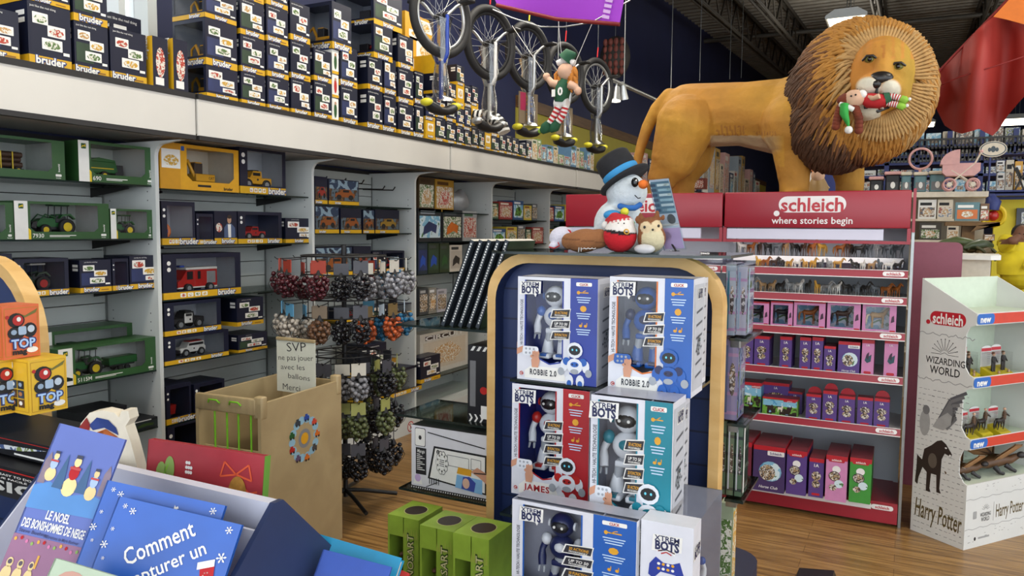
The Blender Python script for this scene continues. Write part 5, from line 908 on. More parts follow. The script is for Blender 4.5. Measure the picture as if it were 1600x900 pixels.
z = RZ[3]+.007; g = 'pink horse boxes on the third red shelf'
red_prod(1160, 1201, 471, 512, z, 'pink horse box at the end of the third red shelf beside the acrylic boxes', g, PK, 'window', ci=1); red_prod(1203, 1238, 471, 513, z, 'pink horse box second along the third red shelf, dark window', g, PK, 'window', ci=1)
red_prod(1239, 1289, 471, 514, z, 'pink window box holding a brown horse on blue sky', g, PK, 'window', ci=4); red_prod(1291, 1344, 471, 516, z, 'pink window box holding a dark brown horse, beside the tan one', g, PK, 'window', ci=5); red_prod(1346, 1400, 473, 518, z, 'pink window box holding a tan horse at the shelf\'s open end', g, PK, 'window', ci=6)
z = RZ[2]+.007; g = 'slim boxes on the fourth red shelf'
for i, (a, b_, t, c, st, lb) in enumerate([(1156, 1176, 525, PU, 'slim', 'slim purple animal box, first along the fourth red shelf'), (1177, 1201, 525, PU, 'slim', 'slim purple animal box, second along the fourth red shelf'), (1217, 1236, 526, PU, 'slim', 'slim purple animal box standing alone on the fourth red shelf'), (1248, 1266, 527, PU, 'slim', 'slim purple animal box, first of the touching pair on the fourth red shelf'), (1267, 1285, 527, PU, 'slim', 'slim purple animal box, second of the touching pair on the fourth red shelf'), (1286, 1305, 541, PU, 'slim', 'shortest slim purple box, between the pair and the wide purple box'), (1308, 1343, 534, PU, 'set', 'wide purple playset box on the fourth red shelf'), (1345, 1365, 531, PK, 'pink', 'slim pink box right beside the wide purple box'), (1380, 1402, 531, PK, 'pink', 'slim pink box at the end of the fourth red shelf')]): red_prod(a, b_, t, 580, z, lb, g, c, st)
z = RZ[1]+.007; g = 'boxes on the fifth red shelf'
red_prod(1150, 1189, 597, 650, z, 'blue sky farm scene box at the near end of the fifth red shelf', g, '#4d7f9e', 'scene', .12, YR+.06); red_prod(1190, 1246, 622, 655, z, 'low green meadow box with horses on the fifth red shelf', g, '#6a9c40', 'scene', .09)
red_prod(1190, 1232, 598, 650, z, 'red-lidded purple box behind the low green meadow box', g, PU, 'slim', .12, YR+.14); red_prod(1230, 1253, 612, 650, z, 'purple box beside and behind the green meadow box', g, PU, 'slim', .12, YR+.14)
for a, b_, t, y, lb in ((1258, 1282, 616, 658, 'first'), (1284, 1307, 611, 660, 'second'), (1309, 1335, 619, 663, 'third'), (1338, 1363, 621, 665, 'fourth'), (1364, 1389, 623, 668, 'last')): red_prod(a, b_, t, y, z, f'purple figurine box with hang tab, {lb} of the five on the fifth red shelf', g, PU, 'slim', .07, tab=lb != 'fourth')
z = .126; g = 'large boxes on the red base'
def base_prod(x0, x1, yt, yb, d, *a, **k): red_prod(x0, x1, yt, yb, z, *a, d=d, Y=hz((x0+x1)/2, yb, z).y, **k)
base_prod(1150, 1173, 690, 762, .3, 'red and purple box partly behind the acrylic boxes on the red base', g, '#6b2436', 'slim'); base_prod(1175, 1225, 697, 768, .3, 'largest purple playset box on the red base', g, '#43305f', 'set'); base_prod(1227, 1259, 704, 773, .3, 'tall purple box with round pictures on the red base', g, PU, 'round'); base_prod(1262, 1286, 716, 777, .2, 'narrow purple box next to the pink box on the red base', g, PU, 'slim'); base_prod(1288, 1322, 712, 783, .28, 'pink box between the purple and green boxes on the red base', g, PK, 'round'); base_prod(1325, 1360, 716, 786, .3, 'bright green box at the end of the red base', g, GR, 'round')
# ================================================================ WHITE CARDBOARD DISPLAY AT THE RIGHT
mat('card_white', '#cfcfcb', .6, var=.03, scale=6); mat('card_inner', '#c4cfbd', .6, var=.03); mat('card_grey', '#9a9a98', .6); mat('lip_red', '#c23a22', .45, var=.05); mat('tag_blue', '#1f5fb0', .45); mat('tray_yellow', '#c8b41e', .5, var=.06); mat('print_grey', '#6f6f70', .5); mat('old_gold', '#5f5233', .5, var=.2, scale=80); mat('fig_dark', '#231f20', .5); mat('fig_brown', '#5c3f26', .55, var=.15); mat('wing_tan', '#a57a50', .6, var=.12)
A_, B_ = Vector((.048, 4.541)), Vector((.308, 4.401)); AN = math.atan2(.396, .301); DS, DF = .30, .62
hs = thing('cardboard_display', 'white cardboard floor display with torn-paper print and blue new tags', 'display stand', (.308, 4.401, 0), AN)
def part(mb, nm, r=hs): return mb.build(nm, r)
LZ = [(1.144, 1.204), (.827, .884), (.516, .570)]
mb = MB(); sidep = [(0, 0), (DS, 0), (DS, 1.36), (.02, 1.204)]                    # (y,z)
notch = []
for hi, lo in ((1.144, .884), (.827, .570), (.516, .334)): notch += [(0, hi), (.03, hi-.012), (.045, hi-.05), (.045, lo+.05), (.02, lo+.01), (0, lo)]
mb.prism([(0, 0)]+[(DS, 0), (DS, 1.36), (0, 1.204)]+notch, 'x', 0, .006, 'card_white'); f = mb.face((0, DS, 0), (0, -1, 0), (0, 0, 1))
f.ell(.045, 1.135, .012, .012, 'red_print', 1); f.rr(.055, 1.125, .25, 1.195, .033, 'red_print', 1, 6); f.text('schleich', .152, 1.160, .055, 'print_white', 2, bold=.025, fit=.165)
tear = lambda z, sd: [(u*.3, z+.006*math.sin(u*31+sd)+.004*math.sin(u*77+sd)) for u in [i/24 for i in range(25)]]
f.line(tear(1.075, 0), .004, 'card_grey', 1); f.line(tear(.835, 2), .004, 'card_grey', 1)
for i in range(9): a = math.radians(15+150*i/8); f.line([(.145+.02*math.cos(a), .98+.015*math.sin(a)), (.145+.07*math.cos(a), .98+.075*math.sin(a))], .0022, 'print_black', 1); f.ell(.145+.07*math.cos(a), .98+.075*math.sin(a), .003, .003, 'print_black', 1, 6)
f.line([(.07, .975), (.125, .975), (.145, .985), (.165, .975), (.22, .975)], .0022, 'print_black', 1); f.text('WIZARDING', .15, .940, .036, 'print_black', 1, bold=.008, fit=.215); f.text('WORLD', .15, .890, .042, 'print_black', 1, bold=.01, fit=.165)
rg = random.Random(2)
for i in range(26):                                       # faint handwriting
    for j in range(11):
        u = .012+.026*j+rg.uniform(-.004, .004); z = .03+.03*i
        if z < .81: f.line([(u, z), (u+rg.uniform(.008, .02), z+rg.uniform(-.002, .002))], .004 if rg.random() < .3 else .0025, 'print_grey' if rg.random() < .35 else 'card_grey', 1)
# a spread wing and a standing dog
[f.line([(.125+.004*k, .615-.002*k), (.19+.004*k, .66+.010*(9-k)), (.275-.011*k, .80-.023*k)], .016, 'print_grey' if k % 2 else '#55555a', 2+(k % 2)) for k in range(10)]
f.poly([(.10, .59), (.13, .64), (.18, .68), (.205, .665), (.20, .62), (.16, .585)], 'card_grey', 4)
f.ell(.055, .60, .03, .07, 'card_grey', 2, 16); f.ell(.06, .67, .02, .025, 'print_grey', 3)
f.poly([(.05, .40), (.06, .46), (.10, .49), (.13, .52), (.155, .53), (.18, .515), (.215, .47), (.21, .455), (.175, .465), (.16, .43), (.158, .36), (.155, .27), (.165, .25), (.14, .25), (.135, .34), (.105, .34), (.10, .26), (.108, .24), (.08, .24), (.08, .34), (.055, .36), (.035, .30), (.03, .26), (.015, .27), (.02, .36), (.02, .42)], '#2c2320', 2); f.ell(.18, .495, .006, .004, 'print_white', 3, 8); f.ell(.205, .462, .006, .005, 'print_white', 3, 8); f.ell(.11, .41, .025, .04, '#5a5148', 3)
f.text('Harry Potter', .155, .135, .10, 'old_gold', 2, bold=.012, fit=.26, shear=.0, rot=-.06)
part(mb, 'side_panel'); mb = MB(); mb.prism([(0, 0), (DS, 0), (DS, 1.36), (0, 1.204)]+notch, 'x', DF-.006, DF, 'card_white'); part(mb, 'side_panel')
mb = MB(); mb.box(.006, DF-.006, DS-.008, DS, 0, 1.36, 'card_inner'); part(mb, 'back_panel')
mb = MB(); mb.box(0.006, DF-.006, 0, .006, 0, .334, 'card_white'); f = mb.face((0, 0, 0), (1, 0, 0), (0, 0, 1)); tz = lambda z: [(u*.6, z+.004*math.sin(u*40)) for u in [i/20 for i in range(21)]]
f.line(tz(.255), .003, 'card_grey', 1); f.line(tz(.10), .003, 'card_grey', 1); f.text('WIZARDING', .16, .165, .02, 'print_black', 1, fit=.085); f.text('WORLD', .16, .14, .022, 'print_black', 1, fit=.065)
for i in range(7): a = math.radians(20+140*i/6); f.line([(.16+.01*math.cos(a), .185+.01*math.sin(a)), (.16+.032*math.cos(a), .185+.032*math.sin(a))], .0015, 'print_black', 1)
f.line([(.225, .12), (.225, .22)], .002, 'print_grey', 1); f.text('Harry Potter', .36, .17, .07, 'old_gold', 1, bold=.012, fit=.23); f.rr(.06, .15, .09, .19, .006, 'card_grey', 1); f.ell(.085, .045, .008, .01, 'print_black', 1); f.rect(.11, .04, .2, .05, 'card_grey', 1)
for i in range(40): u = rg.uniform(.02, .58); z = rg.choice([rg.uniform(.02, .09), rg.uniform(.27, .32)]); f.line([(u, z), (u+rg.uniform(.006, .02), z)], .003, 'card_grey', 1)
part(mb, 'front_panel')
for i, (lo, hi) in enumerate(LZ):
    mb = MB(); mb.box(0.001, DF-.001, -.004, 0, lo, hi, 'card_white'); mb.box(.07, DF-.002, -.006, -.004, lo+.004, hi-.004, 'lip_red'); f = mb.face((0, -.006, lo), (1, 0, 0), (0, 0, 1)); h = hi-lo; f.rr(-.0, .004, .135, h-.004, .018, 'tag_blue', 1, 4); f.text('new', .066, h*.5, .034, 'print_white', 2, bold=.03); part(mb, 'shelf_lip')
    mb = MB(); zz = hi-.012 if i == 0 else hi-.035; mb.box(.006, DF-.006, .0, DS-.008, zz-.006, zz, 'card_inner'); part(mb, 'shelf')
mb = MB(); mb.box(.006, DF-.006, .006, DS-.008, .325, .334, 'card_inner'); part(mb, 'shelf')
Q = hs.matrix_basis
def fig_pack(x, y, z, kind, label, k):
    p = Q @ Vector((x, y, z)); r = thing('figure_pack', label, 'toy pack', p, AN, 'figure packs in the cardboard display'); w, h = .085, .165 if kind == 'man' else .15
    mb = MB(); pts = [(-w/2, 0), (w/2, 0), (w/2, h*.9)]+[(w/2*math.cos(t), h*.9+h*.1*math.sin(t)) for t in [PI*i/8 for i in range(1, 8)]]+[(-w/2, h*.9)]; mb.prism(pts, 'y', .05, .053, 'card_white'); f = mb.face((-w/2, .05, 0), (1, 0, 0), (0, 0, 1)); f.rect(.002, h*.82, w-.002, h*.92, 'red_print', 1)
    for i in range(6): f.rect(w*.6, h*(.7-.06*i), w*.9, h*(.715-.06*i), 'card_grey', 1)
    mb.build('backing_card', r); mb = MB(); mb.prism([(-.03, 0), (.05, 0), (.05, .055), (-.03, .018)], 'x', -w/2, w/2, 'tray_yellow'); mb.build('tray', r)
    mb = MB(); z0 = .035
    if kind == 'man':
        for e in (-1, 1): mb.tube([(e*.008, .01, z0-.01), (e*.007, .01, z0+.035), (e*.004, .01, z0+.045)], [.006, .0065, .006], 'fig_dark', 7); mb.tube([(e*.009, .01, z0+.075), (e*.016, .006, z0+.06), (e*.012, -.004, z0+.05)], [.005, .0045, .0035], 'fig_dark', 6)
        mb.tube([(0, .01, z0+.04), (0, .01, z0+.06), (0, .01, z0+.078)], [.011, .0125, .008], 'fig_dark', 9, flat=.7); mb.ball((0, .01, z0+.09), (.008, .008, .010), 'elf_skin', 9, 7); mb.ball((0, .012, z0+.094), (.009, .009, .008), 'fig_brown', 9, 6); mb.ball((.018, -.01, z0-.005), (.008, .006, .012), 'elf_skin', 7, 5)
    else:
        mb.T = Matrix.Translation((0, .01, z0-.012)); horse(mb, '#2a2323', '#1b1717', 1.05, -.3, leg2=None); mb.tube([(.03, 0, .06), (.032, 0, .09), (.032, 0, .105)], [.010, .011, .006], 'fig_brown', 7); mb.ball((.032, 0, .115), .008, 'elf_skin', 7, 6); mb.T = None
    mb.build('figurine', r); mb = MB(); mb.box(-w*.45, w*.45, -.015, .049, .02, h*.8, 'clear_film', 'lrfu'); mb.build('blister', r)
z1 = LZ[1][1]-.033; z2 = LZ[2][1]-.033
for x, y, lb, kd in ((.065, .06, 'first', 'man'), (.155, .12, 'second', 'man'), (.25, .05, 'third', 'man'), (.345, .06, 'fourth', 'man')): fig_pack(x, y, z1, kd, f'red-topped pack with a dark standing figure, {lb} on the upper cardboard shelf', 0)
for x, y, lb in ((.085, .05, 'first'), (.24, .09, 'second'), (.35, .06, 'third')): fig_pack(x, y, z2, 'horse', f'red-topped pack with a black horse rider figure, {lb} on the middle cardboard shelf', 0)
# brown winged creatures lying in the lowest tier
for i, (x, y, s, lb) in enumerate(((.12, .10, 1.0, 'brown winged creature figure lying nearest the corner of the lowest cardboard tier'), (.38, .10, 1.25, 'brown winged creature figure lying deeper along the lowest cardboard tier'))):
    p = Q @ Vector((x, y, .335)); t = thing('creature_figurine', lb, 'figurine', p, AN, None); mb = MB(); c = lambda *a: tuple(v*s for v in a)
    mb.tube([c(-.12, .02, .03), c(-.06, .0, .04), c(.0, 0, .045), c(.05, -.03, .05), c(.07, -.05, .07)], [.008*s, .024*s, .03*s, .018*s, .012*s], 'fig_brown', 9); mb.ball(c(.075, -.06, .075), c(.022, .016, .014), 'fig_dark', 9, 7)
    for e in (-1, 1): mb.tube([c(.02, e*.03, .03), c(.03, e*.05, .015), c(.05, e*.055, .006)], [.012*s, .008*s, .007*s], 'fig_dark', 7); mb.tube([c(-.05, e*.03, .03), c(-.05, e*.05, .012), c(-.03, e*.055, .006)], [.012*s, .008*s, .007*s], 'fig_dark', 7)
    mb.build('body', t)
    for e in (-1, 1):
        mb = MB(); mb.add([c(.01, e*.02, .06), c(.08, e*.06, .12), c(-.02, e*.09, .14), c(-.12, e*.08, .10), c(-.08, e*.04, .07), c(.01, e*.024, .056), c(.08, e*.064, .116), c(-.02, e*.094, .136), c(-.12, e*.084, .096), c(-.08, e*.044, .066)], [(0, 1, 2, 3, 4), (9, 8, 7, 6, 5)], 'wing_tan')
        for q in (c(.08, e*.06, .12), c(-.02, e*.09, .14), c(-.12, e*.08, .10)): mb.tube([c(.01, e*.02, .06), q], [.006*s, .002*s], 'fig_brown', 5)
        mb.build('wing', t)
# ================================================================ BIRCH BALL CRATE WITH SIGN, MARBLE RACK
mat('cord_green', '#7cc322', .6); mat('paper', '#d6d6c6', .7, var=.03); mat('ink', '#1a1a1c', .6)
CN_ = Vector((-2.488, 2.436)); ca = math.radians(5); cx_ = Vector((math.cos(ca), math.sin(ca))); cy_ = Vector((-math.sin(ca), math.cos(ca))); cw, cl, chh = .372, .60, .855
c0 = CN_-cx_*cw
cr = thing('ball_crate', 'tall birch plywood ball crate with green elastic cords, in front of the shelves', 'crate', (c0.x, c0.y, 0), ca)
mb = MB(); mb.box(cw-.018, cw, .0, cl, .0, chh-.03, 'ply'); f = mb.face((cw, 0, 0), (0, 1, 0), (0, 0, 1)); cu, cv = cl*.50, .60
f.ell(cu, cv, .028, .028, 'cat_yellow', 2, 18); f.ell(cu, cv, .046, .046, '#7f8083', 1, 18)
for k in range(14): a = 2*PI*k/14; f.ell(cu+.092*math.cos(a), cv+.092*math.sin(a), .024, .020, '#8fb8cc', 1, 10)
for k, col in enumerate(['toy_orange', '#c7452f', 'toy_blue', '#2f3b45', 'jd_toy', 'toy_red', '#5b4a6a', 'toy_orange', '#44423f']):
    a = 2*PI*k/9; u, v = cu+.098*math.cos(a), cv+.098*math.sin(a); f.rr(u-.02, v-.012, u+.018, v+.008, .005, col, 3); f.rect(u-.012, v+.006, u+.006, v+.018, col, 3); f.ell(u-.01, v-.013, .006, .006, 'print_black', 4, 8); f.ell(u+.01, v-.013, .006, .006, 'print_black', 4, 8)
mb.build('side_panel', cr)
mb = MB(); mb.box(0, .018, 0, cl, 0, chh-.02, 'ply'); mb.build('side_panel', cr); mb = MB(); mb.box(.018, cw-.018, cl-.018, cl, 0, chh-.03, 'ply'); mb.build('back_panel', cr); mb = MB(); mb.box(.018, cw-.018, .0, cl-.018, .1, .118, 'ply'); mb.build('floor_panel', cr)
for x in (cw-.03,): 
    for y in (0, cl-.04): mb = MB(); mb.bbox(x-.012, x+.035, y, y+.04, chh-.10, chh, 'ply', .008, 2); mb.build('corner_post', cr)
mb = MB(); mb.bbox(.0, cw-.03, -.002, .022, chh-.085, chh-.01, 'ply', .006, 2)
for x in (.08, .20): mb.tube([(x, -.004, chh-.045), (x+.01, -.012, chh-.03), (x+.055, -.012, chh-.03), (x+.065, -.004, chh-.045)], .004, 'cord_green', 6)
mb.build('top_rail', cr); mb = MB(); mb.box(.018, cw-.018, 0, .02, .10, .25, 'ply'); mb.build('lower_rail', cr)
for x in (.105, .175, .24, .31): mb = MB(); mb.cyl((x, .008, .22), (x, .008, chh-.08), .0045, k='cord_green', n=6); mb.build('cord', cr)
mb = MB(); mb.box(.02, cw-.02, .03, .04, .12, .6, 'ply'); mb.build('inner_panel', cr)
# -- handwritten sign
YS = 2.86; a, b = hy(433, 604, YS), hy(493, 604, YS); t = hy(463, 530, YS).z; w = b.x-a.x; r = thing('paper_sign', 'handwritten paper sign clipped upright inside the birch crate', 'sign', ((a.x+b.x)/2, YS, a.z-.02)); h = t-a.z+.02
mb = MB(); mb.box(-w/2, w/2, 0, .003, 0, h, 'paper'); f = mb.face((-w/2, 0, 0), (1, 0, 0), (0, 0, 1))
for s, u, v, hh, ww, ro in (('SVP', .52, .86, .17, .5, .08), ('ne pas jouer', .50, .66, .105, .9, .06), ('avec les', .42, .48, .10, .62, .05), ('ballons', .58, .31, .10, .56, -.02), ('Merci', .38, .10, .12, .45, 0)): f.text(s, w*u, h*v, h*hh, 'ink', 1, bold=-.006, fit=w*ww, rot=ro)
mb.build('sheet', r); mb = MB(); mb.bbox(-w*.5, w*.5, -.006, .008, h-.012, h+.004, 'ply', .003, 1); mb.build('clip', r); mb = MB(); mb.box(-.012, .012, .004, .010, .12-r.location.z, .0, 'ply'); mb.build('stake', r)
# -- spinning rack of marble nets
RX, RY = -2.87, 3.46
rk = thing('marble_rack', 'black wire spinner rack with marble nets behind the birch crate', 'rack', (RX, RY, 0)); mb = MB(); mb.cyl((0, 0, .03), (0, 0, 1.50), .014, k='dark_steel'); mb.build('pole', rk)
for k in range(5): mb = MB(); a = 2*PI*k/5-.5; mb.tube([(0, 0, .07), (.1*math.cos(a), .1*math.sin(a), .06), (.30*math.cos(a), .30*math.sin(a), .022)], .012, 'dark_steel', 6); mb.build('foot', rk)
TI = [(1.44, .33), (1.20, .32), (.88, .28), (.66, .27), (.43, .26)]
for z, R_ in TI:
    mb = MB(); mb.torus((0, 0, z), (0, 0, 1), R_*.72, .005, 'dark_steel', 28, 6); mb.torus((0, 0, z-.10), (0, 0, 1), R_*.72, .004, 'dark_steel', 28, 6)
    for k in range(10): a = 2*PI*k/10; c, s = math.cos(a), math.sin(a); mb.tube([(.014*c, .014*s, z), (R_*.72*c, R_*.72*s, z)], .003, 'dark_steel', 5); mb.tube([(R_*.72*c, R_*.72*s, z), (R_*.72*c, R_*.72*s, z-.10)], .003, 'dark_steel', 5); mb.tube([(R_*.72*c, R_*.72*s, z-.012), (R_*1.12*c, R_*1.12*s, z-.02), (R_*1.16*c, R_*1.16*s, z-.008)], .003, 'dark_steel', 5)
    mb.build('hook_ring', rk)
MC = [('dark red', '#4a1820', '#a03a28'), ('black and white', '#8b8b90', '#cfc9bb'), ('black', '#1f1f24', '#48484f'), ('pearl white', '#b7ada0', '#5e9fc4'), ('orange', '#b0532a', '#77623a'), ('blue', '#2a6c92', '#b9c9d4'), ('olive green', '#5c6440', '#9fa05a'), ('brown', '#6a4a34', '#7a6a58')]
MP = {}
def marble_net(x, y, z, ci, lb, s=1.0):
    if ci not in MP:
        nm, c1, c2 = MC[ci]; t = thing('marble_net', lb, 'marbles', (x, y, z), 0, 'marble nets on the spinner rack'); rg2 = random.Random(ci); mat('marble%d' % ci, c1, .12, var=.35, scale=45); k = 'marble%d' % ci
        mb = MB()
        for i in range(36):
            v = i/36; a = i*2.4; rr = .036*math.sin(PI*min(.97, .18+v*.8))**.6; mb.ball((rr*math.cos(a)*.95, rr*math.sin(a)*.95, -.065-.085*v+.01*math.sin(a*3)), .0108, k, 7, 5)
        mb.tube([(0, 0, -.03), (0, 0, -.055)], [.004, .014], 'ink', 6)
        for i in range(6): a = PI*2*i/6; mb.tube([(.006*math.cos(a), .006*math.sin(a), -.05)]+[(.048*math.sin(PI*q)**.7*math.cos(a+q), .048*math.sin(PI*q)**.7*math.sin(a+q), -.05-.115*q) for q in (.25, .5, .75, .97)], .0012, 'ink', 4)
        mb.build('net', t); mb = MB(); mb.box(-.03, .03, -.002, .002, -.045, .012, mat('netcard%d' % ci, c2, .5)); mb.build('header_card', t); MP[ci] = t; return t
    return clone(MP[ci], lb, (x, y, z))
va = math.atan2(-RY, -RX); seq = {0: [0, 0, 0, 2, 1, 1, 5], 1: [3, 3, 7, 2, 4, 5, 2], 2: [2, 2, 2, 1, 2, 6, 2], 3: [6, 6, 2, 6, 6, 2, 2], 4: [2, 7, 2, 2, 2, 2, 2]}
for ti, (z, R_) in enumerate(TI):
    for k in range(7):
        for q, (rr, dz) in enumerate(((1.07, -.03), (.70, -.05))):
            if q and ti > 2 and k % 2: continue
            a = 2*PI*(k-3)/10+va; a = (round(a/(2*PI/10))+.5*q)*(2*PI/10); ci = seq[ti][(k+q) % 7]
            o = marble_net(RX+R_*rr*math.cos(a), RY+R_*rr*math.sin(a), z+dz, ci, f'{MC[ci][0]} marble net, {ORD[k]} {"inner" if q else "outer"} hook, {["top", "second", "third", "fourth", "lowest"][ti]} spinner ring'); o.rotation_euler.z = a+PI/2; o.scale = (1.35, 1.35, 1.2)
# ================================================================ BOOK STAND IN THE FOREGROUND
mat('stand_navy', '#1d2a4d', .45, var=.05); mat('stand_white', '#c7c8d6', .4, var=.02); mat('book_blue', '#1f55ad', .3, var=.12, scale=7); mat('book_noel', '#4f62ad', .3, var=.10, scale=6); mat('book_sky', '#3f7fc0', .3, var=.12, scale=9); mat('book_plum', '#8d5a7d', .35, var=.15, scale=9); mat('book_red', '#a23038', .4, var=.05); mat('book_teal', '#1f86b0', .35, var=.06); mat('pages', '#d9d3c6', .7, var=.05); mat('leaf_green', '#86a352', .5); mat('pine_gold', '#a5762c', .5, var=.25, scale=60); mat('ribbon', '#d8562f', .5); mat('snow_glow', '#e2c789', .4, var=.15, scale=20); mat('barn', '#7b6a78', .5, var=.2)
YB = 1.10; ZB = 1.062; XL, XR = -1.775, -1.085
st = thing('book_stand', 'navy and white gabled book stand in the left foreground', 'display stand', ((XL+XR)/2, YB, 0))
def gable(x, nm):
    mb = wmb(st); mb.prism([(YB-.36, .3), (YB-.36, .70), (YB-.012, ZB), (YB+.012, ZB), (YB+.40, .66), (YB+.40, .3)], 'x', x-.006, x+.006, 'stand_navy'); mb.build(nm, st)
gable(XR, 'gable_panel'); gable(XL, 'gable_panel')
mb = wmb(st); mb.box(XL+.007, XL+.012, YB-.35, YB-.01, .4, .72, 'stand_white'); mb.prism([(YB-.352, .70), (YB-.352, .72), (YB-.02, ZB-.008), (YB-.02, .70)], 'x', XL+.007, XL+.012, 'stand_white'); mb.build('inner_lining', st)
mb = wmb(st); mb.box(XL+.013, XR-.007, YB-.012, YB+.012, .3, ZB-.002, 'stand_white'); mb.build('spine_panel', st)
mb = wmb(st); mb.box(XL+.013, XR-.007, YB-.05, YB-.044, .5, ZB-.045, 'stand_white'); mb.build('divider', st)
mb = wmb(st); mb.box(XL+.013, XR-.007, YB-.35, YB-.02, .62, .63, 'stand_navy'); mb.build('shelf', st); mb = wmb(st); mb.box(XL+.013, XR-.007, YB+.02, YB+.40, .58, .59, 'stand_navy'); mb.build('shelf', st)
mb = wmb(st); mb.box(XL+.01, XR-.01, YB-.3, YB+.34, 0, .3, 'stand_navy'); mb.build('plinth', st)
def book(o, u, v, w, h, t, name, label, cover, spine='pages', group=None, cat='book'):
    """slab with its cover at corner o (lower left), across u, up v; pages show at the edges"""
    u = Vector(u).normalized(); v = Vector(v); v = (v-u*v.dot(u)).normalized(); n = u.cross(v); r = thing(name, label, cat, Vector(o)+u*(w/2)-n*(t/2), 0, group); M4 = Matrix((( u.x, -n.x, v.x, 0), (u.y, -n.y, v.y, 0), (u.z, -n.z, v.z, 0), (0, 0, 0, 1))); r.matrix_basis = Matrix.Translation(r.location) @ M4
    mb = MB(); mb.box(-w/2, w/2, -t/2, -t/2+.003, 0, h, cover); mb.box(-w/2, w/2, t/2-.003, t/2, 0, h, cover); mb.box(-w/2, -w/2+.003, -t/2, t/2, 0, h, cover); f = mb.face((-w/2, -t/2, 0), (1, 0, 0), (0, 0, 1))
    pg = MB(); pg.box(-w/2+.0035, w/2-.004, -t/2+.0032, t/2-.0032, .004, h-.004, spine); return r, mb, f, pg
def px_book(tl, tr, bl, p, n, h, t, *a, **k):
    """book whose upper edge runs between two pixels on the plane through p with normal n"""
    T1, T2, B1 = hp(*tl, p, n), hp(*tr, p, n), hp(*bl, p, n); u = (T2-T1); w = u.length; u.normalize(); v = T1-B1; v = (v-u*v.dot(u)).normalized(); return book(T1-v*h, u, v, w, h, t, *a, **k)+(w, h)
def flake(f, x, y, r, l=2):
    for k in range(3): a = PI*k/3+.3; f.line([(x-r*math.cos(a), y-r*math.sin(a)), (x+r*math.cos(a), y+r*math.sin(a))], r*.16, 'print_white', l)
    for k in range(6): a = PI*k/3+.3; f.ell(x+r*.72*math.cos(a), y+r*.72*math.sin(a), r*.2, r*.2, 'print_white', l+1, 6)
N1 = Vector((.42, -.80, .42)).normalized()
def comment_book(tl, tr, bl, P, label):
    r, mb, f, pg, w, h = px_book(tl, tr, bl, P, N1, .29, .012, 'picture_book', label, 'book_blue', group='blue snowflake picture books')
    for x, y, q in ((.08, .95, .02), (.15, .93, .028), (.05, .80, .016), (.03, .70, .03), (.06, .62, .014), (.92, .95, .03), (.93, .78, .04), (.86, .66, .03), (.04, .42, .03), (.07, .30, .016)): flake(f, w*x, h*y, w*q)
    Z = lambda q: h-w*q
    f.text('Comment', w*.43, Z(.255), w*.13, 'print_white', 2, bold=.012, fit=w*.54, rot=.64); f.text('capturer un', w*.54, Z(.39), w*.105, 'print_white', 2, bold=.01, fit=w*.60, rot=.64); f.text('renne', w*.60, Z(.57), w*.19, 'print_white', 2, bold=.05, fit=w*.46, rot=.5)
    f.poly([(w*.80, Z(.37)), (w*.90, Z(.32)), (w*.93, Z(.46)), (w*.98, Z(.53)), (w*.92, Z(.58)), (w*.84, Z(.50))], 'felt_red', 3); f.poly([(w*.78, Z(.38)), (w*.90, Z(.33)), (w*.89, Z(.28)), (w*.77, Z(.33))], 'print_white', 4)
    mb.build('cover', r); pg.build('pages', r)
PC = Vector((-1.2, .93, 1.0)); comment_book((186, 775), (378, 820), (160, 880), PC, 'large blue picture book with snowflakes and a red stocking, front of the stand'); comment_book((168, 750), (352, 790), (140, 860), PC+Vector((.0, .03, -.006)), 'second blue snowflake book just behind the stocking one')
r, mb, f, pg, w, h = px_book((93, 661), (196, 687), (43, 890), Vector((-1.42, .90, 1.1)), Vector((.62, -.72, .30)).normalized(), .30, .014, 'picture_book', 'violet blue picture book with three snowmen, leaning at the left of the stand', 'book_noel')
f.rect(0, 0, w, h*.30, 'book_plum', 1); f.poly([(0, h*.60), (w*.2, h*.64), (w*.5, h*.58), (w*.8, h*.62), (w, h*.60), (w, h*.48), (0, h*.46)], 'book_sky', 1)
for x, z0, s in ((.16, .66, .8), (.48, .60, 1.1), (.80, .60, .85)):
    f.ell(w*x, h*(z0+.03*s), w*.095*s, h*.055*s, 'snow_glow', 3); f.ell(w*x, h*(z0+.115*s), w*.065*s, h*.045*s, '#9fb4d8' if x != .48 else 'felt_red', 4); f.ell(w*x, h*(z0+.175*s), w*.045*s, h*.028*s, 'snow_glow', 5); f.rect(w*(x-.04*s), h*(z0+.195*s), w*(x+.04*s), h*(z0+.215*s), '#22253f', 6); f.rect(w*(x-.07*s), h*(z0+.13*s), w*(x+.07*s), h*(z0+.145*s), 'toy_red', 6)
for x in (.32, .65): f.poly([(w*(x-.08), h*.61), (w*(x+.08), h*.61), (w*(x+.045), h*.72), (w*x, h*.83), (w*(x-.045), h*.72)], '#27527d', 3)
for x in (.02, .9): f.poly([(w*x, h*.62), (w*(x+.1), h*.62), (w*(x+.1), h*.76), (w*(x+.05), h*.82), (w*x, h*.76)], 'barn', 2)
f.text('LE NOEL', w*.5, h*.445, h*.055, 'print_white', 3, bold=.025, fit=w*.34); f.text('DES BONSHOMMES DE NEIGE', w*.5, h*.375, h*.055, 'print_white', 3, bold=.025, fit=w*.9); f.text('Steve Buehner', w*.26, h*.325, h*.022, '#2c2a5c', 3); f.text('Illustrations de Mark Buehner', w*.66, h*.318, h*.02, '#2c2a5c', 3, fit=w*.5)
for i in range(12): f.ell(w*(.05+.08*i), h*(.27+.012*math.sin(i*1.7)), w*.02, h*.012, ['gold_print', 'felt_red', '#c86a9a', 'leaf_green'][i % 4], 3, 8)
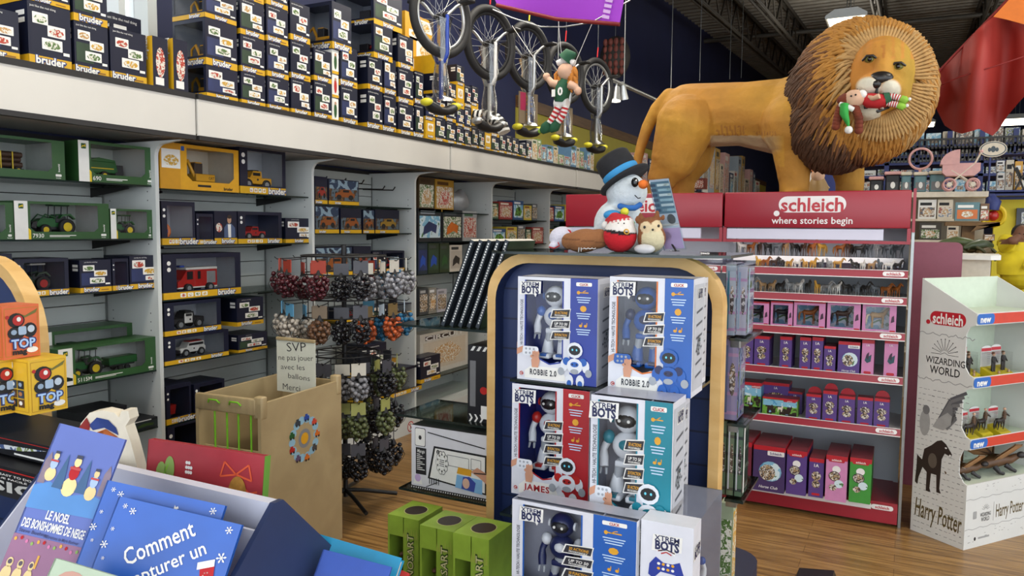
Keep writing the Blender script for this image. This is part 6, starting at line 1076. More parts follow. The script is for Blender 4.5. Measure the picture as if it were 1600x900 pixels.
for x, s in ((.1, 1), (.25, .9), (.4, .8)): f.ell(w*x, h*.06, w*.07*s, h*.05, 'snow_glow', 3); f.ell(w*x, h*.13, w*.045*s, h*.03, 'snow_glow', 3); f.ell(w*x, h*.135, w*.03*s, h*.015, '#4a3a4d', 4)
f.line([(w*.45, h*.20), (w*.45, h*.12)], w*.03, 'gold_print', 3); mb.build('cover', r); pg.build('pages', r)
# low pale book peeking in front
r, mb, f, pg, w, h = px_book((86, 872), (180, 900), (80, 920), Vector((-1.15, .78, .9)), N1, .22, .012, 'picture_book', 'pale green book with leafy pattern, its top corner just in view in front', '#a9b8a0'); f.ell(w*.4, h*.85, w*.25, h*.1, '#b98a7a', 1); f.ell(w*.75, h*.9, w*.15, h*.06, '#7f9a80', 1); mb.build('cover', r); pg.build('pages', r)
# red cookery-like picture book behind the spine
r, mb, f, pg, w, h = px_book((232, 686), (414, 713), (250, 760), Vector((-1.45, YB+.07, 1.12)), Vector((.10, -.98, .12)).normalized(), .30, .018, 'picture_book', 'red picture book with oak leaf and pine cone, behind the stand\'s spine', 'book_red')
f.ell(w*.14, h*.74, w*.05, h*.11, 'leaf_green', 2); f.ell(w*.21, h*.80, w*.045, h*.10, 'leaf_green', 2); f.ell(w*.10, h*.66, w*.04, h*.06, 'leaf_green', 2); f.ell(w*.24, h*.70, w*.04, h*.05, 'leaf_green', 2); f.line([(w*.10, h*.58), (w*.2, h*.84)], .002, 'cord_green', 3)
for i in range(8): f.ell(w*(.36+.02*(i % 3)), h*(.80+.035*(i//3)), .004, .004, 'print_white', 2, 8)
f.poly([(w*.40, h*.60), (w*.46, h*.66), (w*.52, h*.64), (w*.5, h*.56), (w*.42, h*.55)], '#9fc0a0', 2); f.ell(w*.55, h*.66, w*.015, h*.04, '#5c8a3a', 2)
f.ell(w*.80, h*.70, w*.075, h*.13, 'pine_gold', 3, 18)
for e in (-1, 1): f.line([(w*.78, h*.84), (w*(.78+e*.10), h*.92), (w*(.78+e*.13), h*.81), (w*.78, h*.84)], .004, 'ribbon', 2)
f.line([(w*.78, h*.80), (w*.72, h*.62), (w*.70, h*.55)], .004, 'ribbon', 2); f.line([(w*.78, h*.80), (w*.9, h*.72), (w*.96, h*.74)], .004, 'ribbon', 2)
g = mb.face((w/2, -.009, 0), (0, 1, 0), (0, 0, 1)); mb.box(w/2-.001, w/2+.001, -.009, .009, 0, h, '#5d8a2f'); mb.build('cover', r); pg.build('pages', r)
# books in the lower tier on the far side
for i, (tl, tr, bl, P, cv, lb) in enumerate((((484, 830), (628, 872), (505, 890), Vector((-.95, 1.30, .9)), 'book_teal', 'thick blue book lying in the lower tier behind the stand\'s gable'), ((505, 858), (612, 886), (520, 905), Vector((-.90, 1.24, .88)), 'toy_blue', 'thin dark blue book in front of the thick blue one'), ((575, 868), (640, 896), (580, 920), Vector((-.84, 1.36, .84)), 'toy_red', 'dark red book corner beside the green dinosaur boxes'))):
    r, mb, f, pg, w, h = px_book(tl, tr, bl, P, Vector((.35, -.75, .56)).normalized(), .24, (.035, .008, .012)[i], 'picture_book', lb, cv); f.rect(w*.1, h*.55, w*.9, h*.75, ['book_blue', 'book_sky', 'ink'][i], 1); f.text(['NATURE', 'LE PIRATE', 'CONTES'][i] if i < 0 else ' ', w*.5, h*.8, h*.05, 'print_white', 2); mb.build('cover', r); pg.build('pages', r)
# ================================================================ UNICYCLES, ELF AND KITES HANGING
mat('alu', '#b9bab8', .3, .7); mat('frame_blue', '#2745a5', .35); mat('seat_yellow', '#cfc52c', .4); mat('seat_black', '#1c1c1d', .5); mat('kite_purple', '#a23cc6', .6, var=.08, scale=2); mat('kite_red', '#8c1f15', .65, var=.10, scale=3); mat('kite_orange', '#cd6a12', .65, var=.06); mat('kite_dark', '#7a1714', .65, var=.08); glassy('plastic_wrap', '#e6e6e4', .22, .25, .82)
def unicycle(x, y, z, rim, fork, seat, label, i):
    t = thing('unicycle', label, 'unicycle', (x, y, z), math.radians(-14), 'unicycles hung upside down over the canopy'); R_ = .235
    mb = MB(); mb.torus((0, 0, 0), (1, 0, 0), R_, .027, 'tyre', 44, 9); mb.build('tyre', t)
    mb = MB(); mb.torus((0, 0, 0), (1, 0, 0), R_-.034, .012, rim, 40, 6); mb.build('rim', t)
    mb = MB()
    for k in range(24): a = 2*PI*k/24; e = -1 if k % 2 else 1; mb.tube([(e*.03, .02*math.cos(a+.9), .02*math.sin(a+.9)), (0, (R_-.035)*math.cos(a), (R_-.035)*math.sin(a))], .0014, 'alu', 4)
    mb.build('spokes', t); mb = MB(); mb.cyl((-.05, 0, 0), (.05, 0, 0), .02, k='dark_steel', n=12); mb.build('hub', t)
    for e in (-1, 1):
        c = MB(); c.tube([(e*.06, 0, 0), (e*.075, .06*e, .06), (e*.078, .11*e, .09)], .010, 'alu', 6); c.bbox(e*.078-.012 if e > 0 else -.17, .17 if e > 0 else -.066, .11*e-.03, .11*e+.03, .08, .10, 'seat_black', .005, 1); c.build('crank_and_pedal', t)
    mb = MB()
    for e in (-1, 1): mb.tube([(e*.055, 0, .0), (e*.055, 0, -.24), (e*.03, 0, -.285), (0, 0, -.29)], .013, fork, 8)
    mb.cyl((0, 0, -.28), (0, 0, -.52), .015, k=fork, n=10); mb.build('fork', t)
    mb = MB(); pts = [(0, .13*u, -.545-.05*(1-u*u)) for u in (-1, -.6, -.2, .2, .6, 1)]; mb.tube(pts, [.03, .055, .045, .045, .055, .03], 'seat_black', 10, flat=.6); mb.build('saddle', t)
    for e in (-1, 1): b = MB(); b.ball((0, .125*e, -.55), (.048, .035, .026), seat, 10, 7); b.build('bumper', t)
    w = MB(); w.lathe([(.07, -.02), (.05, -.12), (.06, -.22), (.035, -.3), (.055, -.42), (.05, -.5), (.09, -.54)], 'plastic_wrap', n=11)
    for q in range(len(w.v)): v = w.v[q]; w.v[q] = (v[0]*(1+.3*math.sin(q*2.3)), v[1]*(1+.3*math.cos(q*1.7)), v[2]+.012*math.sin(q*3.1))
    w.build('plastic_sleeve', t)
    c = MB(); c.tube([(0, 0, R_+.03), (0, .01, R_+.12)], .006, ['seat_yellow', 'felt_red', 'seat_yellow', 'felt_red', 'felt_red'][i], 5); c.tube([(0, .01, R_+.1), (0, .01, cz(y)-z)], .002, 'steel', 4); c.build('hanging_strap', t)
    if i in (2, 3): b = MB(); b.box(-.004, .004, -.11, .11, -.52, -.28, '#857358'); f = b.face((.0045, -.11, -.52), (0, 1, 0), (0, 0, 1)); f.rect(.01, .10, .075, .235, '#a51f4a', 1); f.text('QU-AX', .10, .12, .04, 'gold_print', 1, rot=PI/2, bold=.03, fit=.2); f.text('EINRAD', .15, .12, .04, 'toy_blue', 1, rot=PI/2, bold=.03, fit=.2); b.T = None; b.build('box_card', t)
for i, (x, y, z, rim, fk, st_, lb) in enumerate(((-2.70, 4.22, 2.94, 'alu', 'frame_blue', 'seat_yellow', 'unicycle with blue frame and yellow bumpers, hanging nearest the viewer'), (-2.68, 4.82, 2.90, 'tyre', 'toy_white', 'alu', 'unicycle with white frame in plastic, second in the hanging row'), (-2.67, 5.42, 2.93, 'tyre', 'alu', 'seat_yellow', 'unicycle with silver frame and card tag, third in the hanging row'), (-2.66, 6.10, 2.92, 'tyre', 'alu', 'seat_yellow', 'unicycle with black rim behind the hanging elf'), (-2.65, 6.82, 2.93, 'alu', 'alu', 'seat_yellow', 'unicycle with silver rim, last in the hanging row'))): unicycle(x, y, z, rim, fk, st_, lb, i)
# -- hanging elf with a jersey
d = thing('elf_doll', 'hanging elf doll in a green number 0 jersey with orange hair', 'doll', hy(880, 150, 4.6)); LE = lambda x, y, dY=0: hy(x, y, 4.6+dY)
def _(mb): mb.tube([LE(885, 125), LE(880, 138), LE(877, 152), LE(876, 160)], [.045, .066, .062, .05], 'elf_dark_green', 12, flat=.75); f = mb.face(LE(872, 148, -.068), (1, 0, 0), (0, 0, 1)); f.text('0', .014, .022, .05, 'print_white', 1, bold=.04); f.rect(-.045, -.01, -.02, .035, 'print_white', 1); mb.tube([LE(868, 162), LE(887, 162)], .035, 'felt_white', 8)
dp('body', _)
def _(mb): mb.ball(LE(884, 112, -.01), (.055, .05, .055), 'elf_skin', 14, 9)
dp('head', _)
def _(mb):
    for k in range(26): a = k*.62; c = LE(888+9*math.cos(a)-(4 if k % 2 else 0), 106+(k % 7)*4.2); mb.tube([c, c+Vector((.02*math.cos(a), -.02, -.03)), c+Vector((.03*math.cos(a), -.01, -.075))], [.014, .016, .004], 'elf_hair_orange', 6)
dp('hair', _)
def _(mb): mb.tube([LE(871, 99), LE(884, 94), LE(898, 99)], [.02, .028, .02], 'felt_white', 8); mb.tube([LE(884, 94), LE(890, 86), LE(900, 85)], [.055, .045, .012], 'elf_dark_green', 10)
dp('hat', _)
for a in (((873, 132), (862, 130), (854, 120)), ((890, 132), (899, 136), (903, 142))):
    def _(mb): mb.tube([LE(*p, -.02) for p in a], [.03, .024, .018], 'elf_skin', 8); mb.ball(LE(*a[2], -.02), .026, 'elf_skin', 8, 6)
    dp('arm', _)
for a in (((873, 165), (866, 180), (859, 192)), ((884, 165), (880, 180), (872, 190))):
    def _(mb): striped(mb, [LE(*p, -.02) for p in a], .022, 'felt_red', 'felt_white', 9); x, y = a[2]; mb.tube([LE(x, y), LE(x-6, y+8), LE(x-13, y+14)], [.028, .04, .02], 'elf_dark_green', 8); mb.ball(LE(x-15, y+13), .016, 'shoe_green', 7, 5)
    dp('leg', _)
for i, (a, b) in enumerate((((866, -40), (878, 95)), ((928, 30), (898, 100)), ((800, 40), (853, 118)))):
    mb = MB(); mb.tube([LE(*a, .0), LE(*b)], .0018, 'print_white', 4); tag(mb.build('string'), ['thin white string from above to the hanging elf\'s hat', 'thin white string up to the right of the hanging elf', 'thin white string from the elf\'s raised hand up to the left'][i], 'string', 'strings of the hanging elf')
# striped puppet legs lying over the canopy edge
mb = MB(); striped(mb, [hy(x, y, 5.6) for x, y in ((742, 182), (757, 181), (772, 185), (784, 196), (788, 207))], .055, 'print_white', 'ink', 16); o = mb.build('striped_sock'); tag(o, 'black and white striped puppet leg hanging over the small navy boxes', 'puppet')
# -- kites
def sheet(name, label, grid, k, parts=()):
    t = thing(name, label, 'kite', grid[0][0]); nv = len(grid); nu = len(grid[0]); mb = MB(); vs = [p for r in grid for p in r]; dvs = [p+Vector((0, .004, 0)) for p in vs]; fs = [(i*nu+j, i*nu+j+1, (i+1)*nu+j+1, (i+1)*nu+j) for i in range(nv-1) for j in range(nu-1)]
    mb.add(vs, fs, k, True); mb.add(dvs, [f[::-1] for f in fs], k, True); under(t, mb.build('sail')); return t
g = []
for i in range(7):
    v = i/6; row = []
    for j in range(11): u = j/10; a = Vector(hy(760+10*v, -30+20*v, 4.2)).lerp(hy(980, -30, 4.2), u); b = Vector(hy(776, 6, 4.2)).lerp(hy(968, 36, 4.2), u); p = a.lerp(b, v); row.append(p+Vector((0, .05*math.sin(u*3.1)*v, -.012*math.sin(u*PI)*v)))
    g.append(row)
t = sheet('kite', 'bright purple kite hanging over the unicycles at the top edge', g, 'kite_purple'); mb = MB(); p = hy(950, 12, 4.19); f = mb.face(p, hy(955, -12, 4.19)-p, hy(940, 10, 4.19)-p); [f.rect(.03*k-.06, -.02, .03*k-.042, .025, '#c9a0d6', 1) for k in range(5)]; under(t, mb.build('lettering')); mb = MB(); mb.tube([hy(776, 8, 4.2), hy(870, 30, 4.2), hy(968, 38, 4.2)], .012, 'kite_dark', 6); under(t, mb.build('edge_binding')); mb = MB(); mb.tube([hy(*q, 4.22) for q in ((770, 15), (800, 28), (845, 42), (880, 42), (925, 35), (985, 0))], .004, 'alu', 6); under(t, mb.build('rod'))
bot = [(1447, 133), (1462, 168), (1476, 196), (1490, 205), (1503, 209), (1517, 205), (1530, 201), (1540, 207), (1551, 212), (1560, 203), (1575, 180), (1592, 160), (1620, 130)]; top = [(1447, 132), (1466, 112), (1486, 92), (1500, 78), (1514, 62), (1528, 46), (1542, 34), (1552, 26), (1566, 10), (1580, -6), (1592, -20), (1606, -36), (1640, -70)]
g = []
for i in range(9):
    v = i/8; g.append([Vector(hy(*top[j], 4.95+.10*math.sin(j*.9))).lerp(hy(*bot[j], 4.95+.10*math.sin(j*.9+.3)), v)+Vector((0, -.10*math.sin(PI*v)*math.sin(PI*j/12), 0)) for j in range(13)])
t = sheet('kite', 'large dark red kite with orange tip hanging at the right edge', g, 'kite_red'); mb = MB(); gg = [[hy(*q, 4.78) for q in r] for r in (((1552, 26), (1576, 0), (1610, -30)), ((1575, 31), (1590, 20), (1625, -10)), ((1600, 38), (1612, 30), (1640, 10)))]
vs = [p for r in gg for p in r]; mb.add(vs, [(i*3+j, i*3+j+1, i*3+j+4, i*3+j+3) for i in (0, 1) for j in (0, 1)], 'kite_orange', True); mb.add([p+Vector((0, .003, 0)) for p in vs], [(i*3+j+3, i*3+j+4, i*3+j+1, i*3+j) for i in (0, 1) for j in (0, 1)], 'kite_orange', True); under(t, mb.build('orange_panel'))
mb = MB(); mb.tube([hy(1447, 132, 4.93), hy(1514, 62, 4.97), hy(1580, -6, 4.95)], .008, 'kite_dark', 6); under(t, mb.build('edge_binding')); mb = MB(); mb.tube([hy(1455, 140, 4.9), hy(1500, 120, 4.8), hy(1550, 105, 4.78), hy(1610, 85, 4.8)], .004, 'kite_dark', 5); under(t, mb.build('seam'))
# -- cables, track light, woven ornament
for i, (x, y0, y1) in enumerate(((975, -30, 131), (1048, -30, 142), (1093, 10, 126), (1140, 45, 124), (1158, 50, 122), (872, -20, 92))):
    X = -2.6; a = hx(x, y1, X); mb = MB(); mb.tube([a, Vector((a.x, a.y, cz(a.y)))], .006, 'steel', 5); tag(mb.build('hanging_cable'), f'thin grey cable hanging down the blue wall, {ORD[i]} going back' if i < 5 else 'thin grey cable hanging above the elf doll', 'cable', 'cables hanging along the blue wall')
t = thing('track_light', 'track spotlight rail in front of the blue wall beside the lion', 'lamp', hx(955, 125, -2.6)); a, b = hx(950, 122, -2.6), hx(1040, 163, -2.6); mb = MB(); mb.tube([a, b], .02, 'alu', 6); under(t, mb.build('rail'))
mat('spot_glow', '#fff6e0', .4, emit=6, var=0)
for i, (x, y) in enumerate(((963, 155), (972, 152))): mb = MB(); p = hx(x, y-24, -2.6); q = hx(x+(2 if i else -2), y, -2.6); mb.cyl(p, p+Vector((0, 0, -.05)), .012, k='alu'); mb.lathe([(.035, 0), (.04, .06), (.055, .14)], 'alu', p+Vector((0, 0, -.03)), (q-p), 14); mb.lathe([(0, .135), (.052, .136)], 'spot_glow', p+Vector((0, 0, -.03)), (q-p), 14); under(t, mb.build('spot_head'))
c = hx(961, 90, -3.2); t = thing('woven_ornament', 'round dark ornament with reddish scales on the blue wall', 'decoration', c); mb = MB(); mat('scale_red', '#7a3f35', .7, var=.25, scale=20); mat('scale_dark', '#2f2a25', .7, var=.2)
mb.ball((0, 0, 0), (.19, .09, .25), 'scale_dark', 18, 12); mb.tube([(0, 0, .25), (0, 0, cz(c.y)-c.z-.08)], .004, 'steel', 4); mb.build('shell', t)
for i in range(5):
    for j in range(4):
        mb = MB(); mb.ball((-.10+.068*j, -.08+.012*abs(j-1.5), -.17+.085*i), (.032, .025, .045), 'scale_red', 8, 6); mb.build('scale', t)
# ================================================================ PLUSH TOYS AND PRICE HOLDER ON THE GLASS TOP
vcol('plush', .95, .25, 120, .08); mat('hat_black', '#17171b', .9, var=.2, scale=60); mat('hat_blue', '#2f87bd', .7); mat('scarf_blue', '#2a62a8', .9); mat('carrot', '#d86b1f', .8)
ZP = GZ+.010; YP = 2.28
def PQ(x, y, dY=0): return hy(x, y, YP+dY)
mp = 2.35/1200
sm = thing('snowman_plush', 'white snowman plush with black top hat and blue ribbon on the glass top', 'plush toy', (PQ(972, 395).x, YP+.06, ZP))
def spart(name, fn, root=None): mb = MB(); fn(mb); return under(root or sm, mb.build(name))
bl = [('e', PQ(979, 300, .05), (.066, .062, .060)), ('e', PQ(967, 352, .06), (.082, .07, .085)), ('e', PQ(985, 370, .03), (.06, .06, .05)), ('c', PQ(952, 335, .0), PQ(938, 362, -.01), .030, .024), ('c', PQ(995, 382, .0), PQ(1018, 386, -.05), .030, .03), ('e', PQ(1020, 385, -.06), (.034, .03, .022))]
o = organic(bl, .005, 5, lambda c, n: '#c6cdd0', 'body', 'plush'); under(sm, o)
def _(mb):
    ax = (PQ(959, 263)-PQ(981, 300)).normalized(); c = PQ(977, 283, .05); mb.lathe([(0, .002), (.084, 0), (.086, .007), (.082, .012), (.056, .012), (.057, .03), (.059, .055), (.057, .086), (.05, .094), (0, .096)], 'hat_black', c, ax, 28)
spart('top_hat', _)
def _(mb): ax = (PQ(959, 263)-PQ(981, 300)).normalized(); c = PQ(977, 283, .05); mb.lathe([(.0575, .014), (.0595, .02), (.0605, .036), (.059, .038)], 'hat_blue', c, ax, 28)
spart('hat_ribbon', _)
spart('nose', lambda mb: mb.ball(PQ(1005, 288, -.01), (.016, .018, .014), 'carrot', 10, 7))
spart('eye', lambda mb: (mb.ball(PQ(992, 285, -.012), (.012, .008, .015), 'eye_black', 10, 7), mb.ball(PQ(994, 282, -.021), .003, 'print_white', 6, 5)))
spart('mouth', lambda mb: mb.tube([PQ(992, 305, -.005), PQ(997, 310, -.01), PQ(1001, 309, -.008)], .0016, 'ink', 5))
spart('scarf', lambda mb: mb.tube([PQ(968, 322, .0), PQ(980, 325, -.022), PQ(992, 325, -.02), PQ(1000, 320, .02)], .009, 'scarf_blue', 8))
spart('star_bauble', lambda mb: mb.ball(PQ(976, 331, -.035), (.014, .012, .013), 'seat_yellow', 8, 6))
spart('mitten', lambda mb: mb.ball(PQ(957, 336, -.03), (.030, .026, .016), 'hat_blue', 10, 7))
spart('jacket_strip', lambda mb: mb.tube([PQ(966, 340, -.03), PQ(982, 342, -.042), PQ(990, 350, -.03)], .012, 'elf_green', 8, flat=.5))
def plush(name, label, base, blobs, fn, vox=.004): t = thing(name, label, 'plush toy', base); under(t, organic(blobs, vox, 5, fn, 'body', 'plush')); return t
# Santa: a plump egg lying back
bx = PQ(968, 395, -.12); R90 = Matrix.Rotation(.0, 3, 'X')
def sp(c, n):
    x, y = px_of(c)
    if y < 343-.18*(x-968)+ (3 if math.sin(x) > 0 else 0): return '#b0202a'
    if y < 361+.12*(x-968) : return '#d5cfca'
    if 361 < y+.25*(x-968)**2/40-.1*(x-968) < 367: return '#1c1618'
    return '#b81521'
t = plush('santa_plush', 'round red Santa plush with white beard and black belt', (bx.x, bx.y, ZP), [('e', PQ(969, 368, -.12), (.050, .048, .050)), ('e', PQ(970, 352, -.11), (.042, .04, .034)), ('c', PQ(950, 345, -.10), PQ(961, 343, -.11), .010, .022)], sp)
spart('buckle', lambda mb: mb.torus(PQ(979, 362, -.163), (0, 1, .3), .007, .002, 'gold_print', 12, 5), t); spart('pompom', lambda mb: mb.ball(PQ(946, 352, -.11), .012, 'felt_white', 10, 7), t)
for x in (966, 975): spart('eye', lambda mb: mb.ball(PQ(x, 349, -.152), .0022, 'eye_black', 6, 5), t)
# football
def fb(c, n):
    x, y = px_of(c); return '#8a5a35' if abs(y-(376+.10*(x-912))) > 1.0 else '#6a4225'
t = plush('football_plush', 'brown American football plush with white laces beside the Santa', (PQ(913, 393, -.12).x, YP-.12, ZP), [('e', PQ(913, 376, -.12), (.060, .042, .036), Matrix.Rotation(-.12, 3, 'Y')), ('c', PQ(890, 377, -.12), PQ(936, 373, -.12), .026, .030)], fb)
spart('laces', lambda mb: (mb.tube([PQ(x, 388+(1.2 if i % 2 else -.4), -.152+.0005*abs(x-915)) for i, x in enumerate(range(895, 934, 3))], .0016, 'felt_white', 5), mb.tube([PQ(905, 384, -.155), PQ(904, 394, -.148)], .0016, 'felt_white', 5), mb.tube([PQ(908, 378, -.157), PQ(908, 393, -.150)], .0014, 'felt_white', 5)), t)
# white bundle
t = plush('white_plush', 'white plush with red trim lying at the left end of the glass top', (PQ(876, 392, -.06).x, YP-.06, ZP), [('e', PQ(879, 372, -.06), (.043, .04, .037)), ('e', PQ(866, 384, -.09), (.018, .018, .012)), ('e', PQ(884, 381, -.04), (.03, .03, .02))], lambda c, n: '#c9c6d2')
spart('trim', lambda mb: mb.tube([PQ(880, 357, -.07), PQ(890, 361, -.075), PQ(897, 372, -.07)], .0035, 'felt_red', 6), t); spart('patch_line', lambda mb: mb.tube([PQ(858, 386, -.108), PQ(866, 388, -.112), PQ(874, 384, -.108), PQ(872, 379, -.10)], .002, 'felt_red', 6), t)
# reindeer-ish squirrel
def sq(c, n):
    x, y = px_of(c)
    if n.y < .1:
        if ((x-1009)/9)**2+((y-355)/9)**2 < 1 or ((x-1026)/9)**2+((y-353)/9)**2 < 1: return '#cdb894'
        if ((x-1020)/18)**2+((y-375)/22)**2 < 1: return '#c4b896'
    return '#7a4a2a'
t = plush('deer_plush', 'brown round deer plush with cream face between Santa and the price holder', (PQ(1018, 395, -.10).x, YP-.10, ZP), [('e', PQ(1018, 372, -.10), (.042, .040, .043)), ('e', PQ(1016, 357, -.10), (.036, .035, .034)), ('c', PQ(1003, 341, -.10), PQ(1001, 334, -.10), .007, .005), ('c', PQ(1026, 339, -.10), PQ(1027, 331, -.10), .008, .006), ('e', PQ(996, 343, -.10), (.008, .006, .012)), ('e', PQ(1036, 340, -.10), (.007, .006, .010))], sq)
for x, y in ((1010, 355), (1032, 353)): spart('eye', lambda mb: mb.ball(PQ(x-3, y, -.136), (.004, .004, .0045), 'eye_black', 8, 6), t)
spart('nose', lambda mb: mb.ball(PQ(1020, 359, -.140), .0035, 'nose_black', 7, 5), t)
t = thing('plush_foot', 'pale plush foot sticking out under the deer plush', 'plush toy', (PQ(1008, 394, -.17).x, YP-.17, ZP)); spart('sole', lambda mb: mb.ball(PQ(1007, 389, -.17), (.031, .018, .014), '#b9b7b8', 12, 8), t)
# acrylic price holder leaning
a, b, c, e = (PQ(1012, 280, -.02), PQ(1041, 283, -.02), PQ(1075, 390, -.08), PQ(1037, 392, -.08)); t = thing('sign_holder', 'clear slanted acrylic holder with a blue and pink leaflet beside the deer plush', 'sign', ((c.x+e.x)/2, YP-.08, ZP))
u = (b-a).normalized(); v = (a-e); v = v.normalized(); L = (a-e).length; w = (c-e).length*.95; mb = MB(); mb.T = Matrix.Translation(-t.location); f = mb.face(e, (c-e), v); f.rect(0, 0, w, L, 'clear_acrylic', 3); f.rect(.004, .004, w-.004, L-.004, '#b5c4c6', 1); f.rect(.006, L*.5, w-.006, L*.95, '#4d7480', 2); f.rect(.006, L*.02, w-.006, L*.30, '#b79dbd', 2)
for i in range(6): f.rect(w*.35, L*(.88-.07*i), w*.9, L*(.915-.07*i), '#7fa0a8' if i % 2 else '#a5b8b8', 3); f.rect(w*.06, L*(.88-.07*i), w*.28, L*(.92-.07*i), '#1f3d55', 3)
f.ell(w*.65, L*.42, w*.18, L*.07, '#3d4448', 3); f.ell(w*.3, L*.2, w*.2, L*.06, '#b39ab8', 3); f.rect(.006, L*.33, w-.006, L*.36, '#b0b8b8', 3); mb.build('leaflet', t)
mb = MB(); mb.T = Matrix.Translation(-t.location); mb.tube([a+Vector((0, .01, 0)), e+Vector((0, .01, 0)), e+Vector((.02, .1, -.002))], .002, 'clear_acrylic', 5); mb.tube([PQ(1038, 362, -.02), PQ(1056, 392, -.10)], .003, 'black_trim', 5); mb.build('easel_leg', t)
# ================================================================ FAR BACKGROUND
mat('rack_blue', '#27336e', .5, .1); mat('cream', '#d9cfbb', .5); mat('teal_toy', '#5b7f86', .5); mat('pink_toy', '#d3a09c', .5); mat('pink_panel', '#8d4a5a', .5, var=.04); mat('skin_dark', '#6b4530', .6); mat('shirt_yellow', '#d2bd1c', .8, var=.08, scale=14); mat('hair_dark', '#171210', .7); mat('toy_wood', '#6e4f28', .6, var=.15)
pic('pic_pack', ['#cfc8bd', '#7f8fa8', '#d9d2c4', '#a35a4a', '#c9b98a'], 22); pic('pic_pack2', ['#c8c2b4', '#d8d4c8', '#8a6a52', '#4f5a66', '#b9a88a'], 26); pic('pic_cool', ['#b9c3c9', '#46587e', '#cfd3d4', '#7a8a4a', '#c0c6ca'], 24)
def simple_box(x0, x1, yt, yb, Y, d, k, label, name='toy_box', group=None, cat='toy box', face=None, zb=None):
    a = hy(x0, yb, Y); b = hy(x1, yb, Y); t = hy((x0+x1)/2, yt, Y).z; z = a.z if zb is None else zb; w = b.x-a.x; r = MB(); r.box(-w/2, w/2, 0, d, 0, t-z, k); f = r.face((-w/2, 0, 0), (1, 0, 0), (0, 0, 1)); h = t-z
    if face: f.rect(w*.08, h*.1, w*.92, h*.6, face, 1); f.rect(w*.1, h*.7, w*.75, h*.85, 'print_white' if k not in ('print_white', 'cream') else 'ink', 1); f.ell(w*.5, h*.35, w*.25, h*.18, 'pic_tan', 2)
    return tag(r.build(name, None, ((a.x+b.x)/2, Y, z)), label, cat, group)
# tall boxes standing on the far canopy along the left wall
y = 9.6; r9 = random.Random(9); i = 0
while y < 19:
    w = .25+.30*r9.random(); h = .45+.55*r9.random() if y > 11.5 else .25+.15*r9.random(); c = [['#d0c5b0', 'pic_pack2', '#2e2a2a', 'pic_tan'], ['#c79b95', 'pic_pack', '#d8d0c8', 'pic_red'], ['#27324e', 'pic_cool', '#d5d5d5', 'pic_sky'], ['#d5d0c8', 'pic_cool', '#a43a32', 'pic_toy'], ['#9aa6b0', 'pic_pack', '#2b3550', 'pic_yel'], ['#b08a3a', 'pic_pack2', '#3a3020', 'pic_yel']][i % 6]
    boxed(-3.25, y+w/2, ZT, w-.02, h, .3, 'plain', 'playset_box', f'{["cream", "pink", "navy", "white", "grey", "gold"][i % 6]} {"tall" if h > .45 else "low"} box, {ORD[i]} along the far canopy behind the lion', 'toy box', 'boxes on the far canopy', toys=c); y += w+.06; i += 1
t = thing('gift_sign', 'dark red boxes topped with a diamond shaped sign behind the leaflet holder', 'sign', (hy(1085, 296, 12.4).x, 12.4, ZT)); mb = MB(); q = lambda x, y, d=0: hy(x, y, 12.4+d); a, b = q(1064, 303), q(1102, 278); a.z = ZT; mb.box(a.x, b.x, 12.4, 12.55, a.z, b.z, '#6f2c1c'); f = mb.face((a.x, 12.4, a.z), (1, 0, 0), (0, 0, 1)); f.rect(.03, .02, b.x-a.x-.03, (b.z-a.z)*.8, 'pic_red', 1); under(t, mb.build('box')); mb = MB(); mb.add([q(1067, 272), q(1072, 266), q(1085, 265), q(1089, 271), q(1078, 279)]+[q(1067, 272, .02), q(1072, 266, .02), q(1085, 265, .02), q(1089, 271, .02), q(1078, 279, .02)], [(4, 3, 2, 1, 0), (5, 6, 7, 8, 9)]+[(k, (k+1) % 5, 5+(k+1) % 5, 5+k) for k in range(5)], '#4a4550'); under(t, mb.build('diamond_board'))
# -- far blue rack with rows of goods
YK = 12.0; def_z = lambda y: hy(1480, y, YK).z
rk = thing('blue_rack', 'tall dark blue metal rack with rows of goods far behind the lion\'s head', 'rack', (hy(1470, 300, YK).x, YK+.3, 0)); KX0, KX1 = hy(1340, 250, YK).x, hy(1640, 250, YK).x; KZ = [def_z(v) for v in (300, 272, 252, 241, 226)]
for x in [KX0+(KX1-KX0)*k/6 for k in range(7)]: mb = wmb(rk); mb.box(x-.03, x+.03, YK, YK+.06, 0, def_z(205), 'rack_blue'); mb.build('post', rk)
for z in KZ: mb = wmb(rk); mb.box(KX0, KX1, YK, YK+.55, z-.035, z, 'rack_blue'); mb.build('shelf', rk)
for y in (219, 232): mb = wmb(rk); z = def_z(y); mb.box(KX0, KX1, YK-.03, YK-.01, z, z+.025, 'black_trim'); [mb.box(x-.008, x+.008, YK-.03, YK-.012, z-.18, z, 'black_trim') for x in [KX0+(KX1-KX0)*k/50 for k in range(51)]]; mb.build('guard_rail', rk)
r9 = random.Random(4); protos = {}
for si, z in enumerate(KZ):
    x = KX0+.05; i = 0
    while x < KX1-.2:
        w = .09+.11*r9.random(); hmax = (KZ[si+1]-z-.05) if si+1 < len(KZ) else .28; ci = r9.randrange(6); h = hmax*(.6+.35*r9.random()); kx = 'pic_pack pic_pack2 pic_cool cream print_white pic_sky'.split()[ci]; cn = ['mixed', 'tan', 'cool grey', 'cream', 'white', 'blue'][ci]
        mb = MB(); mb.box(-w/2, w/2, 0, .25, 0, h, kx); f = mb.face((-w/2, 0, 0), (1, 0, 0), (0, 0, 1)); f.rect(w*.2, h*.2, w*.8, h*.5, 'pic_toy', 1)
        tag(mb.build('goods_box', None, (x+w/2, YK+.10, z)), f'small {cn} goods box, {ORD[min(i, 28)]} on the {["lowest", "second", "third", "fourth", "top"][si]} shelf of the far blue rack', 'box', 'goods on the far blue rack'); x += w+.025; i += 1
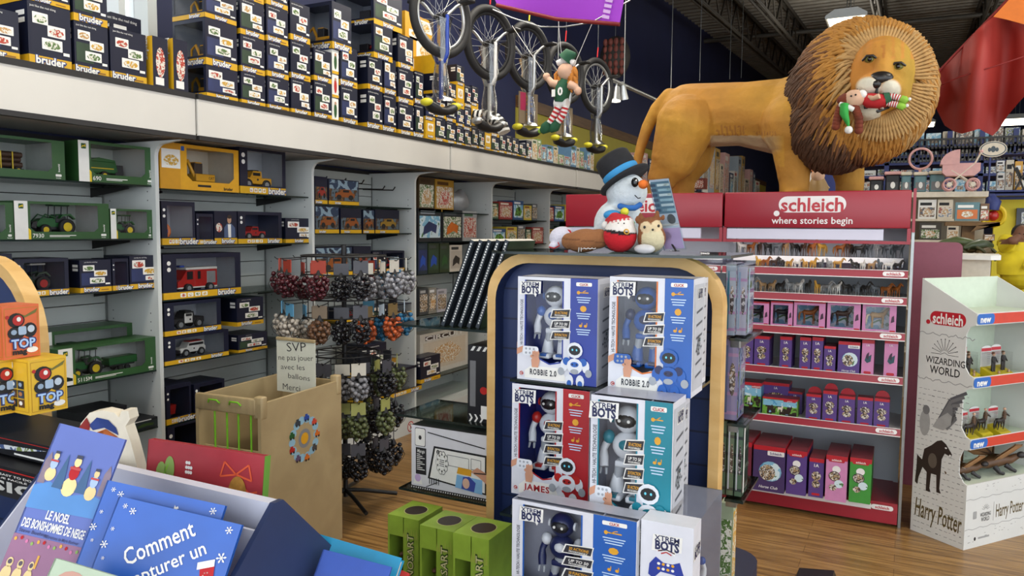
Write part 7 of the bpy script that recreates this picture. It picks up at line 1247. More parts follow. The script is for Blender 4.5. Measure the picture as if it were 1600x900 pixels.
# -- raised white shelf with doll furniture
YS2 = 8.0; zs = hy(1490, 299, YS2).z
t = thing('wall_fixture', 'beige display fixture with white top shelf behind the red unit', 'display shelf', (hy(1440, 300, YS2).x, YS2+.3, 0)); x0, x1 = hy(1345, 300, YS2).x, hy(1545, 300, YS2).x
mb = wmb(t); mb.box(x0, x1, YS2, YS2+.5, zs-.05, zs-.002, 'cream'); mb.build('top_shelf', t); mb = wmb(t); mb.box(x0, x1, YS2+.3, YS2+.34, 0, zs-.05, '#a89c86'); mb.build('back_panel', t)
for z in (hy(1450, 342, YS2).z, hy(1450, 375, YS2).z, 1.2, .9, .5): mb = wmb(t); mb.box(x0, x1, YS2+.02, YS2+.3, z-.02, z, 'cream'); mb.build('shelf', t)
def unit(x0, x1, yt, k, lid, label, extra=None):
    a = hy(x0, 299, YS2); b = hy(x1, 299, YS2); h = hy((x0+x1)/2, yt, YS2).z-zs; w = b.x-a.x; r = thing('toy_cabinet', label, 'toy furniture', ((a.x+b.x)/2, YS2+.18, zs), 0, 'doll furniture on the white shelf'); mb = MB(); mb.bbox(-w*.42, w*.42, -.1, .1, 0, h-.03, k, .01, 1); f = mb.face((-w*.42, -.1005, 0), (1, 0, 0), (0, 0, 1)); f.rect(w*.1, h*.1, w*.74, h*.5, 'print_grey' if k != 'print_black' else '#3a3a3c', 1); f.ell(w*.45, h*.35, w*.14, h*.16, 'print_white', 2, 16); mb.build('body', r); mb = MB(); mb.bbox(-w*.5, w*.5, -.12, .12, h-.03, h, lid, .008, 1); mb.build('lid', r); return r, w, h
unit(1356, 1380, 275, 'print_black', 'pink_toy', 'small black toy cabinet with pink top next to the lion\'s leg'); unit(1380, 1407, 267, 'print_black', 'pink_toy', 'larger black toy cabinet with pink top'); unit(1406, 1424, 268, 'teal_toy', 'cream', 'narrow teal toy cabinet with cream top'); unit(1450, 1478, 266, 'teal_toy', 'cream', 'wide teal toy cabinet with cream top beside the pram')
r, w, h = unit(1426, 1449, 268, 'teal_toy', 'cream', 'teal toy vanity with a round pink mirror'); mb = MB(); mb.torus((-w*.05, .0, h+.13), (0, 1, 0), .095, .012, 'pink_toy', 22, 6); mb.cyl((-w*.05, 0, h), (-w*.05, 0, h+.04), .012, k='pink_toy'); mb.build('mirror_hoop', r)
# pram
p = hy(1501, 298, 7.9); r = thing('doll_pram', 'pink doll pram with four spoked wheels on the white shelf', 'doll pram', (p.x, 7.95, zs)); mm = 7.9*.9/1200
def _w(fn, nm): mb = MB(); fn(mb); return mb.build(nm, r)
for x in (-.09, .09):
    for y in (-.09, .09): _w(lambda mb: (mb.torus((x, y, .055), (0, 1, 0), .048, .009, 'pink_toy', 18, 5), mb.cyl((x, y-.01, .055), (x, y+.01, .055), .02, k='cream'), [mb.tube([(x, y, .055), (x+.045*math.cos(a), y, .055+.045*math.sin(a))], .003, 'pink_toy', 4) for a in [PI*k/3 for k in range(6)]]), 'wheel')
_w(lambda mb: [mb.tube([(-.09, y, .06), (.10, y, .24), (.14, y, .33)], .007, 'cream', 6) or mb.tube([(.09, y, .06), (-.08, y, .18)], .007, 'cream', 6) for y in (-.08, .08)], 'chassis')
_w(lambda mb: (mb.prism([(-.15, .16), (-.12, .13), (.10, .13), (.14, .17), (.14, .24), (-.15, .24)], 'y', -.085, .085, 'pink_toy')), 'bassinet')
_w(lambda mb: mb.prism([(-.15, .23), (-.02, .23)]+[(-.02+.15*math.cos(a), .23+.13*math.sin(a)) for a in [PI/2+PI/2*k/6 for k in range(7)]], 'y', -.09, .09, 'pink_toy'), 'hood'); _w(lambda mb: mb.tube([(.14, -.08, .33), (.15, 0, .35), (.14, .08, .33)], .012, 'pink_toy', 7), 'handle')
# goods on the beige fixture
for a, b, yt, yb, k, fc, lb in ((1434, 1462, 312, 342, 'print_white', 'pic_pack2', 'white wooden-toy box, first in the upper row of the beige fixture'), (1464, 1488, 312, 343, 'cream', 'pic_pack', 'cream box with red print in the upper row of the beige fixture'), (1492, 1530, 316, 341, 'teal_toy', 'toy_orange', 'teal box with orange arch picture on the brown toy bench'), (1531, 1545, 318, 342, '#6a4a2a', 'pic_red', 'brown box beside the teal arch box'), (1436, 1470, 348, 372, '#3e382f', 'pic_green', 'dark box with green picture in the lower row of the beige fixture'), (1479, 1497, 352, 376, 'cream', 'pic_tan', 'cream box under the brown toy bench'), (1536, 1553, 366, 392, '#7a6048', 'pic_tan', 'brown box near the seated person\'s elbow')): simple_box(a, b, yt, yb, YS2+.04 if a not in (1492, 1531) else 7.35, .1, k, lb, zb=(hy(1520, 345, 7.3).z+.001 if a in (1492, 1531) else (hy(1450, 342, YS2).z+.001 if yb < 346 else hy(1450, 375, YS2).z+.001)), face=fc, group='toy boxes on the beige fixture')
t = thing('toy_bench', 'brown wooden toy bench with a thick post beside the yellow wall', 'toy furniture', (hy(1520, 380, 7.3).x, 7.4, 0)); q = lambda x, y: hy(x, y, 7.3)
mb = wmb(t); a, b = q(1477, 347), q(1562, 343); mb.box(a.x, b.x, 7.25, 7.55, a.z-.03, a.z, 'toy_wood'); mb.prism([(b.x-.16, a.z-.03), (b.x, a.z-.03), (b.x, a.z), (b.x-.2, a.z-.08)], 'y', 7.25, 7.55, 'toy_wood'); mb.build('top', t); mb = wmb(t); a2 = q(1515, 350); mb.box(a2.x-.05, a2.x+.04, 7.32, 7.48, 0, a.z-.02, 'toy_wood'); mb.build('post', t)
for i, (x, y) in enumerate(((1495, 380), (1512, 388), (1530, 384), (1540, 396))): c = hy(x, y, 7.0); t = thing('toy_reptile', f'green brown rubber reptile, {ORD[i]} in the heap below the toy bench', 'toy animal', (c.x, 7.0, c.z-.05), .4*i, 'rubber reptiles below the toy bench'); mb = MB(); mb.tube([(-.16, 0, .03), (-.08, .02, .05), (0, 0, .06), (.07, -.01, .055), (.13, 0, .05)], [.01, .03, .045, .035, .02], ['#4d5a33', '#6b5a3a', '#3f4a2e', '#5d4b30'][i], 8); [mb.tube([(x_, y_*.03, .04), (x_+.01, y_*.07, .02), (x_+.03, y_*.08, .0)], .012, '#4a4a30', 6) for x_ in (-.06, .05) for y_ in (-1, 1)]; mb.build('body', t)
t = tag(MB().build('low_table'), 'low dark table holding rubber reptiles behind the pink panel', 'table'); mb = MB(); a, b = hy(1478, 400, 6.8), hy(1548, 400, 6.8); mb.box(a.x, b.x, 6.8, 7.2, hy(1512, 394, 7.0).z-.09, hy(1512, 394, 7.0).z-.052, 'toy_wood'); mb.build('top', t)
for x in (a.x+.03, b.x-.05): mb = MB(); mb.box(x, x+.03, 6.85, 6.9, 0, hy(1512, 394, 7.0).z-.09, 'toy_wood'); mb.build('leg', t)
# blue post, yellow wall, mirror
mb = MB(); a, b = hy(1555, 312, 9.0), hy(1700, 312, 9.0); mb.box(a.x, b.x+1.0, 9.0, 9.1, 0, a.z, 'back_yellow'); tag(mb.build('wall_partition'), kind='structure')
mb = MB(); mb.box(a.x, b.x+1, 8.96, 9.12, a.z, a.z+.10, 'rack_blue'); tag(mb.build('trim_3'), kind='structure')
t = thing('wall_picture', 'dark framed picture on the yellow wall above the person', 'picture', hy(1600, 340, 8.97)); q = lambda x, y: hy(x, y, 8.97); mb = MB(); a, b = q(1587, 357), q(1635, 325); mb.box(a.x, b.x, 8.96, 8.99, a.z, b.z, '#3f4650'); under(t, mb.build('frame')); mb = MB(); mb.box(a.x+.04, b.x-.04, 8.955, 8.96, a.z+.04, b.z-.04, 'pic_cool'); under(t, mb.build('print'))
t = thing('blue_shelf_frame', 'blue framed shelf with white cubbies above the yellow wall', 'rack', hy(1560, 305, 8.6)); q = lambda x, y: hy(x, y, 8.6)
for x in (1546, 1640): mb = MB(); a, b = q(x-3, 306), q(x+3, 243); mb.box(a.x, b.x, 8.6, 8.68, a.z, b.z, 'rack_blue'); under(t, mb.build('post'))
for y in (304, 298, 240): mb = MB(); a, b = q(1543, y+2), q(1645, y-2); mb.box(a.x, b.x, 8.6, 8.9, a.z, b.z, 'rack_blue'); under(t, mb.build('beam'))
for k, (x, yt, yb, kk, lb) in enumerate(((1563, 251, 268, 'print_white', 'upper white cubby box'), (1563, 270, 297, 'print_white', 'lower white cubby box'), (1576, 250, 297, 'cream', 'tall cream cubby box'), (1590, 252, 297, 'cat_yellow', 'yellow panel box'))): simple_box(x-6, x+6, yt, yb, 8.72, .1, kk, lb+' in the blue framed shelf above the yellow wall', face='pic_pack2', group='boxes in the blue framed shelf')
t = thing('doll_pushchair', 'dark folding doll pushchair on the blue framed shelf', 'doll pram', hy(1590, 297, 8.55)); q = lambda x, y, d=0: hy(x, y, 8.55+d)
mb = MB(); [mb.tube([q(1582, 256, d), q(1592, 276, d), q(1600, 297, d)], .008, 'black_trim', 5) or mb.tube([q(1603, 268, d), q(1594, 282, d), q(1586, 297, d)], .008, 'black_trim', 5) for d in (-.08, .08)]; under(t, mb.build('frame')); mb = MB(); mb.tube([q(1587, 262), q(1594, 276), q(1603, 280)], .05, 'black_trim', 6, flat=.3); under(t, mb.build('seat'))
# hanging blue and yellow toy
t = thing('hanging_toy', 'blue toy with a red and yellow horn hanging beside the yellow wall', 'toy', hy(1551, 320, 7.6)); q = lambda x, y: hy(x, y, 7.6)
mb = MB(); mb.tube([q(1548, 306), q(1552, 316), q(1550, 328)], [.03, .06, .05], 'rack_blue', 8); under(t, mb.build('body')); mb = MB(); mb.lathe([(.02, 0), (.045, .05), (.10, .07), (.085, .07), (.03, .03)], 'jd_yellow', q(1552, 337)+Vector((0, .08, 0)), (0, -1, 0), 18); mb.ball(q(1552, 337)+Vector((0, .03, 0)), .045, 'toy_red', 10, 7); under(t, mb.build('horn'))
# round badge sign
p = hy(1552, 233, 8.59); mb = MB(); mb.T = Matrix.Translation(p) @ Matrix.Scale(1.5, 4, (1, 0, 0)); mb.cyl((0, 0, 0), (0, .03, 0), .075, k='cream', n=28); mb.T = None; f = mb.face(p, (1, 0, 0), (0, 0, 1)); f.ell(0, 0, .105, .068, '#3c4a52', 1, 24); f.ell(0, 0, .095, .06, 'cream', 2, 24); f.ell(0, .0, .02, .03, '#3c4a52', 3, 10); f.ell(-.03, -.005, .014, .02, '#3c4a52', 3, 10); f.ell(.03, -.005, .014, .02, '#3c4a52', 3, 10); tag(mb.build('badge_sign'), 'oval white badge sign with a dark flower emblem below the red kite', 'sign')
# pink panel and white counter behind the cardboard display
t = MB(); a, b = hy(1421, 430, 5.4), hy(1505, 379, 5.4); R = .035; pts = [(a.x, 0), (b.x, 0)]+[(b.x-R+R*math.cos(q_), b.z-R+R*math.sin(q_)) for q_ in [PI/2*k/5 for k in range(6)]]+[(a.x, b.z)]; t.prism(pts, 'y', 5.4, 5.44, 'pink_panel'); tag(t.build('pink_board'), 'dusty pink upright board with a rounded corner behind the cardboard display', 'panel')
t = thing('white_counter', 'white curved counter top behind the dusty pink board', 'counter', hy(1530, 410, 5.9)); mb = MB(); q = lambda x, y, Y: hy(x, y, Y); zc = q(1530, 398, 5.9).z; mb.prism([(hy(1490, 400, 5.9).x, 5.8), (hy(1545, 400, 5.9).x, 5.75), (hy(1562, 405, 5.9).x, 5.82), (hy(1560, 400, 6.3).x, 6.3), (hy(1490, 400, 6.3).x, 6.3)], 'z', zc-.03, zc, 'print_white'); under(t, mb.build('top')); mb = MB(); mb.box(hy(1495, 400, 5.9).x, hy(1548, 400, 5.9).x, 5.86, 6.25, 0, zc-.031, 'cream'); under(t, mb.build('body'))
# toys glimpsed between the lion's front legs
t = thing('doll', 'tan plush doll in an orange knitted hat between the lion\'s front legs', 'plush toy', hy(1278, 300, 5.6)); q = lambda x, y, d=0: hy(x, y, 5.6+d)
for fn, nm in ((lambda mb: (mb.tube([q(1278, 305), q(1278, 290), q(1278, 278)], [.07, .065, .04], '#9a7a4a', 10), mb.tube([q(1270, 290), q(1264, 297)], .025, '#9a7a4a', 7), mb.tube([q(1286, 290), q(1292, 297)], .025, '#9a7a4a', 7)), 'body'), (lambda mb: mb.ball(q(1278, 274, -.02), .045, 'elf_skin', 12, 8), 'head'), (lambda mb: (mb.tube([q(1272, 271), q(1278, 266), q(1283, 262)], [.045, .042, .02], 'toy_orange', 8), mb.ball(q(1284, 261), .022, 'toy_orange', 8, 6)), 'hat')): mb = MB(); fn(mb); under(t, mb.build(nm))
t = thing('toy_shelf', 'low white shelf top holding the plush doll behind the red unit', 'shelf', hy(1278, 310, 5.6)); mb = MB(); p = q(1278, 305); mb.box(p.x-.5, p.x+.5, 5.45, 5.8, p.z-.10, p.z-.01, 'cream'); under(t, mb.build('top')); mb = MB(); mb.box(p.x-.48, p.x+.48, 5.48, 5.78, 0, p.z-.10, 'cream'); under(t, mb.build('body'))
t = MB(); t.add([Vector((hy(1200, 300, 6.2).x, 6.2, 0)), Vector((hy(1328, 300, 6.2).x, 6.2, 0)), hy(1264, 240, 6.2), Vector((hy(1200, 300, 6.2).x, 6.24, 0)), Vector((hy(1328, 300, 6.2).x, 6.24, 0)), hy(1264, 240, 6.24)], [(0, 1, 2), (5, 4, 3), (0, 3, 4, 1), (1, 4, 5, 2), (2, 5, 3, 0)], 'print_white'); o = tag(t.build('tent_flap'), 'white triangular toy tent behind the plush doll in the orange hat', 'toy tent'); mb = MB(); mb.box(hy(1288, 300, 6.6).x, hy(1315, 300, 6.6).x, 6.6, 6.64, 0, hy(1300, 250, 6.6).z, 'rack_blue'); tag(mb.build('room_divider'), 'blue upright panel between the lion\'s front legs', 'panel')
# -- the seated person in yellow
t = thing('person', 'person in a yellow top raising a hand to the face, at the right edge', 'person', hy(1588, 420, 6.6)); q = lambda x, y, d=0: hy(x, y, 6.6+d)
bl = [('c', q(1594, 425), q(1594, 395), .13, .13), ('c', q(1594, 393), q(1596, 381), .13, .05), ('c', q(1596, 380), q(1597, 374), .04, .04), ('e', q(1597, 367, -.02), (.055, .066, .072)), ('c', q(1573, 377, -.02), q(1570, 386, -.08), .052, .045), ('c', q(1570, 386, -.08), q(1583, 376, -.2), .042, .034), ('c', q(1583, 376, -.2), q(1591, 371, -.19), .030, .026), ('c', q(1610, 378), q(1616, 400), .05, .045), ('c', q(1616, 400), q(1606, 415, -.2), .042, .035)]
for k in range(4): bl.append(('c', q(1591, 373, -.19), q(1597+.6*k, 369+1.6*k, -.15), .011, .008))
def pp(c, n):
    x, y = px_of(c); return '#6b4530' if (y < 378 or (x < 1592 and y < 382 and c.y < 6.5) or (c.y < 6.5 and y < 374)) else '#d2bd1c'
vcol('person_skin', .7, var=.1); under(t, organic(bl, .009, 4, pp, 'body', 'person_skin'))
mb = MB(); mb.ball(q(1597, 363.5, .012), (.068, .074, .066), 'hair_dark', 14, 9); mb.ball(q(1588, 367, .02), (.02, .04, .05), 'hair_dark', 10, 7); under(t, mb.build('hair'))
mb = MB(); mb.tube([q(1576, 376, -.02), q(1572, 383, -.05)], [.066, .064], 'shirt_yellow', 10); mb.tube([q(1594, 428), q(1594, 395), q(1596, 383)], [.145, .145, .085], 'shirt_yellow', 14); under(t, mb.build('yellow_top'))
for x in (1592, 1599): mb = MB(); mb.ball(q(x+1, 366, -.080), .007, 'eye_black', 7, 5); under(t, mb.build('eye'))
t = thing('chair', 'dark low chair under the person in the yellow top', 'chair', (hy(1588, 425, 6.65).x, 6.56, 0)); z = hy(1588, 425, 6.6).z-.17; mb = MB(); mb.bbox(-.25, .25, -.22, .22, z-.06, z, 'toy_wood', .01, 1); mb.build('seat', t)
for x in (-.2, .2):
    for y in (-.18, .18): mb = MB(); mb.box(x-.02, x+.02, y-.02, y+.02, 0, z-.06, 'toy_wood'); mb.build('leg', t)
# ================================================================ LEFT ARCHED DISPLAY WITH BOXES
mat('topmag_yellow', '#d8ac2c', .35, var=.05); mat('topmag_orange', '#d4673a', .35, var=.05)
Y2 = 1.42; RX2 = hy(52, 540, Y2).x; Z2 = 1.50
L2 = arch_display('arched_display', 'birch edged navy display stand cut off by the left photo edge', RX2-.76, RX2, Y2, .05, Z2, .27, .034, (0, 0, 0)); reroot(L2, (RX2-.38, Y2, 0))
zt2 = 1.135; mb = wmb(L2); mb.prism([(RX2-.74, Y2-.30), (RX2+.10, Y2-.30), (RX2+.16, Y2-.24), (RX2+.16, Y2+.02), (RX2-.74, Y2+.02)], 'z', zt2-.008, zt2, 'shelf_glass', 'glass_edge'); mb.build('glass_shelf', L2)
mb = wmb(L2); mb.prism([(RX2-.74, Y2-.34), (RX2+.10, Y2-.34), (RX2+.2, Y2-.24), (RX2+.2, Y2+.4), (RX2-.74, Y2+.4)], 'z', .02, .5, 'navy_dark'); mb.build('plinth', L2)
mb = wmb(L2); mb.box(RX2-.74, RX2+.2, Y2-.36, Y2+.02, .86, .868, 'shelf_glass'); mb.build('glass_shelf', L2)
def top_box(px, pyb, z, s, col, rot, label):
    d = ray(px, pyb); p = hz(px, pyb, z); r = thing('game_box', label, 'game box', (p.x, p.y, z), rot, 'spinning top game boxes'); w, h = .088*s, .128*s; mb = MB(); mb.box(-w/2, w/2, -w/2, w/2, 0, h, col)
    for f in (mb.face((-w/2, -w/2, 0), (1, 0, 0), (0, 0, 1)), mb.face((-w/2, w/2, 0), (0, -1, 0), (0, 0, 1)), mb.face((w/2, -w/2, 0), (0, 1, 0), (0, 0, 1))):
        main = f.U.x > .5; f.line([(w*.05, h*.05), (w*.95, h*.05), (w*.95, h*.95), (w*.05, h*.95), (w*.05, h*.05)], .0012, '#b07f1d', 1)
        if main:
            f.poly([(w*.35, h*.86), (w*.6, h*.80), (w*.95, h*.92), (w*.9, h*.84), (w*.6, h*.76)], '#6f6a2f', 2); f.ell(w*.36, h*.72, w*.23, h*.14, 'ink', 2, 16); f.ell(w*.4, h*.72, w*.15, h*.10, 'toy_red', 3, 14); f.ell(w*.42, h*.74, w*.06, h*.045, 'print_white', 4, 10); f.ell(w*.12, h*.79, w*.05, h*.035, 'toy_red', 3, 10)
            f.ell(w*.35, h*.48, w*.24, h*.13, 'ink', 2, 14); f.ell(w*.72, h*.52, w*.2, h*.14, 'ink', 2, 14); f.rr(w*.4, h*.44, w*.62, h*.60, .004, '#9fb3c9', 3); f.ell(w*.75, h*.54, w*.1, h*.07, '#b9c4d0', 3, 12); f.ell(w*.28, h*.5, w*.08, h*.05, '#8fa3b8', 3, 10)
            f.text('TOP', w*.52, h*.28, h*.18, '#1d2f6a', 4, bold=.09, fit=w*.74); f.text('TOP', w*.52, h*.285, h*.165, '#a8c4e8', 5, bold=.03, fit=w*.66); f.text('mag', w*.42, h*.13, h*.10, 'ink', 4, bold=.05, fit=w*.40); f.ell(w*.76, h*.14, w*.16, h*.055, 'print_white', 4, 14)
        else:
            f.rr(w*.12, h*.82, w*.32, h*.94, .004, 'print_white', 2)
            for i in range(3):
                for j in range(2): f.rect(w*(.18+.32*j), h*(.12+.17*i), w*(.45+.32*j), h*(.27+.17*i), ['ink', '#5a3a20', '#2c3a4a'][(i+j) % 3], 2); f.ell(w*(.31+.32*j), h*(.2+.17*i), w*.08, h*.04, ['#b0703a', 'print_white', '#8a9ab0'][(i*2+j) % 3], 3, 8)
    mb.build('carton', r); return r
b1 = top_box(60, 640, zt2, 1.06, 'topmag_yellow', 1.56, 'yellow spinning top game box standing at the corner of the left glass shelf'); b0 = top_box(1, 642, zt2, 1.06, 'topmag_yellow', 1.56, 'yellow spinning top game box cut by the left photo edge, under the orange one')
o_ = top_box(60, 640, zt2, 1.02, 'topmag_orange', 1.60, 'orange spinning top game box stacked on the yellow ones at the left edge'); o_.location = (b0.location.x+.02, b0.location.y+.02, zt2+.128*1.06+.001)
# black game boxes on the lower shelf
for i, (x1, y0, y1, lb) in enumerate(((88, 745, 700, 'upper black game box with red line and white print on the lower left shelf'), (70, 830, 745, 'black game box with big silver letters on the lower left shelf'))):
    Y = 1.22-.05*i; a = hy(-140, y0, Y); b = hy(x1, y0, Y); z = .869 if i else .869+hy(x1, 745, 1.17).z-.869+.0; 
    h = max(.05, hy(x1, y1, Y).z-z); r = thing('game_box', lb, 'game box', ((a.x+b.x)/2, Y+.1, z), 0, 'black game boxes on the lower left shelf'); w = b.x-a.x; mb = MB(); mb.box(-w/2, w/2, -.1, .1, 0, h, 'print_black'); f = mb.face((-w/2, -.1, 0), (1, 0, 0), (0, 0, 1)); f.rect(0, h*.86, w, h*.9, 'toy_red', 1)
    if i: f.text('MUSIC', w*.64, h*.36, h*.34, '#b9b9b4', 2, bold=.03, fit=w*.66); f.text('MAKING MUSIC THAT\'S EASY TO DO', w*.62, h*.74, h*.07, 'print_white', 2, fit=w*.62); f.text('FAIRE DE LA MUSIQUE FACILE', w*.62, h*.62, h*.06, 'print_white', 2, fit=w*.56)
    else: f.poly([(w*.4, h*.3), (w*.7, h*.55), (w*.95, h*.7), (w*.8, h*.4), (w*.55, h*.2)], 'pic_cool', 1); f.rect(w*.75, h*.12, w*.95, h*.22, 'print_white', 1)
    mb.build('carton', r)
# white cut-out wooden toy with a painted clown hat behind the snowman book
q = lambda x, y, d=0: hp(x, y, (-1.62, 1.13, 1.15), (.35, -.93, 0))+Vector((-.35, .93, 0))*d
t = thing('wooden_toy', 'white rounded wooden toy with red and blue painted pattern behind the snowman book', 'toy', q(165, 740)); out = [(122, 690), (126, 662), (140, 645), (160, 641), (178, 645), (186, 652), (190, 642), (200, 642), (203, 655), (196, 666), (204, 690), (212, 720), (218, 745), (130, 745)]
mb = MB(); vs = [q(*p) for p in out]+[q(*p, .035) for p in out]; n = len(out); mb.add(vs, [tuple(range(n))[::-1], tuple(range(n, 2*n))]+[(i, (i+1) % n, n+(i+1) % n, n+i) for i in range(n)], 'cream'); under(t, mb.build('board'))
mb = MB()
for pts, k in ((((124, 668), (136, 652), (142, 664), (138, 678), (126, 682)), 'toy_red'), (((140, 664), (152, 652), (170, 656), (182, 668), (186, 680), (164, 668), (146, 672)), 'toy_blue'), (((150, 676), (166, 670), (184, 682), (188, 694), (170, 682), (152, 684)), 'toy_orange')): mb.add([q(*p, -.002) for p in pts]+[q(*p, -.0005) for p in pts], [tuple(range(len(pts)))[::-1], tuple(range(len(pts)))], k)
under(t, mb.build('painted_hat'))
# ================================================================ GOODS ON THE SIDE ARMS OF THE ROBOT DISPLAY
mat('manga_white', '#d3d2d6', .4, var=.03); mat('dino_green', '#93b13c', .45, var=.15, scale=14); mat('dino_brown', '#5a3a26', .5, var=.2); mat('spine_dark', '#2f3740', .45); mat('pink_print', '#b78aa8', .4)
YA = 2.33
def arm(x0, x1, z, y0, y1): mb = wmb(G); mb.prism([(x0, y0), (x1, y0), (x1, y1), (x0, y1)], 'z', z-.008, z, 'shelf_glass', 'glass_edge'); o = mb.build('glass_shelf', G); mb = wmb(G); mb.box(x1-.03 if x0 < -1 else x0, x1 if x0 < -1 else x0+.03, y0+.02, y1-.02, z-.03, z-.0085, 'steel'); mb.build('shelf_arm', o)
zA, zB, zC = 1.250, .915, .655
arm(-1.66, -1.225, zA, YA-.04, YA+.24); arm(-1.66, -1.225, zB, YA-.04, YA+.24); arm(-1.62, -1.225, zC, YA-.08, YA+.2)
for z in (1.285, 1.03, .80): arm(-.46, -.405, z, YA-.04, YA+.22)
# five leaning black books
for i in range(5):
    b = hy(688+13.5*i, 503, YA); t = hy(735+13.5*i, 374, YA); b.z = zA+.004+.0; v = (t-b); L = v.length; v.normalize(); n = Vector((v.z, 0, -v.x)); r = thing('activity_book', f'dark activity book with dotted spine, {["first", "second", "middle", "fourth", "last"][i]} of the five leaning on the glass shelf', 'book', b, 0, 'leaning dark books'); r.rotation_euler.y = math.atan2(v.x, v.z); th = .018
    mb = MB(); mb.box(0, .002, 0, .21, 0, L, 'spine_dark'); mb.box(th-.002, th, 0, .21, 0, L, 'glow_green' if i == 4 else 'spine_dark'); mb.box(0, th, 0, .002, 0, L, 'spine_dark'); f = mb.face((0, 0, 0), (1, 0, 0), (0, 0, 1)); [f.rect(th*.36, L*(.05+.03*k), th*.64, L*(.068+.03*k), 'print_white', 1) for k in range(31)]; mb.build('cover', r); mb = MB(); mb.box(.0025, th-.0025, .003, .205, .003, L-.002, 'pages'); mb.box(.001, th-.001, .0, .2, L-.0015, L+.001, 'pages'); mb.build('pages', r)
# black striped box on the middle shelf
a, b = hy(733, 645, YA), hy(775, 645, YA); h = hy(745, 540, YA).z-zB; w = b.x-a.x; r = thing('game_box', 'black box with white stripes and grey text standing on the middle glass arm', 'game box', ((a.x+b.x)/2-.006, YA+.1, zB)); mb = MB(); mb.box(-w/2, w/2, -.1, .1, 0, h, 'print_black'); f = mb.face((-w/2, -.1, 0), (1, 0, 0), (0, 0, 1)); [f.poly([(w*(.1+.22*k), h*.93), (w*(.2+.22*k), h*.93), (w*(.3+.22*k), h*.99), (w*(.2+.22*k), h*.99)], 'print_white', 1) for k in range(3)]; f.rect(w*.08, h*.2, w*.3, h*.8, 'print_grey', 1); f.ell(w*.6, h*.42, w*.14, h*.05, 'toy_red', 1); f.rect(w*.5, h*.05, w*.9, h*.22, 'print_white', 1); [f.poly([(w*(.05+.2*k), h*.0), (w*(.12+.2*k), h*.0), (w*(.2+.2*k), h*.05), (w*(.12+.2*k), h*.10), (w*(.05+.2*k), h*.10), (w*(.13+.2*k), h*.05)], 'print_white', 2) for k in range(3)]; mb.build('carton', r)
# comic drawing kit
YM = YA-.06; a, b = hy(643, 768, YM), hy(764, 790, YM); h = hy(700, 672, YM).z-zC; w = b.x-a.x; r = thing('drawing_kit_box', 'white comic drawing kit box with a sketching hand, on the lower glass arm', 'craft box', ((a.x+b.x)/2, YM+.10, zC)); mb = MB(); mb.box(-w/2, w/2, -.10, .10, 0, h, 'manga_white'); f = mb.face((-w/2, -.1, 0), (1, 0, 0), (0, 0, 1))
f.rect(0, h*.0, w, h*.05, 'ink', 1); [f.rect(w*(.03*k), h*.015, w*(.03*k+.012), h*.035, 'print_white', 2) for k in range(33)]; f.rr(w*.05, h*.68, w*.19, h*.97, .006, 'ink', 1); f.rr(w*.055, h*.69, w*.185, h*.96, .006, 'print_white', 2); f.ell(w*.12, h*.82, w*.02, h*.035, 'toy_black', 3); f.rect(w*.06, h*.24, w*.2, h*.66, 'ink', 1); f.text('Manga', w*.13, h*.61, h*.055, 'print_white', 2, fit=w*.10, shear=.2); [f.rect(w*.075, h*(.55-.03*k), w*(.12+.03*((k*7) % 3)), h*(.562-.03*k), 'print_white', 2) for k in range(9)]
f.poly([(w*.22, h*.20), (w*.30, h*.72), (w*.97, h*.70), (w*.97, h*.10)], 'ink', 1); f.poly([(w*.25, h*.22), (w*.32, h*.69), (w*.95, h*.67), (w*.95, h*.13)], 'print_white', 2); f.line([(w*.22, h*.92), (w*.95, h*.80)], .004, 'ink', 2)
for k in range(10): a_ = 2*PI*k/10; f.ell(w*.41+w*.055*math.cos(a_), h*.48+h*.13*math.sin(a_), w*.028, h*.06, 'ink', 3); f.ell(w*.41+w*.053*math.cos(a_), h*.48+h*.125*math.sin(a_), w*.025, h*.055, 'print_white', 4)
f.ell(w*.41, h*.48, w*.05, h*.12, 'print_white', 5); [f.rect(w*.38, h*(.52-.03*k), w*.44, h*(.53-.03*k), 'ink', 6) for k in range(4)]; f.ell(w*.36, h*.64, w*.02, h*.035, 'ink', 5); f.text('1', w*.36, h*.64, h*.045, 'print_white', 6); f.line([(w*.48, h*.62), (w*.75, h*.61), (w*.75, h*.45), (w*.48, h*.46), (w*.48, h*.62)], .002, 'print_grey', 3); f.line([(w*.78, h*.62), (w*.9, h*.61), (w*.9, h*.45), (w*.78, h*.46), (w*.78, h*.62)], .002, 'print_grey', 3)
f.poly([(w*.58, h*.14), (w*.92, h*.10), (w*.92, h*.32), (w*.60, h*.34)], '#7fb0d8', 3); f.poly([(w*.66, h*.14), (w*.68, h*.32), (w*.76, h*.34), (w*.84, h*.26), (w*.82, h*.12)], '#3a4a9a', 4); f.ell(w*.72, h*.23, w*.045, h*.08, '#d9b09a', 5); f.poly([(w*.60, h*.36), (w*.78, h*.35), (w*.79, h*.45), (w*.62, h*.46)], 'gold_print', 4); f.poly([(w*.78, h*.42), (w*.86, h*.5), (w, h*.42), (w, h*.25), (w*.88, h*.36)], 'skin_print', 6); f.line([(w*.82, h*.41), (w*.99, h*.43)], .004, 'ink', 7); f.ell(w*.09, h*.18, w*.04, h*.06, '#b9a0c8', 3); f.poly([(w*.03, h*.08), (w*.05, h*.18), (w*.13, h*.18), (w*.15, h*.08)], 'print_white', 2); [f.rect(w*(.24+.03*k), h*.12, w*(.25+.03*k), h*.22, 'ink', 3) for k in range(5)]; f.line([(w*.2, h*.06), (w*.35, h*.16)], .003, 'ink', 3)
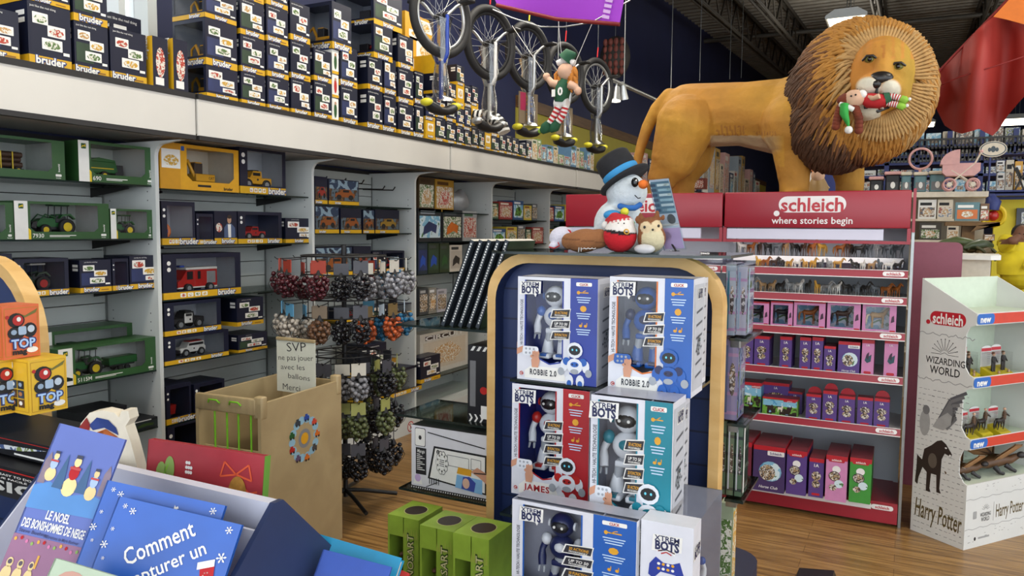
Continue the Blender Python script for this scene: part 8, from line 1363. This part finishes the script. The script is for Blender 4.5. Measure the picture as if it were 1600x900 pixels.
mb.box(-w/2, w/2, -.1, .1, h, h+.001, 'ink', 'u'); f = mb.face((-w/2, -.1, h+.001), (1, 0, 0), (0, 1, 0)); [f.poly([(w*.5, .10), (w*.5+.6*w*math.cos(a_), .10+.16*math.sin(a_)), (w*.5+.6*w*math.cos(a_+.07), .10+.16*math.sin(a_+.07))], 'print_white', 1) if abs(math.sin(a_)) > .0 else 0 for a_ in [2*PI*k/22 for k in range(22)] if abs(.5*1.0) < 1 and abs(.6*math.cos(a_)) <= .5 and abs(.16*math.sin(a_)) <= .1] ; mb.build('carton', r)
# green dinosaur craft boxes
mb = wmb(G); mb.box(-1.80, -1.262, YA-.36, YA+.3, .02, .12, 'navy_dark'); mb.build('side_plinth', G)
for i, (xa, xb, yt, Yd) in enumerate(((606, 654, 803, 2.10), (656, 708, 820, 2.00), (708, 764, 832, 1.93))):
    a, b = hy(xa, yt, Yd), hy(xb, yt, Yd); z = .121; h = a.z-z; w = b.x-a.x; d = .15; r = thing('craft_box', f'tall green dinosaur craft box with oval hole in its top, {["farthest from", "second from", "nearest to"][i]} the birch edge', 'craft box', ((a.x+b.x)/2, Yd+d/2, z), 0, 'green dinosaur craft boxes'); mb = MB()
    mb.box(-w/2, w/2, -d/2, d/2, 0, h, 'dino_green', 'lrbdu'); f = mb.face((-w/2, -d/2, 0), (1, 0, 0), (0, 0, 1)); H = .45; x_ = w*.50
    f.poly([(0, h*.86), (w*.52, h*.86), (w*.52, h), (0, h)], 'dino_green', 0); f.rect(x_, 0, w, h, 'dino_green', 0); f.rect(0, 0, x_, h*.25, 'dino_green', 0); f.rect(0, h*.25, w*.06, h*.86, 'dino_green', 0); f.text('DINOSART', w*.74, h-.15, w*.20, '#2c4a1a', 2, bold=.07, rot=PI/2, fit=.20); f.text('DINOSART', w*.74, h-.15, w*.20, '#d8d29a', 3, bold=.01, rot=PI/2, fit=.19)
    for k in range(9): f.poly([(w*(.06+.11*k), h*.20), (w*(.10+.11*k), h*(.34+.05*math.sin(k*2.1))), (w*(.15+.11*k), h*.20)], '#8fb83a', 1)
    for k in range(6): f.poly([(w*(.5+.08*k), h*.86), (w*(.53+.08*k), h*(.92+.02*(k % 2))), (w*(.57+.08*k), h*.86)], '#a5b24a', 1)
    f.ell(w*.3, h*.12, w*.2, h*.06, 'print_white', 2); f.ell(w*.3, h*.12, w*.12, h*.04, 'toy_orange', 3)
    mb.box(-w/2+.004, w/2-.004, d/2-.006, d/2-.004, .002, h-.004, '#8b8a86', 'f'); g = mb.face((-w/2, -d/2, h), (1, 0, 0), (0, 1, 0)); g.ell(w*.52, d*.5, w*.30, d*.28, '#33261d', 1, 22); g.ell(w*.52, d*.5, w*.32, d*.30, '#c9c48a', .5, 22); mb.build('carton', r)
    mb = MB(); mb.ball((-w*.18, 0, h*.40), (w*.2, d*.3, h*.14), 'dino_brown', 12, 8); mb.tube([(-w*.2, 0, h*.48), (-w*.14, -.01, h*.62), (-w*.16, -.03, h*.70)], [w*.12, w*.08, w*.06], 'dino_brown', 8); mb.ball((-w*.18, -.045, h*.71), (w*.09, w*.12, w*.06), 'dino_brown', 9, 6); mb.build('toy_dinosaur', r)
# clear packs on the right-hand arms
def clear_pack(x0, x1, yt, z, Y, label, cols, name='toy_pack', d=.12):
    a = hy(x0, 500, Y); b = hy(x1, 500, Y); h = hy((x0+x1)/2, yt, Y).z-z; w = b.x-a.x; r = thing(name, label, 'toy pack', ((a.x+b.x)/2, Y+d/2, z), 0, 'clear packs on the side arms'); mb = MB(); mb.box(-w/2, w/2, -d/2, d/2, 0, h, 'clear_acrylic'); mb.build('clear_box', r); mb = MB(); mb.box(-w*.47, w*.47, -d*.46, d*.46, .004, h*.97, cols[0]); mb.box(w*.47, w*.472, -d*.44, d*.44, .01, h*.95, cols[3]); f = mb.face((-w*.47, -d*.46, 0), (1, 0, 0), (0, 0, 1)); W = w*.94
    for k in range(4): f.rect(0, h*(.08+.23*k), W, h*(.12+.23*k), cols[1], 1)
    f.rect(W*.15, h*.1, W*.35, h*.9, cols[2], 2); f.ell(W*.65, h*.5, W*.2, h*.2, 'pic_toy', 2); g = mb.face((w*.472, -d*.44, 0), (0, 1, 0), (0, 0, 1)); [g.rect(0, h*(.1+.25*k), d*.88, h*(.15+.25*k), cols[1], 1) for k in range(4)]; g.rect(d*.1, h*.05, d*.25, h*.95, cols[2], 2); mb.build('printed_insert', r)
clear_pack(1132, 1148, 412, 1.286, 2.31, 'clear box with teal and pink printed stripes on the top right arm', ['#a9b4b8', 'pink_print', 'bot_teal', 'pic_pack']); clear_pack(1149, 1166, 414, 1.286, 2.33, 'clear box with pale pink print beside the red shelf, top right arm', ['#b5b2b8', 'pink_print', '#8fa7b5', 'pic_cool'])
clear_pack(1130, 1156, 527, 1.031, 2.31, 'clear box with purple print on the middle right arm', ['#8f86a5', 'pink_print', '#5f6f8f', 'pic_cool'])
for i in range(3): clear_pack(1129+13*i, 1141+13*i, 655+3*i, .801, 2.31, f'green blister pack with white card, {["first", "second", "third"][i]} on the lowest right arm', ['#5d7a58', '#2d3c34', 'print_white', 'glow_green'], d=.10)
a = hy(1126, 900, 2.0); r = thing('toy_pack', 'pale green window box behind the end-on robot box', 'toy pack', (hy(1137, 850, 2.62).x, 2.62, .401)); mb = MB(); w, d, h = .042, .06, hy(1136, 782, 2.62).z-.401; mb.box(-w/2, w/2, -d/2, d/2, 0, h, '#9aa588'); f = mb.face((-w/2, -d/2, 0), (1, 0, 0), (0, 0, 1)); f.rect(w*.1, h*.1, w*.9, h*.8, 'pic_green', 1); g = mb.face((w/2, -d/2, 0), (0, 1, 0), (0, 0, 1)); g.rect(d*.06, h*.06, d*.94, h*.9, 'pic_yel', 1); mb.build('carton', r)
p = hz(1276, 898, .03); mb = MB(); mb.prism([(-.09, 0), (.09, 0), (.07, .05), (-.08, .03)], 'y', -.12, .06, 'print_black'); tag(mb.build('floor_pack', None, (p.x, p.y-.02, 0)), 'small flat black pack lying on the wooden floor at the bottom edge', 'pack')
